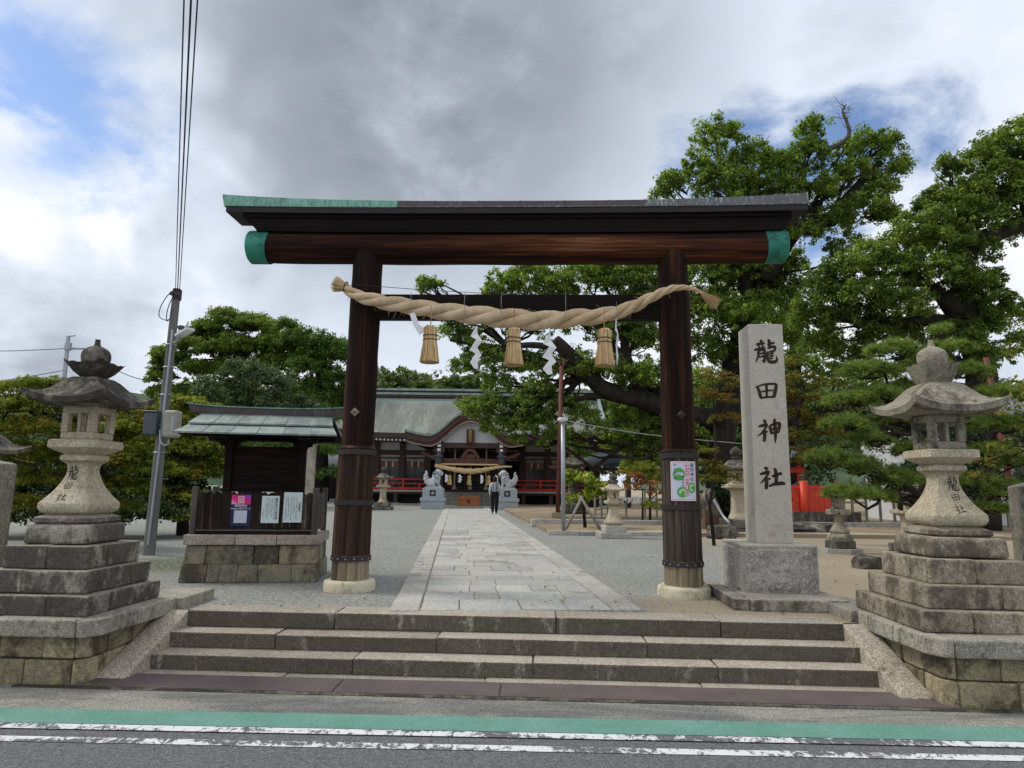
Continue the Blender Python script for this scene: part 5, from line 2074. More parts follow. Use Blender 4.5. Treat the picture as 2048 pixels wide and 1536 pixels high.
obj('frog_leg_strut', (q, [(0, 7, 6, 1), (1, 6, 5, 2), (2, 5, 4, 3)][0:3] + [(9, 14, 15, 8), (10, 13, 14, 9), (11, 12, 13, 10)] + [(i, (i + 1) % 8, (i + 1) % 8 + 8, i + 8) for i in range(8)]), M['hallwood2'], hall)
hbox('strut_carving', -.3, .3, PY0 + .66, PY0 + .74, 2.9, 3.15, 'hallwood2')
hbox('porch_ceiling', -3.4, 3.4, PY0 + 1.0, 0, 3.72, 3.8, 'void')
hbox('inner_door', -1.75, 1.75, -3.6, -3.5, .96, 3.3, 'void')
for i in range(9):
    x_ = -1.7 + i * .425
    hbox('door_stile', x_ - .025, x_ + .025, -3.66, -3.605, .96, 3.2, 'hallwood')
for z_ in (1.15, 1.6, 2.1, 2.6):
    hbox('door_rail', -1.75, 1.75, -3.65, -3.61, z_, z_ + .05, 'hallwood')
hbox('inner_sill', -1.9, 1.9, -4.0, -3.5, .86, 1.0, 'hallwood')
hbox('inner_wall', -2.1, -1.75, -4.0, -1.5, .1, 3.8, 'hallwood')
hbox('inner_wall', 1.75, 2.1, -4.0, -1.5, .1, 3.8, 'hallwood')
for i in range(3):
    for a, b in ((-1.75, -.6), (-.6, .7), (.7, 1.75)):
        hbox('stair_slab', a + .01, b - .01, -4.9 + i * .32, -3.9, .1 + i * .26, .1 + (i + 1) * .26 - .01, 'stonegrey', .01)
for a, b in ((-2.6, -.9), (-.9, .8), (.8, 2.6)):
    hbox('porch_step', a + .01, b - .01, PY0 - .9, PY0 + 1.6, .0, .055 + .045, 'stonegrey', .01)
# plaque
hbox('plaque', -.24, .24, PY0 + .30, PY0 + .42, 3.78, 4.62, 'hallwood2', .02)
hbox('plaque_field', -.17, .17, PY0 + .28, PY0 + .297, 3.86, 4.54, 'void')
tt = txt('\n'.join('龍田社'), .23, M['gold'], hall, (0, PY0 + .265, 4.2))
# bell ropes
for i, x_ in enumerate((-.95, .0, .95)):
    rp = thing('bell_rope', ('left', 'middle', 'right')[i] + ' thick bell rope hanging in the porch of the hall', 'bell rope', (HX + x_, HY - 5.1, 1.05), 0, 'bell ropes in the porch')
    obj('rope', tube([Vector((0, 0, .25)), Vector((0, 0, 2.6))], .045, 8), M['strawcord'], rp)
    autosmooth(obj('tassel', loft([(0, .15), (.06, .13), (.22, .06), (.3, .05)], 12), M['bamboo'], rp), 50)
# porch sacred rope
ct = [(-2.05, 0, 2.42, .10), (-1.4, 0, 2.30, .13), (-.7, 0, 2.18, .16), (0, 0, 2.12, .18), (.6, 0, 2.16, .16), (1.2, 0, 2.28, .12), (1.9, 0, 2.40, .08), (2.5, 0, 2.42, .05)]
pr_rope = thing('sacred_rope', 'golden twisted straw rope hung across the porch of the far hall', 'rope', (HX, HY + PY0 + .2, 2.1), 0)
for s_ in twisted([(a, b, c_ - 2.1, d) for a, b, c_, d in ct], 3, 4.5, 8, 70):
    obj('strand', s_, M['straw'], pr_rope, True)
obj('support_pole', tube([Vector((-2.05, .1, .42)), Vector((1.75, .1, .42))], .05, 8), M['straw'], pr_rope)
for x_ in (-1.75, 1.75):
    obj('hanging_wire', tube([Vector((x_, .1, .42)), Vector((x_ * 1.02, .15, 1.3))], .02, 5), M['wirew'], pr_rope)
for i, x_ in enumerate((-1.15, 0, 1.15)):
    dup(t0, (HX + x_, HY + PY0 + .1, 1.86), .5 * i, ('left', 'middle', 'right')[i] + ' small straw tassel hanging in the porch of the far hall', 'straw tassels in the hall porch', 1.25)
for i, x_ in enumerate((-1.4, -.55, .68, 1.55)):
    shide(('leftmost', 'second', 'third', 'rightmost')[i] + ' small white paper streamer hanging in the hall porch', 0, 0, .14, (.3, 1, .2, .2)[i], (.5, .5, .55, .6)[i], 0, 'paper streamers in the hall porch', Vector((HX + x_, HY + PY0 + .12, 1.95)))
# offering box
ob = thing('offering_box', 'orange brown wooden offering box on the porch steps of the hall', 'offering box', (HX + .02, HY + PY0 - .1, .1), 0)
obj('body', bev(box(-.64, .64, -.3, .3, .0, .55), .02), M['offer'], ob)
for i in range(9):
    obj('slat', box(-.6, .6, -.27 + i * .065, -.25 + i * .065, .551, .58), M['offer'], ob)
obj('crest', xf(loft([(0, .13), (.012, .12)], 16), (0, -.3, .28), 0, math.pi / 2), M['hallwood2'], ob)

# side pavilion to the right of the hall with blue-black roof edge
pv = thing('side_pavilion', 'low dark pavilion with a shiny blue-black eave right of the hall', 'pavilion', (10.5, 40, 0), 0)
V = spline([(1170, 918), (1200, 917), (1245, 921), (1262, 926)], 12)
a, b = P(1168, 922, 40), P(1262, 925, 40)
x0, x1 = P(1168, 915, 40).x - 10.5, P(1268, 915, 40).x - 10.5
Vv, Ff = [], []
for i in range(13):
    t_ = i / 12
    x_ = x0 + (x1 - x0) * t_
    yb = -.5 * math.sin(t_ * math.pi)
    for (dy, z_) in ((0, 2.50), (0, 2.98), (.8, 3.25), (1.8, 3.4)):
        Vv.append(Vector((x_, yb + dy, z_)))
for i in range(12):
    for k in range(3):
        Ff.append((i * 4 + k, (i + 1) * 4 + k, (i + 1) * 4 + k + 1, i * 4 + k + 1))
obj('roof', (Vv, Ff), plain('blue_black_metal', (.012, .022, .03), .4, .4, .1), pv, True)
for x_ in (x0 + .2, x1 - .3):
    obj('post', box(x_ - .12, x_ + .12, .1, .34, 0, 2.6), M['hallwood'], pv)
obj('cross_beam', box(x0, x1, .1, .3, 2.25, 2.45), M['hallwood'], pv)
obj('back_wall', box(x0, x0 + .9, .4, .5, 0, 2.5), M['void'], pv)


# ================================================================== guardian lions
def lion(label, loc, mirror):
    rt = thing('guardian_lion', label, 'guardian lion', loc, 0, 'pale stone guardian lions before the hall')
    obj('pedestal', bev(box(-.62, .62, -.5, .5, .0, .42), .015), M['lionbase'], rt)
    obj('pedestal_slab', bev(box(-.66, .66, -.55, .55, .42, .60), .02), M['lionbase'], rt)
    obj('pedestal_block', bev(box(-.55, .55, -.42, .42, .60, 1.10), .015), M['lionbase'], rt)
    bx_ = obj('crest_panel', bev(box(-.16, .16, -.432, -.421, .70, 1.01), .004), M['ink'], rt)
    fl = [xf(loft([(0, .034), (.004, .03)], 10), (math.cos(a) * .065, -.433, .855 + math.sin(a) * .065), 0, math.pi / 2) for a in [math.pi / 2 + k * 2 * math.pi / 5 for k in range(5)]] + [xf(loft([(0, .026), (.005, .02)], 10), (0, -.433, .855), 0, math.pi / 2)]
    obj('crest', merge(*fl), M['lion'], bx_)
    obj('foot_slab', bev(box(-.46, .46, -.26, .26, 1.10, 1.19), .02), M['lion'], rt)
    bm = bmesh.new()
    s = -1 if mirror else 1

    def el(x_, y_, z_, a, b, c_, ry=0):
        m = Matrix.Translation((x_ * s, y_, z_)) @ Matrix.Rotation(ry * s, 4, 'Y') @ Matrix.Diagonal((a, b, c_, 1))
        bmesh.ops.create_icosphere(bm, subdivisions=3, radius=1, matrix=m)
    el(-.20, 0, 1.42, .26, .20, .22)              # haunch
    el(.05, 0, 1.55, .22, .17, .30, .5)           # torso
    el(.17, 0, 1.66, .18, .18, .24)               # chest
    el(.22, 0, 1.95, .20, .17, .19)               # head
    el(.40, 0, 1.90, .11, .12, .08)               # muzzle
    el(.38, 0, 1.81, .08, .10, .04)               # jaw
    el(.42, 0, 1.97, .05, .05, .04)
    for sy_ in (-1, 1):
        el(.25, sy_ * .11, 1.38, .065, .065, .22)     # fore legs
        el(.31, sy_ * .12, 1.22, .10, .075, .05)      # fore paws
        el(-.12, sy_ * .17, 1.32, .19, .08, .15)      # thigh
        el(.02, sy_ * .17, 1.22, .13, .07, .05)       # hind paw
        el(.20, sy_ * .13, 2.09, .05, .045, .07)      # ear
        el(.33, sy_ * .10, 2.00, .05, .04, .04)
    rr_ = random.Random(4)
    for k in range(30):                              # mane curls
        a = rr_.uniform(0, 2 * math.pi)
        z_ = rr_.uniform(1.62, 2.1)
        r_ = .20
        x_ = .13 + math.cos(a) * r_ * .9
        if x_ > .30:
            x_ = .0
        el(x_, math.sin(a) * r_ * .95, z_, .055, .055, .055)
    for k, (x_, z_, r_) in enumerate(((-.42, 1.45, .10), (-.47, 1.60, .11), (-.46, 1.76, .11), (-.42, 1.90, .08), (-.44, 2.0, .05), (-.38, 1.66, .09), (-.52, 1.70, .06))):
        el(x_, 0, z_, r_, r_ * 1.1, r_ * 1.15)       # flame tail
    me = bpy.data.meshes.new('body')
    bm.to_mesh(me)
    bm.free()
    o = link('body', me, M['lion'], rt)
    md = o.modifiers.new('remesh', 'REMESH')
    md.mode = 'VOXEL'
    md.voxel_size = .022
    md.use_smooth_shade = True
    return rt


lion('pale stone guardian lion seated left of the path, facing right', (P(865, 1018, 36.5).x, 36.8, 0), False)
lion('pale stone guardian lion seated right of the path, facing left', (P(1014, 1018, 37.5).x, 37.4, 0), True)


# ================================================================== person
def person(loc, rz):
    rt = thing('person', 'person in white blouse, black suspender trousers and short dark hair walking away', 'person', loc, rz)
    J = {'pel': (0, 0, .90), 'sp1': (0, .0, 1.05), 'sp2': (0, .01, 1.22), 'ch': (0, .0, 1.33), 'nk': (0, .01, 1.42), 'hd': (0, .03, 1.50),
         'hl': (-.095, 0, .84), 'kl': (-.10, .05, .46), 'al': (-.085, -.10, .08), 'fl': (-.09, .04, .04),
         'hr': (.095, 0, .84), 'kr': (.09, .06, .46), 'ar': (.07, .10, .07), 'fr': (.075, .24, .035),
         'sl': (-.165, 0, 1.31), 'el': (-.225, -.02, 1.07), 'wl': (-.215, .09, .86), 'sr': (.165, 0, 1.31), 'er': (.225, -.02, 1.07), 'wr': (.20, .12, .90)}

    def skin(name, edges, rad, mat, root):
        names = []
        for a, b in edges:
            for k in (a, b):
                if k not in names:
                    names.append(k)
        me = bpy.data.meshes.new(name)
        me.from_pydata([J[k] for k in names], [(names.index(a), names.index(b)) for a, b in edges], [])
        o = link(name, me, M[mat], rt)
        md = o.modifiers.new('skin', 'SKIN')
        md.use_smooth_shade = True
        sk = me.skin_vertices[0].data
        for i, k in enumerate(names):
            r_ = rad[k]
            sk[i].radius = r_ if hasattr(r_, '__len__') else (r_, r_)
            sk[i].use_root = (k == root)
        sb = o.modifiers.new('subd', 'SUBSURF')
        sb.levels = sb.render_levels = 2
        return o
    skin('body', [('pel', 'sp1'), ('sp1', 'sp2'), ('sp2', 'ch'), ('ch', 'nk'), ('nk', 'hd'), ('pel', 'hl'), ('hl', 'kl'), ('kl', 'al'), ('al', 'fl'), ('pel', 'hr'), ('hr', 'kr'), ('kr', 'ar'), ('ar', 'fr'),
                  ('ch', 'sl'), ('sl', 'el'), ('el', 'wl'), ('ch', 'sr'), ('sr', 'er'), ('er', 'wr')],
         dict(pel=(.10, .08), sp1=(.09, .07), sp2=(.11, .075), ch=(.11, .08), nk=.05, hd=.05, hl=.08, kl=.055, al=.038, fl=.035, hr=.08, kr=.055, ar=.038, fr=.035, sl=.055, el=.04, wl=.028, sr=.055, er=.04, wr=.028), 'skin', 'pel')
    o = skin('blouse', [('sp1', 'sp2'), ('sp2', 'ch'), ('pel', 'sp1'), ('ch', 'nk'), ('ch', 'sl'), ('sl', 'el'), ('ch', 'sr'), ('sr', 'er'), ('el', 'wl'), ('er', 'wr')], dict(pel=(.12, .09), sp1=(.15, .12), sp2=(.155, .115), ch=(.15, .11), nk=.06, sl=.075, el=.062, sr=.075, er=.062, wl=.045, wr=.045), 'blouse', 'ch')
    skin('trousers', [('pel', 'sp1'), ('pel', 'hl'), ('hl', 'kl'), ('kl', 'al'), ('pel', 'hr'), ('hr', 'kr'), ('kr', 'ar')], dict(pel=(.165, .135), sp1=(.155, .125), hl=.105, kl=.085, al=.062, hr=.105, kr=.085, ar=.062), 'trouser', 'pel')
    bm = bmesh.new()

    def el(x_, y_, z_, a, b, c_):
        bmesh.ops.create_icosphere(bm, subdivisions=3, radius=1, matrix=Matrix.Translation((x_, y_, z_)) @ Matrix.Diagonal((a, b, c_, 1)))
    el(0, .035, 1.54, .078, .095, .11)
    el(0, .125, 1.53, .014, .018, .02)
    for s in (-1, 1):
        el(s * .08, .035, 1.535, .012, .02, .03)
    me = bpy.data.meshes.new('head')
    bm.to_mesh(me)
    bm.free()
    hd = link('head', me, M['skin'], rt)
    autosmooth(hd, 80)
    hd.data.polygons.foreach_set('use_smooth', [True] * len(me.polygons))
    for s in (-1, 1):
        obj('eye', xf(loft([(0, .012), (.003, .008)], 8), (s * .03, .126, 1.545), 0, -math.pi / 2), M['ink'], hd)
    obj('mouth', box(-.022, .022, .122, .128, 1.483, 1.489), M['postpink'], hd)
    bm = bmesh.new()
    el(0, .015, 1.565, .094, .10, .105)
    el(0, -.03, 1.50, .085, .06, .085)
    for s in (-1, 1):
        el(s * .065, .01, 1.50, .032, .07, .08)
    me = bpy.data.meshes.new('hair')
    bm.to_mesh(me)
    bm.free()
    me.polygons.foreach_set('use_smooth', [True] * len(me.polygons))
    link('hair', me, M['hair'], rt)
    for s in (-1, 1):
        obj('suspender', tube([Vector((s * .05, -.135, 1.02)), Vector((s * .075, -.125, 1.2)), Vector((s * .09, -.10, 1.36)), Vector((s * .09, .0, 1.425))], .013, 6), M['trouser'], rt)
        # hands with fingers
        wp = Vector(J['wl' if s < 0 else 'wr'])
        parts = [xf(loft([(0, .020), (-.03, .032), (-.075, .034), (-.085, .025)], 8), wp)]
        for k in range(4):
            f0 = wp + Vector((0, -.024 + k * .016, -.078))
            ln = (.05, .062, .066, .055)[k]
            parts.append(tube([f0, f0 + Vector((-s * .008, 0, -ln * .6)), f0 + Vector((-s * .022, 0, -ln))], [.009, .008, .006], 5))
        parts.append(tube([wp + Vector((0, .024, -.03)), wp + Vector((-s * .01, .045, -.055)), wp + Vector((-s * .014, .048, -.085))], [.011, .010, .007], 5))
        obj('hand', merge(*parts), M['skin'], rt, True)
        fp = Vector(J['fl' if s < 0 else 'fr'])
        obj('shoe', bev(box(fp.x - .045, fp.x + .045, fp.y - .17, fp.y + .07, .0, .075, .008, .02), .02, 2), M['trouser'], rt)
        obj('shoe_sole', bev(box(fp.x - .048, fp.x + .048, fp.y - .175, fp.y + .075, -.002, .022), .006), M['paper'], rt)
    return rt


person((P(989, 1029, 30.2).x, 30.2, .025), 0)

# ================================================================== small lanterns
def small_lantern(name_label, loc, kind, s=1.0, rz=0):
    rt = thing('stone_lantern', name_label, 'stone lantern', loc, rz)
    st = M['oldstone']
    ws = M['lantern']
    if kind == 'a':       # bell-shafted lantern with two plain steps
        obj('plinth_step', bev(box(-.40, .40, -.40, .40, 0, .15), .02, 2, .006), M['kerb'], rt)
        obj('plinth_step', bev(box(-.27, .27, -.27, .27, .15, .32), .02, 2, .006), M['kerb'], rt)
        autosmooth(obj('shaft', loft(spline([(.32, .20), (.36, .235), (.41, .235), (.50, .17), (.64, .125), (.74, .11), (.80, .13)], 24), 40, .6), ws, rt), 60)
        autosmooth(obj('platform', loft([(.80, .10), (.84, .14), (.87, .22), (.93, .22), (.94, .2)], 32, .9), ws, rt), 30)
        parts = [box(-.13, .13, -.13, .13, .94, 1.00), box(-.13, .13, -.13, .13, 1.14, 1.19)]
        for a in (-1, 1):
            for b in (-1, 1):
                parts.append(box(a * .13 - (.09 if a > 0 else 0), a * .13 + (.09 if a < 0 else 0), b * .13 - (.09 if b > 0 else 0), b * .13 + (.09 if b < 0 else 0), 1.0, 1.14))
        obj('light_box', merge(*parts), ws, rt)
        autosmooth(obj('roof', curved_roof(.27, 1.19, 1.36, .10, .05, .035, 12), ws, rt), 40)
        autosmooth(obj('neck', loft([(1.36, .10), (1.40, .13), (1.46, .135), (1.47, .10)], 20), st, rt), 50)
        autosmooth(obj('finial_ball', loft(spline([(1.47, .08), (1.52, .11), (1.57, .09), (1.62, .02)], 12), 16), st, rt), 60)
    elif kind == 'b':     # low lantern without roof visible, hexagonal
        obj('plinth_step', loft([(0, .42), (.10, .42)], 6), M['kerb'], rt)
        obj('plinth_step', bev(loft([(.10, .30), (.26, .29)], 6), .01), st, rt)
        autosmooth(obj('lotus_base', loft([(.26, .25), (.33, .26), (.40, .2)], 6), M['lroofr'], rt), 20)
        autosmooth(obj('shaft', loft(spline([(.40, .17), (.44, .19), (.50, .16), (.60, .10), (.70, .085), (.76, .11)], 20), 6), M['lroofr'], rt), 20)
        autosmooth(obj('platform', loft([(.76, .14), (.80, .24), (.87, .25), (.90, .20)], 6), M['lroofr'], rt), 20)
        obj('light_box', bev(loft([(.90, .14), (1.14, .145)], 6), .01), M['lroofr'], rt)
        autosmooth(obj('roof', loft([(1.14, .32), (1.18, .33), (1.27, .16), (1.33, .08)], 6), st, rt), 20)
        autosmooth(obj('finial_ball', loft(spline([(1.33, .06), (1.38, .09), (1.43, .07), (1.48, .015)], 12), 12), st, rt), 60)
    else:                 # tall column lantern
        obj('plinth_step', bev(box(-.52, .52, -.52, .52, 0, .18), .03, 2, .01), st, rt)
        obj('plinth_step', bev(box(-.40, .40, -.40, .40, .18, .42), .03, 2, .01), st, rt)
        autosmooth(obj('shaft', loft(spline([(.42, .26), (.48, .24), (.60, .19), (.9, .17), (1.12, .18), (1.18, .22)], 24), 24, .4), ws if kind == 'c' else st, rt), 60)
        autosmooth(obj('platform', loft([(1.18, .20), (1.25, .36), (1.33, .36), (1.35, .30)], 32, .8), ws if kind == 'c' else st, rt), 30)
        parts = [box(-.2, .2, -.2, .2, 1.35, 1.42), box(-.2, .2, -.2, .2, 1.64, 1.70)]
        for a in (-1, 1):
            for b in (-1, 1):
                parts.append(box(a * .2 - (.12 if a > 0 else 0), a * .2 + (.12 if a < 0 else 0), b * .2 - (.12 if b > 0 else 0), b * .2 + (.12 if b < 0 else 0), 1.42, 1.64))
        obj('light_box', merge(*parts), ws if kind == 'c' else st, rt)
        autosmooth(obj('roof', curved_roof(.42, 1.70, 2.0, .12, .09, .05, 12), st, rt), 40)
        autosmooth(obj('finial_ball', loft(spline([(2.0, .10), (2.05, .14), (2.09, .10), (2.16, .15), (2.26, .14), (2.36, .02)], 20), 16), st, rt), 60)
    rt.scale = (s, s, s)
    return rt


small_lantern('small pale stone lantern on two steps beside the grey lamp pole', (2.57, 17.0, 0), 'a', .97, .05)
small_lantern('low mottled stone lantern on the dirt left of the big right lantern', (6.55, 13.6, 0), 'b', .95)
small_lantern('stone lantern with carved shaft half hidden behind the right lantern pedestal', (7.35, 12.6, 0), 'c', .66, .1)
small_lantern('tall stone lantern partly hidden behind the left side of the carved granite pillar', (6.25, 18.7, 0), 'c', 1.02)
small_lantern('dark stone lantern standing before the red panel fence', (10.6, 24.5, 0), 'd', .80)
small_lantern('weathered stone lantern on dark steps before the left half of the hall', (P(765, 1018, 34.5).x, 34.5, 0), 'c', .92)
small_lantern('large dark stone lantern behind the yellow-green shrub right of the hall railing', (P(1146, 1010, 30).x, 30, 0), 'd', 1.28)
small_lantern('dark stone lantern cut off by the left edge behind the fence post', (P(-62, 1000, 8.2).x, 8.2, 0), 'd', .90)

# ================================================================== poles and lamps
# utility pole with lamp
up_ = thing('utility_pole', 'slim grey concrete utility pole with street lamp and switch boxes behind the left lantern', 'utility pole', (P(297, 1112, 11.6).x, 11.6, 0), 0)
UX, UY = P(297, 1112, 11.6).x, 11.6
topz = P(353, 578, 11.6).z
topx = P(354, 578, 11.6).x
autosmooth(obj('pole', tube([Vector((0, 0, -.1)), Vector(((topx - UX) * .5, 0, topz * .5)), Vector((topx - UX, 0, topz))], [.098, .082, .066], 20), M['concrete'], up_), 60)


def upl(u, v_, Y=11.6):
    p = P(u, v_, Y)
    return Vector((p.x - UX, p.y - UY, p.z))


obj('conduit', tube([upl(296, 1090, 11.48), upl(322, 870, 11.48), upl(341, 700, 11.48), upl(345, 660, 11.5)], .018, 6), M['galv'], up_)
for v_ in (690, 735, 790, 850, 905):
    c_ = upl(354 - (v_ - 578) * .106, v_)
    r_ = .084 + (v_ - 578) * .00005
    obj('pole_band', tube([c_ + Vector((math.cos(a) * r_, math.sin(a) * r_, 0)) for a in [k * math.pi / 10 for k in range(21)]], .008, 4), M['galv'], up_)
# insulator bracket on top
c_ = upl(354, 590)
obj('top_band', xf(loft([(-.09, .078), (.09, .078)], 16), c_), M['steel'], up_)
for dx in (-.05, .05):
    autosmooth(obj('insulator', xf(loft([(-.03, .03), (0, .038), (.03, .03)], 10), c_ + Vector((dx, -.09, .0))), M['darkbox'], up_), 50)
# street lamp head
h0, h1 = upl(348, 675, 11.45), upl(392, 650, 11.0)
ax_ = (h1 - h0)
o = obj('lamp_head', bev(box(-.075, .075, 0, .42, -.028, .022), .012, 2), M['lampw'], up_)
o.location = upl(357, 672, 11.4)
q = ax_.to_track_quat('Y', 'Z')
o.rotation_euler = q.to_euler()
obj('lamp_lens', bev(box(-.06, .06, .16, .40, -.036, -.026), .006), M['paper'], o)
obj('lamp_arm', tube([upl(346, 686, 11.5), upl(352, 684, 11.45), upl(360, 671, 11.4)], .022, 8), M['galv'], up_)
obj('photo_cell', xf(loft([(-.03, .045), (0, .06), (.03, .06), (.045, .03)], 12), upl(362, 656, 11.5)), M['darkbox'], up_)
# switch boxes
a, b = upl(331, 876, 11.45), upl(362, 822, 11.45)
o = obj('cabinet', bev(box(a.x, b.x, -.30, -.06, a.z, b.z), .045, 3), M['greybox'], up_)
obj('cabinet_label', box(b.x - .075, b.x - .03, -.302, -.3005, a.z + .12, a.z + .36), M['galv'], o)
a, b = upl(287, 869, 11.45), upl(318, 825, 11.45)
obj('small_cabinet', bev(box(a.x, b.x, -.2, -.02, a.z, b.z), .015, 2), M['darkbox'], up_)
obj('cabinet_cover', bev(box(a.x - .02, b.x + .005, -.22, .0, b.z, b.z + .03), .008), M['darkbox'], up_)
obj('conduit', tube([Vector(q_) for q_ in spline([upl(338, 878, 11.4), upl(336, 888, 11.4), upl(327, 890, 11.4), upl(320, 880, 11.45), upl(320, 860, 11.48)], 14)], .014, 6), M['galv'], up_)
# service loop of cable
for k, lp in enumerate(([(350, 578), (336, 590), (322, 612), (318, 632), (330, 640), (340, 637), (343, 622), (348, 620)], [(351, 588), (340, 605), (334, 625), (333, 641), (338, 640)])):
    obj('service_cable', tube([Vector(q_) for q_ in spline([upl(u, v_, 11.45 - .05 * k) for u, v_ in lp], 24)], .008, 5), M['cable'], up_)
# overhead wires running over the street
for k, (ut, lb) in enumerate(((368, 'leftmost'), (382, 'middle'), (395, 'rightmost'))):
    a = P(351 + k * 4, 584, 11.5)
    b = P(ut, 0, 4.6)
    c_ = b + (b - a) * 2.6
    pts = []
    for i in range(40):
        t_ = i / 39
        p = a.lerp(c_, t_)
        sag = .35 * ((t_ - 1 / 3.6) ** 2 - (1 / 3.6) ** 2 * (1 - t_ * 3.6) ** 1) if 0 else 0
        p.z += .20 * (abs(t_ * 3.6 - .5) ** 2 - .25) * .35
        pts.append(p)
    w_ = obj('power_cable', tube(pts, (.006, .008, .006)[k], 6), M['cable'])
    tag(w_, lb + ' of the three black overhead cables rising from the utility pole', 'power cable', 'overhead cables from the pole')
# far pole with wires
fp = thing('utility_pole', 'distant grey utility pole with short cross arm behind the left lantern finial', 'utility pole', (P(134, 760, 45).x, 45, 0), 0)
FX = P(134, 760, 45).x
fl_ = lambda u, v_, Y=45: Vector((P(u, v_, Y).x - FX, P(u, v_, Y).y - 45, P(u, v_, Y).z))
obj('pole', tube([Vector((-.1, 0, 0)), fl_(137, 672)], [.2, .12], 10), M['galv'], fp)
obj('cross_arm', tube([fl_(137, 672), fl_(150, 671)], .06, 6), M['galv'], fp)
obj('cross_arm', tube([fl_(131, 697), fl_(168, 697)], .08, 6), M['galv'], fp)
obj('transformer_band', xf(loft([(-.25, .22), (.25, .22)], 10), fl_(136, 693)), M['galv'], fp)
for (lb, u0, v0, u1, v1) in (('upper far power line left of the distant pole', 131, 697, -260, 672), ('lower far power line crossing left of the distant pole', 131, 740, -260, 765), ('thin far power line falling right of the distant pole', 168, 697, 330, 765)):
    a, b = P(u0, v0, 45), P(u1, v1, 52)
    pts = [a.lerp(b, i / 20) + Vector((0, 0, -1.2 * math.sin(math.pi * i / 20) * .5)) for i in range(21)]
    w_ = obj('power_line', tube(pts, .028, 4), M['cable'])
    tag(w_, lb, 'power line', 'thin far power lines')

# grey lamp post, red pole, wire
lp_ = thing('lamp_post', 'slender grey lamp post with a round white head right of the path', 'lamp post', (P(1127, 1070, 17.7).x, 17.7, 0), 0)
obj('post', tube([Vector((0, 0, 0)), Vector((-.02, 0, 2.98))], .055, 16), M['galv'], lp_, True)
autosmooth(obj('lamp_head', xf(loft([(0, .05), (.02, .085), (.05, .13), (.10, .135), (.125, .12), (.13, .04)], 20), (-.02, 0, 2.92)), M['lampw'], lp_), 40)
rp_ = thing('prop_pole', 'tall rusty red steel pole propping the low camphor limb', 'prop pole', (P(1115, 1040, 25).x, 25, 0), 0)
t_ = P(1121, 732, 25)
rb = P(1113, 1040, 25)
obj('pole', tube([Vector((0, 0, 0)), Vector((t_.x - rb.x, 0, t_.z))], .078, 14), M['redpole'], rp_, True)
obj('fork', tube([Vector((t_.x - rb.x - .12, 0, t_.z + .2)), Vector((t_.x - rb.x, 0, t_.z - .15)), Vector((t_.x - rb.x + .14, 0, t_.z + .25))], .06, 8), M['redpole'], rp_)
obj('footing', bev(box(-.22, .22, -.22, .22, 0, .32, .03, .03), .02), M['earth'], rp_)
obj('cable_shelf', box(-.32, .1, -.15, .1, 1.95, 2.0), M['redpole'], rp_)
a, b, c_ = P(1135, 842, 17.7), P(1320, 872, 17.0), P(1700, 905, 16.2)
w_ = obj('overhead_wire', tube([Vector(q_) for q_ in spline([a, b, c_], 20)], .010, 5), M['wirew'])
tag(w_, 'pale thin wire running right from the lamp post head', 'wire')

# ================================================================== right garden beds
bed = obj('dirt_bed', box(.8, 40, 17.75, 60, .0, .10), M['earth'])
# keep bed right of the path
bed.data.vertices[0].co = (1.05, 17.75, 0); bed.data.vertices[4].co = (1.05, 17.75, .10)
bed.data.vertices[3].co = (-2.2, 60, 0); bed.data.vertices[7].co = (-2.2, 60, .10)
tag(bed, kind='structure')
for (Y, x0, x1, zt, lb) in ((17.62, .98, 12.5, .11, 'front low granite kerb line of the planting bed right of the path'), (21.2, .65, 12.6, .24, 'rear low granite kerb line of the planting bed right of the path')):
    kb = thing('garden_kerb', lb, 'kerb', (x0, Y, 0), R(2.5))
    x_ = 0
    while x_ < x1 - x0:
        L_ = rng.uniform(.7, 1.2)
        obj('kerb_stone', bev(box(x_ + .005, x_ + L_ - .005, 0, .22, 0, zt + rng.uniform(-.008, .008)), .012, 1, .006), M['kerb'], kb)
        x_ += L_
# bamboo tripod prop
tp = thing('tree_prop', 'two crossed grey timber props leaning under the yellow-green shrub', 'tree prop', (P(1162, 1050, 18.6).x, 18.6, .1), 0)
TX = P(1162, 1050, 18.6).x
for (u0, u1) in ((1132, 1165), (1201, 1160)):
    a, b = P(u0, 1062, 18.5), P(u1, 992, 18.7)
    a.z = .1
    obj('prop_pole', tube([Vector((a.x - TX, a.y - 18.6, 0)), Vector((b.x - TX, b.y - 18.6, b.z - .1))], .038, 8), M['bamboo'], tp, True)
# bamboo post-and-rail fences
for (lb, pts) in (('low bamboo fence of posts and thin rails in the bed', ((1190, 1040, 24.0), (1215, 1030, 27.0), (1290, 1030, 27.0), (1340, 1045, 24.5), (1395, 1048, 24.0))),):
    fn = thing('bamboo_fence', lb, 'fence', P(1190, 1040, 24), 0)
    ps = [P(u, v_, Y) for u, v_, Y in pts]
    for p in ps:
        p.z = .1
    for a, b in zip(ps[:-1], ps[1:]):
        n_ = max(2, int((b - a).length / 1.4))
        for k in range(n_):
            q_ = a.lerp(b, k / n_)
            obj('post', tube([q_, q_ + Vector((0, 0, 1.15))], .04, 6), M['bamboo'], fn, False, None, True)
        for z_ in (.35, .75, 1.1):
            obj('rail', tube([a + Vector((0, 0, z_)), b + Vector((0, 0, z_))], .022, 5), M['bamboo'], fn, False, None, True)
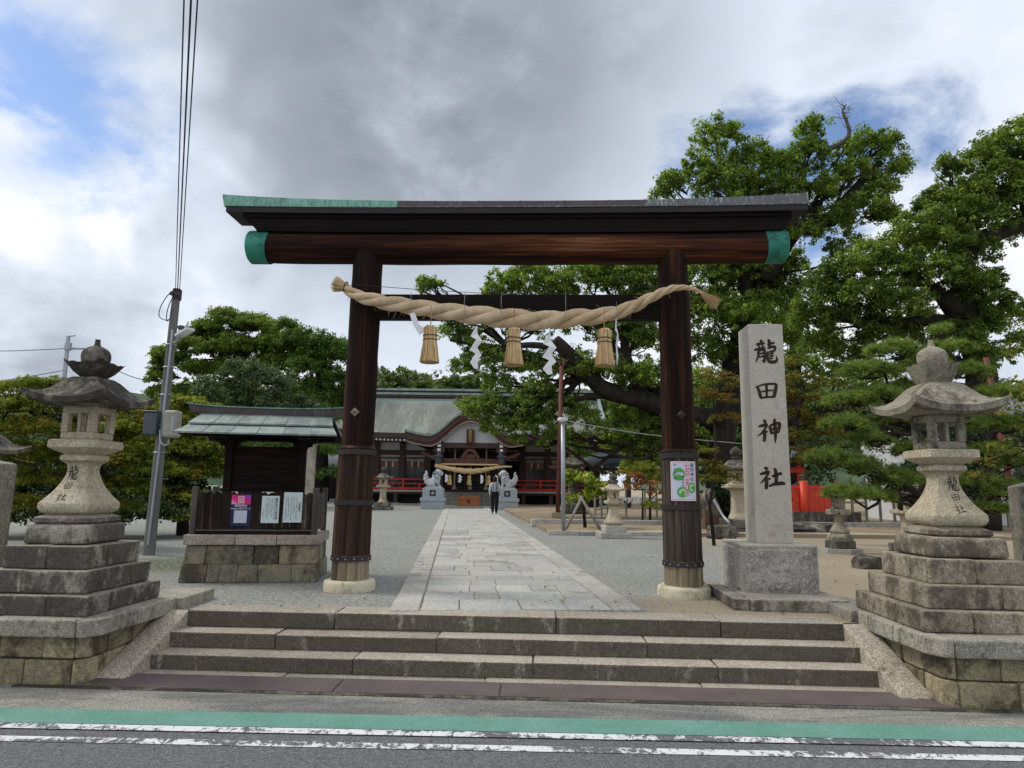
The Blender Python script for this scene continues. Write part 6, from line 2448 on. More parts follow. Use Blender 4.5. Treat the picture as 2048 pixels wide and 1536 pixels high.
# paper fortunes tied on the fence rail
ft = thing('paper_fortunes', 'bunch of white paper slips tied to the bamboo fence rail', 'paper slips', P(1270, 995, 26.9), 0)
for k in range(16):
    x_ = -.75 + k * .10
    obj('paper_slip', xf(box(-.035, .035, -.006, .006, -.18 - .1 * rng.random(), .02), (x_, -.06, .03 * math.sin(k)), 0, 0, rng.uniform(-.5, .5)), M['paper'], ft)
# big pot, pipe rail, red fence
pt = thing('planter_pot', 'large square brown planter behind the right torii pillar', 'planter', (P(1418, 1065, 19.5).x, 19.5, 0), .2)
obj('pot', bev(loft([(0, .27), (.6, .36), (.66, .38), (.66, .33), (.6, .31)], 4), .01), M['pot'], pt)
autosmooth(obj('rock_mound', loft([(.5, .3), (.75, .32), (1.05, .2), (1.25, .06)], 9), M['oldstone'], pt), 60)
pr_ = thing('hand_rail', 'bent steel hand rail sloping down beside the carved pillar', 'hand rail', P(1455, 1075, 17.5), 0)
a, b, c_, d = P(1428, 1000, 19), P(1446, 1032, 18.3), P(1459, 1046, 17.8), P(1460, 1080, 17.6)
obj('rail', tube([a, b, c_], .035, 8), M['galv'], pr_, True, None, True)
obj('rail_post', tube([c_, d], .05, 8), M['darkbox'], pr_, True, None, True)
rf = thing('red_fence', 'vermilion board fence panel with round posts behind the pine', 'fence', (P(1635, 1022, 22).x, 22, 0), 0)
RFX = P(1635, 1022, 22).x
rfl = lambda u, v_, Y=22: Vector((P(u, v_, Y).x - RFX, P(u, v_, Y).y - 22, P(u, v_, Y).z))
a, b = rfl(1582, 1023), rfl(1676, 972)
nb2 = 10
for k in range(nb2):
    xa = a.x + (b.x - a.x) * k / nb2
    xb2 = a.x + (b.x - a.x) * (k + 1) / nb2
    obj('board', bev(box(xa + .002, xb2 - .002, 0, .04, a.z, b.z), .003), M['orange'], rf)
for u in (1607, 1673):
    c_ = rfl(u, 1000)
    obj('post', xf(loft([(.05, .13 if u < 1650 else .06), (rfl(u, 962).z, .13 if u < 1650 else .06)], 16), (c_.x, -.05, 0)), M['orange'], rf, True)
obj('rail', box(a.x, b.x, -.03, -.002, b.z - .10, b.z - .03), M['orange'], rf)
obj('stone_footing', bev(box(a.x - .2, b.x + .6, -.2, .4, 0, a.z), .02), M['oldstone'], rf)
rg = thing('small_red_shrine', 'small vermilion shrine building glimpsed between the maple and the pillar', 'small shrine', (P(1585, 960, 27).x, 27, 0), 0)
RX = P(1585, 960, 27).x
rgl = lambda u, v_, Y=27: Vector((P(u, v_, Y).x - RX, P(u, v_, Y).y - 27, P(u, v_, Y).z))
for u in (1572, 1600):
    c_ = rgl(u, 980)
    obj('post', box(c_.x - .05, c_.x + .05, -.1, .1, 0, 2.5), M['orange'], rg)
a, b = rgl(1566, 915), rgl(1606, 912)
obj('beam', box(a.x, b.x, -.15, .15, a.z, b.z + .05), M['orange'], rg)
obj('beam', box(a.x, b.x, -.12, .12, a.z - .6, a.z - .4), M['orange'], rg)
obj('roof', ([Vector((a.x - .3, -.6, 2.5)), Vector((b.x + .3, -.6, 2.5)), Vector((b.x + .2, .2, 3.0)), Vector((a.x - .2, .2, 3.0)), Vector((b.x + .3, 1.0, 2.5)), Vector((a.x - .3, 1.0, 2.5))], [(0, 1, 2, 3), (3, 2, 4, 5), (0, 3, 5), (1, 4, 2)]), M['rooft'], rg)
obj('wall', box(a.x + .1, b.x - .1, .2, .3, 0, 1.6), M['void'], rg)
# rocks
for (u, v_, Y, w_, h_, lb) in ((1735, 1135, 11.0, .22, .13, 'flat brown rock lying beside the right lantern pedestal'), (1445, 1085, 17.2, .35, .22, 'low rock at the foot of the carved pillar lantern'), (1590, 1052, 19.5, 1.1, .22, 'long low stone step before the red fence')):
    p = P(u, v_, Y)
    bm = bmesh.new()
    bmesh.ops.create_icosphere(bm, subdivisions=4, radius=1)
    for v2 in bm.verts:
        c2 = v2.co.copy()
        m2 = max(abs(c2.x), abs(c2.y), abs(c2.z))
        c2 = c2.lerp(c2 / m2, .55)
        k = 1 + .18 * mnoise.fractal(c2 * 2.0 + Vector((u, 0, 0)), 1, 2, 4)
        v2.co = Vector((c2.x * w_ * k, c2.y * w_ * .8 * k, c2.z * h_ * k))
    me = bpy.data.meshes.new('rock')
    bm.to_mesh(me)
    bm.free()
    o = link('rock', me, M['oldstone'])
    o.location = (p.x, p.y, h_ * .5)
    tag(o, lb, 'rock')
    autosmooth(o, 50)

# stele behind the notice shelter, annex on the left of hall
st_ = obj('stone_stele', bev(([Vector(p) for p in ((-.32, -.1, 0), (.32, -.1, 0), (.32, .15, 0), (-.32, .15, 0), (-.22, -.1, 3.9), (.36, -.1, 4.1), (.36, .15, 4.1), (-.22, .15, 3.9))], BF), .03, 2, .02), M['stele'])
st_.location = (P(612, 990, 32).x, 32, 0)
tag(st_, 'tall slim leaning stone stele behind the notice shelter', 'stele')
an = thing('annex_building', 'low white-walled annex with grey roof seen left of the hall behind the shelter', 'building', (P(640, 990, 52).x, 52, 0), 0)
obj('wall', box(-2.6, 1.6, 0, 4, 0, 2.6), M['housew'], an)
obj('door', box(-.2, 1.2, -.06, -.0, .2, 2.0), M['void'], an)
obj('roof', ([Vector((-3.2, -.8, 2.6)), Vector((2.2, -.8, 2.6)), Vector((2.2, 2, 3.7)), Vector((-3.2, 2, 3.7)), Vector((2.2, 4.8, 2.6)), Vector((-3.2, 4.8, 2.6))], [(0, 1, 2, 3), (3, 2, 4, 5)]), M['rooft'], an)
# house at the far right
hs = thing('house', 'pale house with grey tiled roof behind the pine at the right edge', 'house', (P(1990, 900, 24).x, 24, 0), R(-6))
HXX = P(1990, 900, 24).x
obj('wall', box(-2.2, 7, 0, 6, 0, 3.7), M['housew'], hs)
obj('window', box(-1.6, -.7, -.05, 0, 1.3, 2.6), M['glass'], hs)
obj('window', box(.6, 1.8, -.05, 0, 1.3, 2.6), M['glass'], hs)
obj('roof', ([Vector((-.6, -1.0, 3.9)), Vector((8, -1.0, 3.9)), Vector((8, 3, 5.3)), Vector((-.6, 3, 5.3)), Vector((8, 7, 3.9)), Vector((-.6, 7, 3.9)), Vector((-.6, -1.0, 3.75)), Vector((8, -1.0, 3.75))], [(0, 1, 2, 3), (3, 2, 4, 5), (6, 7, 1, 0), (0, 3, 5)]), M['rooft'], hs)
obj('lower_roof', ([Vector((-2.8, -.8, 2.75)), Vector((-.7, -.8, 2.75)), Vector((-.7, .1, 3.1)), Vector((-2.8, .1, 3.1)), Vector((-2.8, -.8, 2.65)), Vector((-.7, -.8, 2.65))], [(0, 1, 2, 3), (4, 5, 1, 0)]), M['rooft'], hs)
for k in range(14):
    obj('fence_bar', box(-6 + k * .45, -5.93 + k * .45, -1.4, -1.33, 0, 1.7), M['bamboo'], hs)

# ================================================================== TREES
# big camphor right behind the gate
CB = (8.3, 25, 0)


def PP(u, v_, Y):
    return P(u, v_, Y)


lob1 = [(1435, 285, 24, 46), (1395, 345, 24, 34), (1340, 372, 24, 30), (1325, 395, 24, 22), (1500, 330, 24, 46), (1440, 370, 24, 50), (1560, 345, 24, 44), (1622, 268, 24, 32), (1612, 320, 24, 42),
        (1560, 400, 24, 55), (1480, 400, 24, 50), (1640, 390, 24, 42), (1690, 300, 25, 20), (1740, 300, 24, 38), (1775, 290, 24, 26), (1700, 355, 24, 40), (1780, 345, 24, 34), (1806, 335, 24, 20), (1760, 390, 24, 36), (1720, 430, 24, 46),
        (1660, 450, 24, 40), (1690, 500, 24, 32), (1610, 470, 24, 30), (1780, 440, 24, 28),
        (1500, 470, 25, 50), (1430, 480, 25, 50), (1420, 560, 26, 60), (1490, 560, 26, 60), (1560, 545, 26, 45), (1560, 600, 26, 50), (1430, 640, 26, 60), (1500, 650, 25, 60), (1400, 700, 26, 40), (1560, 690, 26, 45), (1470, 720, 27, 45),
        (1010, 575, 27, 34), (985, 598, 27, 26), (1060, 560, 27, 42), (1110, 585, 27, 45), (1170, 560, 27, 46), (1205, 545, 27, 34), (1235, 570, 27, 45), (1290, 560, 27, 45), (1280, 610, 27, 40), (1330, 590, 27, 40), (1360, 620, 27, 45),
        (1150, 640, 27, 50), (1090, 650, 27, 45), (1230, 670, 27, 55), (1300, 690, 27, 50), (1000, 650, 27, 32), (935, 680, 27, 30), (905, 660, 27, 26), (960, 710, 27, 30), (925, 740, 28, 26), (1010, 730, 27, 40), (1075, 745, 27, 45), (1000, 770, 27, 28), (1150, 740, 26, 40), (1210, 750, 26, 40), (1290, 765, 26, 50),
        (852, 565, 27, 16), (868, 572, 27, 15), (845, 582, 27, 10),
        (955, 828, 26, 30), (930, 815, 26, 16), (985, 812, 26, 26), (1000, 850, 26, 30), (1035, 855, 26, 32), (1050, 820, 26, 34), (1085, 850, 26, 34), (1080, 790, 26, 30), (1110, 880, 26, 30), (1040, 885, 26, 18), (1130, 820, 26, 28), (1165, 835, 26, 28), (1195, 860, 26, 24),
        (1260, 845, 27, 40), (1330, 830, 27, 45), (1300, 900, 27, 42), (1250, 900, 28, 28), (1370, 880, 27, 45), (1310, 950, 28, 30), (1230, 890, 28, 26), (1140, 880, 27, 22), (1270, 930, 29, 24), (1160, 905, 27.5, 16), (1560, 620, 26, 40), (1520, 540, 26, 45)]
ex = []
T0 = PP(1445, 1000, 27)
T0.z = 0
trk = [T0, PP(1440, 900, 27), PP(1455, 820, 27), PP(1465, 740, 27), PP(1500, 620, 26), PP(1560, 500, 25)]
ex.append(tube(spline(trk, 24), [.62 - .014 * i for i in range(24)], 14))
lm = lambda pts, r0, r1, n=18: tube(spline(pts, n), [r0 + (r1 - r0) * i / (n - 1) for i in range(n)], 10)
ex.append(lm([PP(1450, 840, 27), PP(1370, 830, 26.5), PP(1290, 800, 26), PP(1210, 780, 26), PP(1170, 740, 25.6), PP(1130, 700, 25.2), PP(1110, 680, 25)], .46, .22))     # low limb to the prop
ex.append(lm([PP(1400, 870, 27), PP(1350, 820, 27), PP(1280, 760, 26.5), PP(1250, 730, 26.5), PP(1200, 650, 27)], .45, .14))
ex.append(lm([PP(1290, 800, 26), PP(1250, 700, 26.5), PP(1265, 600, 27)], .28, .10))
ex.append(lm([PP(1180, 760, 25.8), PP(1090, 720, 26.5), PP(1020, 700, 27), PP(960, 690, 27), PP(900, 680, 27)], .20, .06))
ex.append(lm([PP(1140, 700, 25.5), PP(1060, 690, 26), PP(1000, 700, 27), PP(940, 720, 27)], .16, .05))
ex.append(lm([PP(1210, 790, 26), PP(1150, 800, 26), PP(1080, 830, 26), PP(1000, 830, 26)], .14, .04))
ex.append(lm([PP(1530, 560, 25), PP(1570, 490, 24.5), PP(1610, 445, 24), PP(1660, 435, 24), PP(1690, 400, 24), PP(1740, 345, 24), PP(1760, 325, 24)], .34, .10))
ex.append(lm([PP(1500, 620, 26), PP(1490, 520, 25), PP(1480, 440, 24), PP(1465, 360, 24), PP(1440, 320, 24)], .34, .07))
ex.append(lm([PP(1560, 500, 25), PP(1590, 400, 24), PP(1610, 320, 24)], .24, .06))
big1 = tree('camphor_tree', 'huge spreading camphor tree behind the right torii pillar with a low limb propped up', 'tree', CB,
            [(T0, .01), (trk[1], .01), (trk[2], .01), (trk[3], .01), (trk[4], .01), (PP(1480, 440, 24), .01), (PP(1610, 440, 24), .01), (PP(1250, 720, 26.5), .01), (PP(1160, 760, 26), .01), (PP(1020, 700, 27), .01), (PP(1350, 830, 27), .01)],
            [(a, b, c, d * 1.14) for a, b, c, d in lob1], M['camphor'], .11, 8.5, 46, 11, cr=.23, extra=ex, limbr=.09)
# dead branch
db = [PP(1640, 300, 24), PP(1672, 292, 24), PP(1698, 270, 24), PP(1692, 240, 24), PP(1685, 222, 24), PP(1692, 210, 24)]
dd = [lm(db, .11, .03, 14)]
rr = random.Random(5)
for k in range(16):
    b0 = spline(db, 30)[12 + k]
    e = Vector(b0) + Vector((rr.uniform(-.55, .55), rr.uniform(-.3, .3), rr.uniform(.1, .5)))
    dd.append(limb(Vector(b0), e, .016, .006, k, .2, 5, 4))
obj('dead_branch', merge(*dd), M['deadwood'], big1, False, None, True)

lob2 = [(2035, 262, 20, 28), (1985, 300, 20, 38), (1960, 330, 20, 40), (2030, 330, 20, 42), (1890, 335, 20, 20), (1905, 345, 20, 18), (1985, 380, 20, 55), (1930, 400, 20, 45), (2045, 400, 20, 55), (1870, 400, 20, 26), (1900, 450, 20, 45), (1960, 450, 20, 50), (1850, 420, 20, 22), (2090, 330, 20, 50), (2100, 450, 20, 60),
        (1840, 465, 20, 48), (1790, 490, 20, 32), (1880, 490, 20, 50), (1940, 510, 20, 44), (1740, 520, 20, 40), (1700, 545, 20, 38), (1790, 545, 20, 50), (1860, 560, 20, 55), (1930, 570, 20, 40), (1985, 560, 20, 22), (1650, 560, 20.5, 34), (1660, 600, 20.5, 45), (1730, 600, 20, 52), (1800, 620, 20, 52), (1620, 640, 21, 40), (1690, 655, 21, 50), (1770, 680, 21, 50), (1840, 660, 21, 42),
        (1985, 610, 20, 34), (2010, 640, 20, 36), (1960, 660, 20, 40), (1920, 690, 20, 44), (2030, 690, 20, 26), (1985, 720, 20, 34), (1850, 720, 21, 40), (1640, 700, 21.5, 34), (1960, 590, 20, 36), (1700, 720, 22, 40)]
T2 = PP(1955, 1000, 21)
T2.z = 0
ex = []
ex.append(lm([T2, PP(1960, 860, 21), PP(1962, 740, 20.8), PP(1930, 650, 20.5), PP(1890, 590, 20.2)], .58, .30))
ex.append(lm([PP(1962, 740, 20.8), PP(1930, 610, 20.3), PP(1935, 500, 20), PP(1985, 470, 20), PP(2050, 445, 20), PP(2120, 420, 20)], .36, .22))
ex.append(lm([PP(1900, 600, 20.3), PP(1850, 570, 20.5), PP(1820, 540, 20.5), PP(1800, 510, 20)], .22, .07))
ex.append(lm([PP(1930, 650, 20.5), PP(1860, 640, 20.5), PP(1780, 650, 20.5), PP(1700, 640, 21), PP(1650, 640, 21)], .24, .07))
ex.append(lm([PP(1962, 740, 20.8), PP(1900, 720, 20.8), PP(1840, 700, 20.8), PP(1800, 720, 21)], .2, .06))
big2 = tree('camphor_tree', 'second huge camphor tree towering over the right lantern at the right edge', 'tree', (T2.x, 21, 0),
            [(T2, .01), (PP(1962, 740, 20.8), .01), (PP(1930, 650, 20.5), .01), (PP(1890, 590, 20.2), .01), (PP(1935, 500, 20), .01), (PP(2050, 445, 20), .01), (PP(1780, 650, 20.5), .01)],
            [(a, b, c, d * 1.14) for a, b, c, d in lob2], M['camphor2'], .095, 12, 46, 23, cr=.19, extra=ex, limbr=.08)
# thinner tree trunk lines behind, middle right
mid = tree('camphor_tree', 'dark leafy camphor standing further back between the two huge camphors', 'tree', (PP(1560, 1000, 34).x, 34, 0),
           [(Vector((PP(1590, 1000, 34).x, 34, 0)), .5), (PP(1585, 850, 34), .45), (PP(1590, 700, 34), .3), (PP(1600, 640, 34), .2)],
           [(1580, 650, 34, 45), (1530, 700, 34, 40), (1640, 690, 34, 45), (1600, 740, 34, 50), (1690, 760, 34, 45), (1500, 770, 34, 45), (1760, 760, 35, 40), (1600, 800, 35, 40), (1400, 780, 35, 50), (1450, 830, 35, 50), (1530, 820, 35, 40)],
           M['camphor2'], .18, 3.2, 30, 31, cr=.36)

# left background trees
left = tree('broadleaf_tree', 'large rounded bright green tree behind the notice shelter left of the gate', 'tree', (PP(500, 1000, 52).x, 52, 0),
            [(Vector((PP(500, 1000, 52).x, 52, 0)), .9), (PP(500, 850, 52), .7), (PP(490, 760, 52), .4), (PP(440, 720, 52), .2), (PP(560, 720, 52), .2)],
            [(460, 645, 52, 42, 26), (420, 665, 52, 38, 24), (510, 655, 52, 45, 26), (385, 690, 52, 36, 24), (440, 700, 52, 50, 30), (500, 700, 52, 50, 30), (550, 690, 52, 40, 28), (340, 720, 52, 34, 26), (320, 755, 52, 24, 30), (400, 740, 52, 36, 20), (470, 740, 52, 40, 26), (560, 730, 52, 45, 30), (600, 700, 52, 34, 24), (318, 790, 52, 18, 24), (350, 790, 52, 30, 20)],
            M['zelkova'], .18, 3.6, 85, 41, cr=.5, flat=.5, asp=.6)
tree('broadleaf_tree', 'tall darker green tree touching the left torii pillar in the background', 'tree', (PP(650, 1000, 50).x, 50, 0),
     [(Vector((PP(640, 1000, 50).x, 50, 0)), .7), (PP(640, 800, 50), .5), (PP(640, 700, 50), .2)],
     [(575, 660, 50, 26, 20), (600, 690, 50, 40), (645, 690, 50, 36, 26), (670, 720, 50, 35), (620, 740, 50, 45), (675, 770, 50, 40), (690, 700, 50, 25), (600, 790, 50, 45), (660, 820, 50, 45), (700, 800, 50, 30)],
     M['zelkova2'], .18, 3.0, 75, 43, cr=.45)
tree('evergreen_tree', 'dark blue-green evergreen in front of the bright tree above the shelter roof', 'tree', (PP(500, 1000, 38).x, 38, 0),
     [(Vector((PP(500, 1000, 38).x, 38, 0)), .5), (PP(500, 850, 38), .3), (PP(500, 760, 38), .1)],
     [(490, 745, 38, 40, 28), (440, 775, 38, 40, 30), (540, 770, 38, 45, 34), (470, 800, 38, 50, 34), (560, 810, 38, 50, 36), (410, 800, 38, 24, 26), (610, 825, 38, 34, 30), (500, 835, 38, 60, 30), (640, 840, 38, 30, 26)],
     M['dkgreen'], .20, 3.2, 36, 47, cr=.4)
tree('evergreen_tree', 'dark green leafy trees seen through the shelter between its posts', 'tree', (PP(560, 1000, 34).x, 34, 0),
     [(Vector((PP(560, 1000, 34).x, 34, 0)), .3), (PP(560, 900, 34), .2)],
     [(520, 895, 34, 50, 34), (600, 890, 34, 40, 30), (650, 900, 34, 36, 40), (560, 940, 34, 50, 30), (655, 950, 34, 22, 20), (480, 930, 34, 40, 34), (430, 900, 34, 40, 36)],
     M['zelkova2'], .18, 2.4, 34, 48, cr=.34)
# maples behind left lantern
ml = tree('maple_tree', 'broad low maple with yellow-green autumn leaves behind the left lantern', 'tree', (PP(170, 1000, 12.5).x, 12.6, 0),
          [(Vector((PP(200, 1040, 12.6).x, 12.6, 0)), .14), (PP(200, 960, 12.6), .11), (PP(180, 880, 12.6), .08), (PP(250, 840, 12.6), .05), (PP(100, 840, 12.6), .05)],
          [(40, 780, 12.6, 50, 22), (100, 775, 12.8, 50, 20), (0, 810, 12.4, 50, 26), (70, 815, 12.4, 50, 26), (130, 800, 13, 50, 26), (180, 830, 13, 50, 26), (20, 860, 12.4, 46, 26), (90, 860, 12.4, 50, 26), (260, 820, 13, 44, 24), (250, 860, 12.6, 44, 26), (290, 850, 13, 40, 26), (210, 880, 12.8, 50, 26), (290, 900, 12.8, 46, 26), (240, 920, 12.6, 50, 26), (150, 900, 13.2, 50, 26),
           (60, 910, 12.8, 60, 28), (300, 940, 12.8, 44, 22), (90, 960, 13, 60, 26), (250, 975, 12.8, 44, 22), (60, 1010, 13, 60, 20), (290, 985, 12.8, 36, 18), (-60, 830, 12.5, 50, 40), (-60, 920, 12.5, 60, 50), (240, 1015, 12.8, 40, 14)],
          M['maple'], .068, 36, 42, 51, cr=.15, flat=.45, asp=.38, upb=1.2, limbr=.03)
tree('maple_tree', 'orange-tinged maple between the utility pole and the notice shelter', 'tree', (PP(390, 1000, 16).x, 16, 0),
     [(Vector((PP(370, 1010, 16).x, 16, 0)), .14), (PP(370, 960, 16), .11), (PP(380, 880, 16), .07)],
     [(360, 810, 16, 34, 18), (400, 815, 16, 34, 18), (345, 840, 16, 34, 20), (385, 850, 16, 40, 22), (430, 860, 16, 30, 20), (360, 890, 16, 44, 24), (415, 900, 16, 44, 24), (350, 940, 16, 44, 24), (400, 950, 16, 44, 24), (360, 990, 16, 40, 20), (400, 1000, 15.5, 30, 16), (440, 940, 16.5, 30, 30), (330, 1020, 15.5, 30, 12), (370, 1035, 15.2, 30, 10)],
     M['maple'], .085, 24, 38, 53, cr=.18, flat=.45, asp=.5, upb=1.2, limbr=.03)
tree('evergreen_hedge', 'dark green filler hedge added for the deep shade under the maples behind the left lantern', 'hedge', (PP(200, 1040, 15.5).x, 15.5, 0), None,  # added filler; its dark leaves stand in for shade below the maple crowns
     [(-40, 930, 15.5, 70, 60), (40, 920, 15.5, 60, 60), (110, 910, 15.5, 60, 60), (180, 920, 15.5, 60, 60), (250, 930, 15.8, 60, 60), (310, 930, 16, 60, 56), (370, 940, 17, 50, 60), (420, 930, 17.5, 40, 60), (20, 985, 15, 60, 44), (100, 990, 15, 60, 44), (180, 995, 15, 60, 44), (260, 995, 15.2, 60, 44), (330, 990, 15.8, 50, 44), (390, 995, 16.5, 44, 34), (70, 1030, 14.6, 50, 26), (140, 1032, 14.6, 50, 24), (215, 1034, 14.6, 50, 24), (285, 1032, 14.8, 44, 24), (350, 1028, 15.2, 40, 20), (400, 1020, 15.6, 30, 18), (0, 1030, 14.6, 50, 26)],
     M['hedge'], .09, 10, 40, 57, cr=.24, asp=.6)
# right maples
tree('maple_tree', 'small bronze-green maple between the right torii pillar and the carved pillar', 'tree', (PP(1430, 1000, 15).x, 15, 0),
     [(Vector((PP(1428, 1080, 15).x, 15, 0)), .04), (PP(1419, 1010, 15), .036), (PP(1432, 940, 15), .03), (PP(1430, 850, 15), .03)],
     [(1425, 755, 15, 34, 18), (1400, 790, 15, 30, 16), (1440, 800, 15, 34, 18), (1465, 770, 15, 26, 18), (1450, 840, 15, 30, 16), (1415, 905, 14.6, 22, 10), (1410, 930, 14.6, 28, 12), (1440, 940, 14.6, 26, 10), (1420, 960, 14.6, 34, 12), (1455, 958, 14.6, 28, 8)],
     M['maple2'], .06, 26, 26, 61, cr=.12, flat=.45, upb=1.2, limbr=.025)
tree('maple_tree', 'bronze maple behind the carved pillar reaching toward the pine', 'tree', (PP(1620, 1000, 16).x, 16, 0),
     [(Vector((PP(1562, 1090, 16).x, 16.5, 0)), .05), (PP(1566, 1000, 16), .045), (PP(1572, 930, 16), .04), (PP(1590, 860, 16), .035), (PP(1610, 780, 16), .04)],
     [(1580, 730, 16, 26, 16), (1600, 760, 16, 40, 18), (1650, 770, 16, 34, 18), (1575, 790, 16, 28, 18), (1620, 800, 16, 44, 18), (1670, 810, 16, 34, 18), (1590, 830, 16, 34, 18), (1640, 845, 16, 36, 18), (1600, 870, 16, 34, 16), (1660, 870, 16, 34, 16), (1600, 905, 16, 34, 14), (1640, 920, 16, 30, 14), (1585, 925, 16, 22, 12), (1580, 880, 16, 22, 12)],
     M['maple2'], .07, 20, 26, 63, cr=.13, flat=.45, upb=1.2, limbr=.03)
tree('shrub', 'yellow-green broad-leaved shrub leaning behind the lamp post', 'shrub', (PP(1170, 1040, 19.5).x, 19.5, .1),
     [(Vector((PP(1170, 1040, 19.5).x, 19.5, .1)), .05), (PP(1165, 985, 19.5), .04), (PP(1150, 950, 19.5), .02)],
     [(1145, 950, 19.5, 16, 12), (1170, 960, 19.5, 22, 14), (1195, 975, 19.5, 22, 14), (1215, 990, 19.5, 18, 12), (1150, 1000, 19.5, 18, 10), (1180, 990, 19.5, 20, 12), (1140, 965, 19.5, 12, 12)],
     M['yellowg'], .13, 22, 11, 65, cr=.14, flat=.7, asp=.55, limbr=.02)
tree('shrub', 'small pinkish red turning shrub left of the right torii pillar', 'shrub', (PP(1280, 1040, 22).x, 22, .1),
     [(Vector((PP(1285, 1030, 22).x, 22, .1)), .04), (PP(1285, 980, 22), .02)],
     [(1270, 955, 22, 18, 10), (1295, 968, 22, 22, 10), (1262, 975, 22, 14, 8), (1310, 985, 22, 16, 8)],
     M['redl'], .08, 22, 20, 66, cr=.14, flat=.5, limbr=.02)
tree('shrub', 'olive green maple shrub touching the left side of the right torii pillar', 'shrub', (PP(1300, 1040, 24).x, 24, .1),
     [(Vector((PP(1300, 1030, 24).x, 24, .1)), .05), (PP(1300, 960, 24), .03)],
     [(1255, 945, 24, 20, 10), (1290, 935, 24, 26, 12), (1310, 955, 24, 22, 12), (1250, 965, 24, 12, 8), (1300, 1012, 22, 22, 10)],
     M['maple'], .08, 18, 24, 67, cr=.15, flat=.5, limbr=.02)
tree('evergreen_tree', 'deep green thicket filling the shade between hall and right pillar', 'tree', (PP(1420, 1000, 36).x, 36, 0),
     [(Vector((PP(1430, 1000, 36).x, 36, 0)), .4), (PP(1430, 900, 36), .2)],
     [(1250, 940, 44, 45, 34), (1310, 960, 40, 45, 30), (1360, 930, 38, 40), (1400, 900, 36, 50), (1440, 960, 36, 45, 40), (1480, 920, 36, 40), (1530, 900, 36, 50), (1570, 960, 36, 40), (1500, 980, 36, 40, 30), (1620, 960, 38, 40, 40), (1680, 930, 38, 50, 40), (1740, 900, 38, 50, 34)],
     M['dkgreen'], .2, 2.4, 30, 68, cr=.4)
tree('evergreen_hedge', 'dark evergreen shrubs screening the pale house behind the pine', 'hedge', (PP(1850, 1040, 20).x, 20, 0), None,
     [(1640, 880, 24, 40, 34), (1600, 905, 24, 26, 30), (1655, 925, 24, 36, 24), (1720, 930, 23, 34, 30), (1760, 970, 23, 30, 30), (1690, 880, 21, 40, 30), (1750, 850, 21, 30, 24), (1790, 890, 21, 45, 40), (1850, 860, 21, 50, 40), (1910, 880, 21, 50, 40), (1900, 940, 21, 60, 50), (1830, 950, 21, 50, 40), (1980, 900, 21, 40, 40), (2040, 900, 21, 50, 50), (1990, 970, 21, 60, 40), (1940, 1000, 21, 50, 30), (1800, 990, 21, 26, 26)],
     M['dkgreen'], .11, 5, 40, 73, cr=.26)
tree('palm_shrub', 'nearly black spiky undergrowth behind the carved pillar base', 'shrub', (PP(1460, 1040, 20.5).x, 20.5, 0),
     None, [(1440, 1000, 20.5, 30, 30), (1470, 970, 20.5, 34, 44), (1500, 1020, 20.5, 40, 30), (1540, 1000, 21, 30, 40), (1430, 1040, 20.5, 26, 20)],
     M['black'], .22, 12, 22, 69, cr=.25, asp=.25)

# far wood
rr = random.Random(9)
fcl, frd = [], []
fl2 = []
for i in range(150):
    u = -250 + 2550 * i / 149 + rr.uniform(-12, 12)
    vt = 775 + rr.uniform(-14, 14)
    if 740 < u < 960:
        vt = 742 + rr.uniform(-12, 12) + abs(u - 830) * .05
    if 240 < u < 330:
        vt = 800
    if u < 240:
        vt = 815 + rr.uniform(-8, 8)
    Y = rr.uniform(74, 86)
    c_ = P(u, vt + 30, Y)
    fl2.append((c_, 2.2, 2.2, 1.9))
    fl2.append((P(u + rr.uniform(-9, 9), vt + 72, Y - 3), 2.6, 2.4, 2.6))
    fl2.append((P(u + rr.uniform(-9, 9), vt + 130, Y - 5), 2.8, 2.6, 3.2))
cen, rad = lobe_clusters(fl2, .55, 77, .8)
o = link('far_wood', leaf_mesh('far_wood', cen, rad, 14, .62, 78, .6, .6, .8), M['forest'])
tag(o, 'band of dark green woodland rising behind the shrine hall roof', 'woodland', None, 'stuff')

# ---- garden pine
pine = thing('pine_tree', 'trained garden pine with bright green needle pads behind the right lantern', 'tree', (PP(1850, 1080, 10.6).x, 10.6, 0), 0)
PB = Vector((PP(1850, 1080, 10.6).x, 10.6, 0))
pads = [(1790, 700, 10.8, 55, 18), (1735, 745, 10.8, 60, 20), (1850, 735, 10.8, 55, 20), (1900, 700, 11, 45, 18), (1700, 800, 10.6, 50, 16), (1760, 790, 10.6, 50, 18), (1940, 745, 10.8, 45, 18), (1990, 790, 10.6, 50, 18), (2030, 850, 10.5, 46, 18), (1980, 850, 10.6, 46, 18), (1690, 850, 10.5, 46, 16), (1740, 880, 10.5, 44, 16),
        (1655, 915, 10.4, 40, 14), (1700, 925, 10.4, 44, 14), (1750, 945, 10.3, 50, 16), (1800, 960, 10.3, 44, 16), (1830, 900, 10.6, 46, 18), (1690, 985, 10.2, 40, 13), (1740, 990, 10.2, 44, 13), (1990, 905, 10.5, 50, 18), (2040, 925, 10.5, 40, 18), (1960, 960, 10.5, 44, 16), (2020, 985, 10.4, 46, 18), (1980, 1020, 10.5, 40, 14), (1780, 840, 10.8, 44, 18), (1810, 780, 10.9, 44, 18), (2060, 790, 10.7, 40, 18), (1880, 660, 11.2, 26, 10)]
r = np.random.default_rng(5)
tv, tf = [], []
cent = []
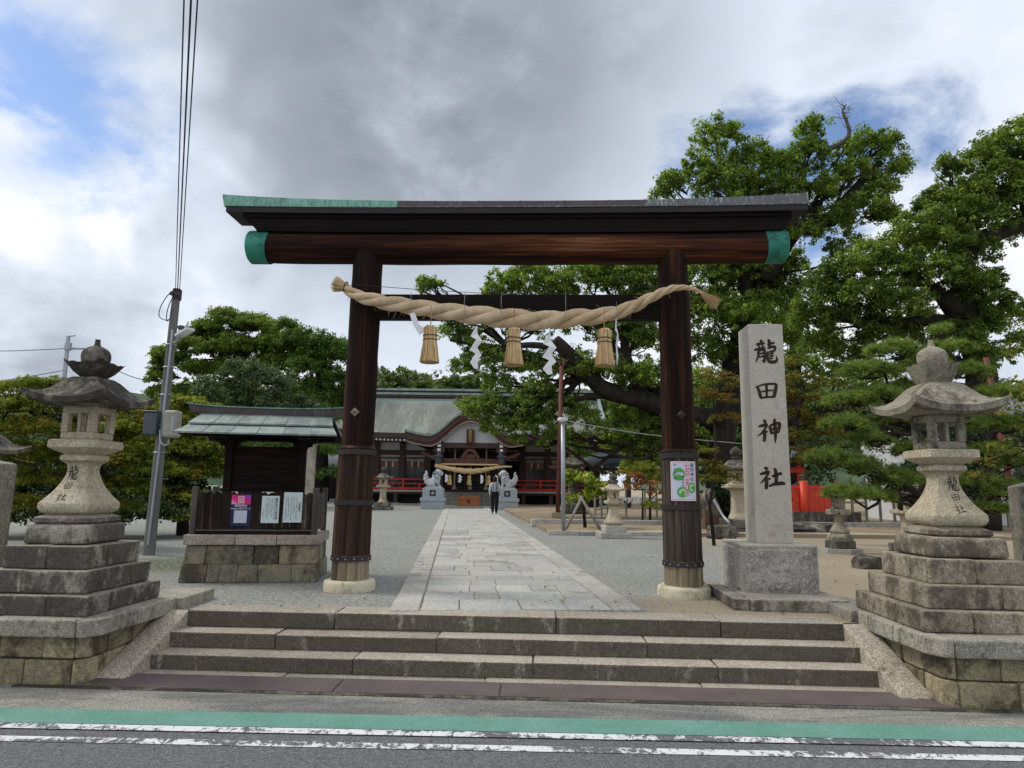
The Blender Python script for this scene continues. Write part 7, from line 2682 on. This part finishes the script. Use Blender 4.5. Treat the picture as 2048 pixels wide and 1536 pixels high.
for (u, v_, Y, rw, rh) in pads:
    c_ = P(u, v_, Y)
    m_ = Y / F
    nt = int(rw * rw * .030)
    for k in range(nt):
        a = r.uniform(0, 2 * math.pi)
        q = math.sqrt(r.random())
        cent.append((c_.x + math.cos(a) * q * rw * m_, c_.y + math.sin(a) * q * rw * m_ * .9, c_.z + rh * m_ * (1 - q * q) * .9 + r.normal() * .03 - .03))
cent = np.array(cent)
NN = 56
n = len(cent) * NN
ci = np.repeat(np.arange(len(cent)), NN)
dirs = r.normal(size=(n, 3))
dirs[:, 2] = dirs[:, 2] * .7 + .55
dirs /= np.linalg.norm(dirs, axis=1)[:, None]
ln = .125 * (.7 + .5 * r.random(n))
p0 = cent[ci] + r.normal(size=(n, 3)) * .008 - np.array([0, 0, .0]) - dirs * .01
p1 = p0 + dirs * ln[:, None]
sd2 = np.cross(dirs, r.normal(size=(n, 3)))
sd2 /= np.linalg.norm(sd2, axis=1)[:, None]
wv_ = .0052
v3 = np.empty((n, 3, 3))
v3[:, 0] = p0 - sd2 * wv_
v3[:, 1] = p0 + sd2 * wv_
v3[:, 2] = p1
me = bpy.data.meshes.new('crown')
me.vertices.add(n * 3)
me.vertices.foreach_set('co', v3.reshape(-1))
me.loops.add(n * 3)
me.loops.foreach_set('vertex_index', np.arange(n * 3, dtype=np.int32))
me.polygons.add(n)
me.polygons.foreach_set('loop_start', np.arange(0, n * 3, 3, dtype=np.int32))
me.update(calc_edges=True)
link('crown', me, M['pine'], pine, None, True)
parts = [tube(spline([PB, PP(1845, 1000, 10.6), PP(1870, 930, 10.7), PP(1830, 860, 10.8), PP(1850, 790, 10.9), PP(1835, 730, 10.9)], 20), [.12 - .004 * i for i in range(20)], 10)]
stem = [PP(1845, 1000, 10.6), PP(1865, 930, 10.7), PP(1835, 860, 10.8), PP(1848, 790, 10.9)]
for i, (u, v_, Y, rw, rh) in enumerate(pads):
    c_ = P(u, v_ + 6, Y)
    s0 = min(stem, key=lambda q_: (q_ - c_).length + max(0, c_.z * 0 + (q_.z - c_.z - .3)))
    parts.append(limb(s0, c_, .035, .016, 300 + i, .22, 12, 6))
    rr = random.Random(i)
    for k in range(7):
        a = rr.uniform(0, 2 * math.pi)
        e = c_ + Vector((math.cos(a) * rw * Y / F * .8, math.sin(a) * rw * Y / F * .8, .03))
        parts.append(limb(c_.lerp(s0, .15), e, .012, .004, 500 + i * 9 + k, .2, 6, 4))
obj('trunk', merge(*parts), M['barkp'], pine, True, None, True)
# red prop under the right camphor
p = P(1978, 755, 13)
a, b = P(1972, 715, 13), P(1982, 800, 13)
pr2_ = thing('prop_pole', 'short visible length of red prop pole behind the pine at the right', 'prop pole', (b.x + .3, 13, 0), 0)
obj('pole', tube([Vector((b.x + .35, 13, 0)), a], .055, 10), M['redpole'], pr2_, True, None, True)
# persimmon-like twig entering at the right edge
tree('small_tree', 'thin leafy branches with orange-tinged leaves at the right edge', 'tree', (PP(2100, 1000, 9).x, 9, 0),
     [(Vector((PP(2120, 1000, 9).x, 9, 0)), .05), (PP(2100, 850, 9), .03), (PP(2080, 780, 9), .02)],
     [(2040, 700, 9, 22, 20), (2030, 820, 9, 22, 24), (2050, 780, 9, 22, 30), (2010, 900, 9.4, 22, 30), (2050, 870, 9, 22, 30), (1960, 930, 9.6, 26, 26), (1950, 960, 9.6, 26, 26)],
     M['maple2'], .075, 14, 10, 71, cr=.12, asp=.45, limbr=.012)

# ---- scattered fallen leaves on steps and road
rr = random.Random(3)
for i, (u, v_, zz_, lb, mt) in enumerate(((1478, 1352, -.395, 'brown fallen leaf lying on the strip below the steps, right of centre', 'redl'), (410, 1336, -.39, 'pinkish fallen leaf at the foot of the lowest step, left part', 'redl'), (596, 1338, -.39, 'small pale fallen leaf at the foot of the lowest step', 'maple'))):
    a = ray(u, v_)
    t_ = (zz_ - 1.2) / a.z
    p = EYE + a * t_
    V = [Vector((0, -.03, 0)), Vector((.02, 0, .012)), Vector((0, .035, .004)), Vector((-.02, 0, .012))]
    o = obj('fallen_leaf', (V, [(0, 1, 2), (0, 2, 3)]), M[mt])
    o.location = (p.x, p.y, zz_ + .012)
    o.rotation_euler = (0, 0, i * 1.3)
    tag(o, lb, 'fallen leaf', 'fallen leaves at the steps')

# loose pebbles on the court
r = np.random.default_rng(12)
nP = 14000
px = r.uniform(-5.5, 7.5, nP)
py = 6.9 + (r.random(nP) ** 1.6) * 9
keep = []
PM = (Matrix.Translation((0.09, 6.72, 0)) @ Matrix.Rotation(R(4.6), 4, 'Z')).inverted()
for i in range(nP):
    q = PM @ Vector((px[i], py[i], 0))
    if abs(q.x) > 1.27 and (SF.inverted() @ Vector((px[i], py[i], 0))).y > .62:
        keep.append(i)
px, py = px[keep], py[keep]
nP = len(px)
sz = r.uniform(.003, .0085, nP)
octv = np.array([(1, 0, 0), (0, 1, 0), (-1, 0, 0), (0, -1, 0), (0, 0, .8), (0, 0, -.5)])
vv = octv[None] * sz[:, None, None] * r.uniform(.7, 1.4, (nP, 6, 1)) + np.stack([px, py, np.full(nP, .001)], 1)[:, None]
ff = np.array([(0, 1, 4), (1, 2, 4), (2, 3, 4), (3, 0, 4)])
fi = (ff[None] + (np.arange(nP) * 6)[:, None, None]).reshape(-1)
me = bpy.data.meshes.new('pebbles')
me.vertices.add(nP * 6)
me.vertices.foreach_set('co', vv.reshape(-1))
me.loops.add(len(fi))
me.loops.foreach_set('vertex_index', fi.astype(np.int32))
me.polygons.add(len(fi) // 3)
me.polygons.foreach_set('loop_start', np.arange(0, len(fi), 3, dtype=np.int32))
me.update(calc_edges=True)
t = newmat('pebble_stone', .9, .2)
t.put(t.b.inputs['Base Color'], t.ramp(t.node('ShaderNodeNewGeometry').outputs['Random Per Island'], [(0, (.10, .105, .095)), (.5, (.27, .27, .245)), (1, (.50, .49, .45))]))
tag(link('pebbles', me, t.m), 'loose grey pebbles scattered over the court gravel', 'gravel', None, 'stuff')

# leaf litter blown over the court and weeds in the joints of the steps and walls
r = np.random.default_rng(44)
lc = []
for i in range(260):
    x_, y_ = r.uniform(-4.8, 6.5), 6.75 + r.random() ** 1.4 * 10
    lc.append((x_, y_, .012 if abs((PM @ Vector((x_, y_, 0))).x) > 1.27 else .04))
tag(link('leaf_litter', leaf_mesh('leaf_litter', np.array(lc), np.full(len(lc), .002), 1, .045, 45, .1, .5, 3.0), M['maple2']), 'small dry leaves scattered over the court and path', 'leaf litter', None, 'stuff')
wd = []
for k in range(46):
    y_, z_, hw = ((-.005, -.135, 3.0), (-.255, -.27, 3.1), (-.51, -.40, 3.2), (-1.03, -.405, 3.8))[k % 4]
    p = stair_pt(r.uniform(-hw, hw), y_, z_)
    wd.append((p.x, p.y, z_ + .01))
for k in range(26):
    sg = -1 if k % 2 else 1
    p = stair_pt(sg * r.uniform(3.5, 5.0), -1.02)
    wd.append((p.x, p.y, -.395))
V, Fc = [], []
for (x_, y_, z_) in wd:
    for b in range(int(r.integers(3, 9))):
        a = r.uniform(0, 6.28)
        h_ = r.uniform(.012, .035)
        o_ = Vector((x_ + r.normal() * .012, y_ + r.normal() * .004, z_))
        d_ = Vector((math.cos(a), math.sin(a) - .3, 0)) * h_ * .6
        n_ = Vector((-math.sin(a), math.cos(a), 0)) * .003
        k = len(V)
        V += [o_ - n_, o_ + n_, o_ + d_ + Vector((0, 0, h_))]
        Fc.append((k, k + 1, k + 2))
tag(obj('weeds', (V, Fc), M['yellowg']), 'tiny green weeds growing in the joints of the steps and wall foot', 'weeds', None, 'stuff')
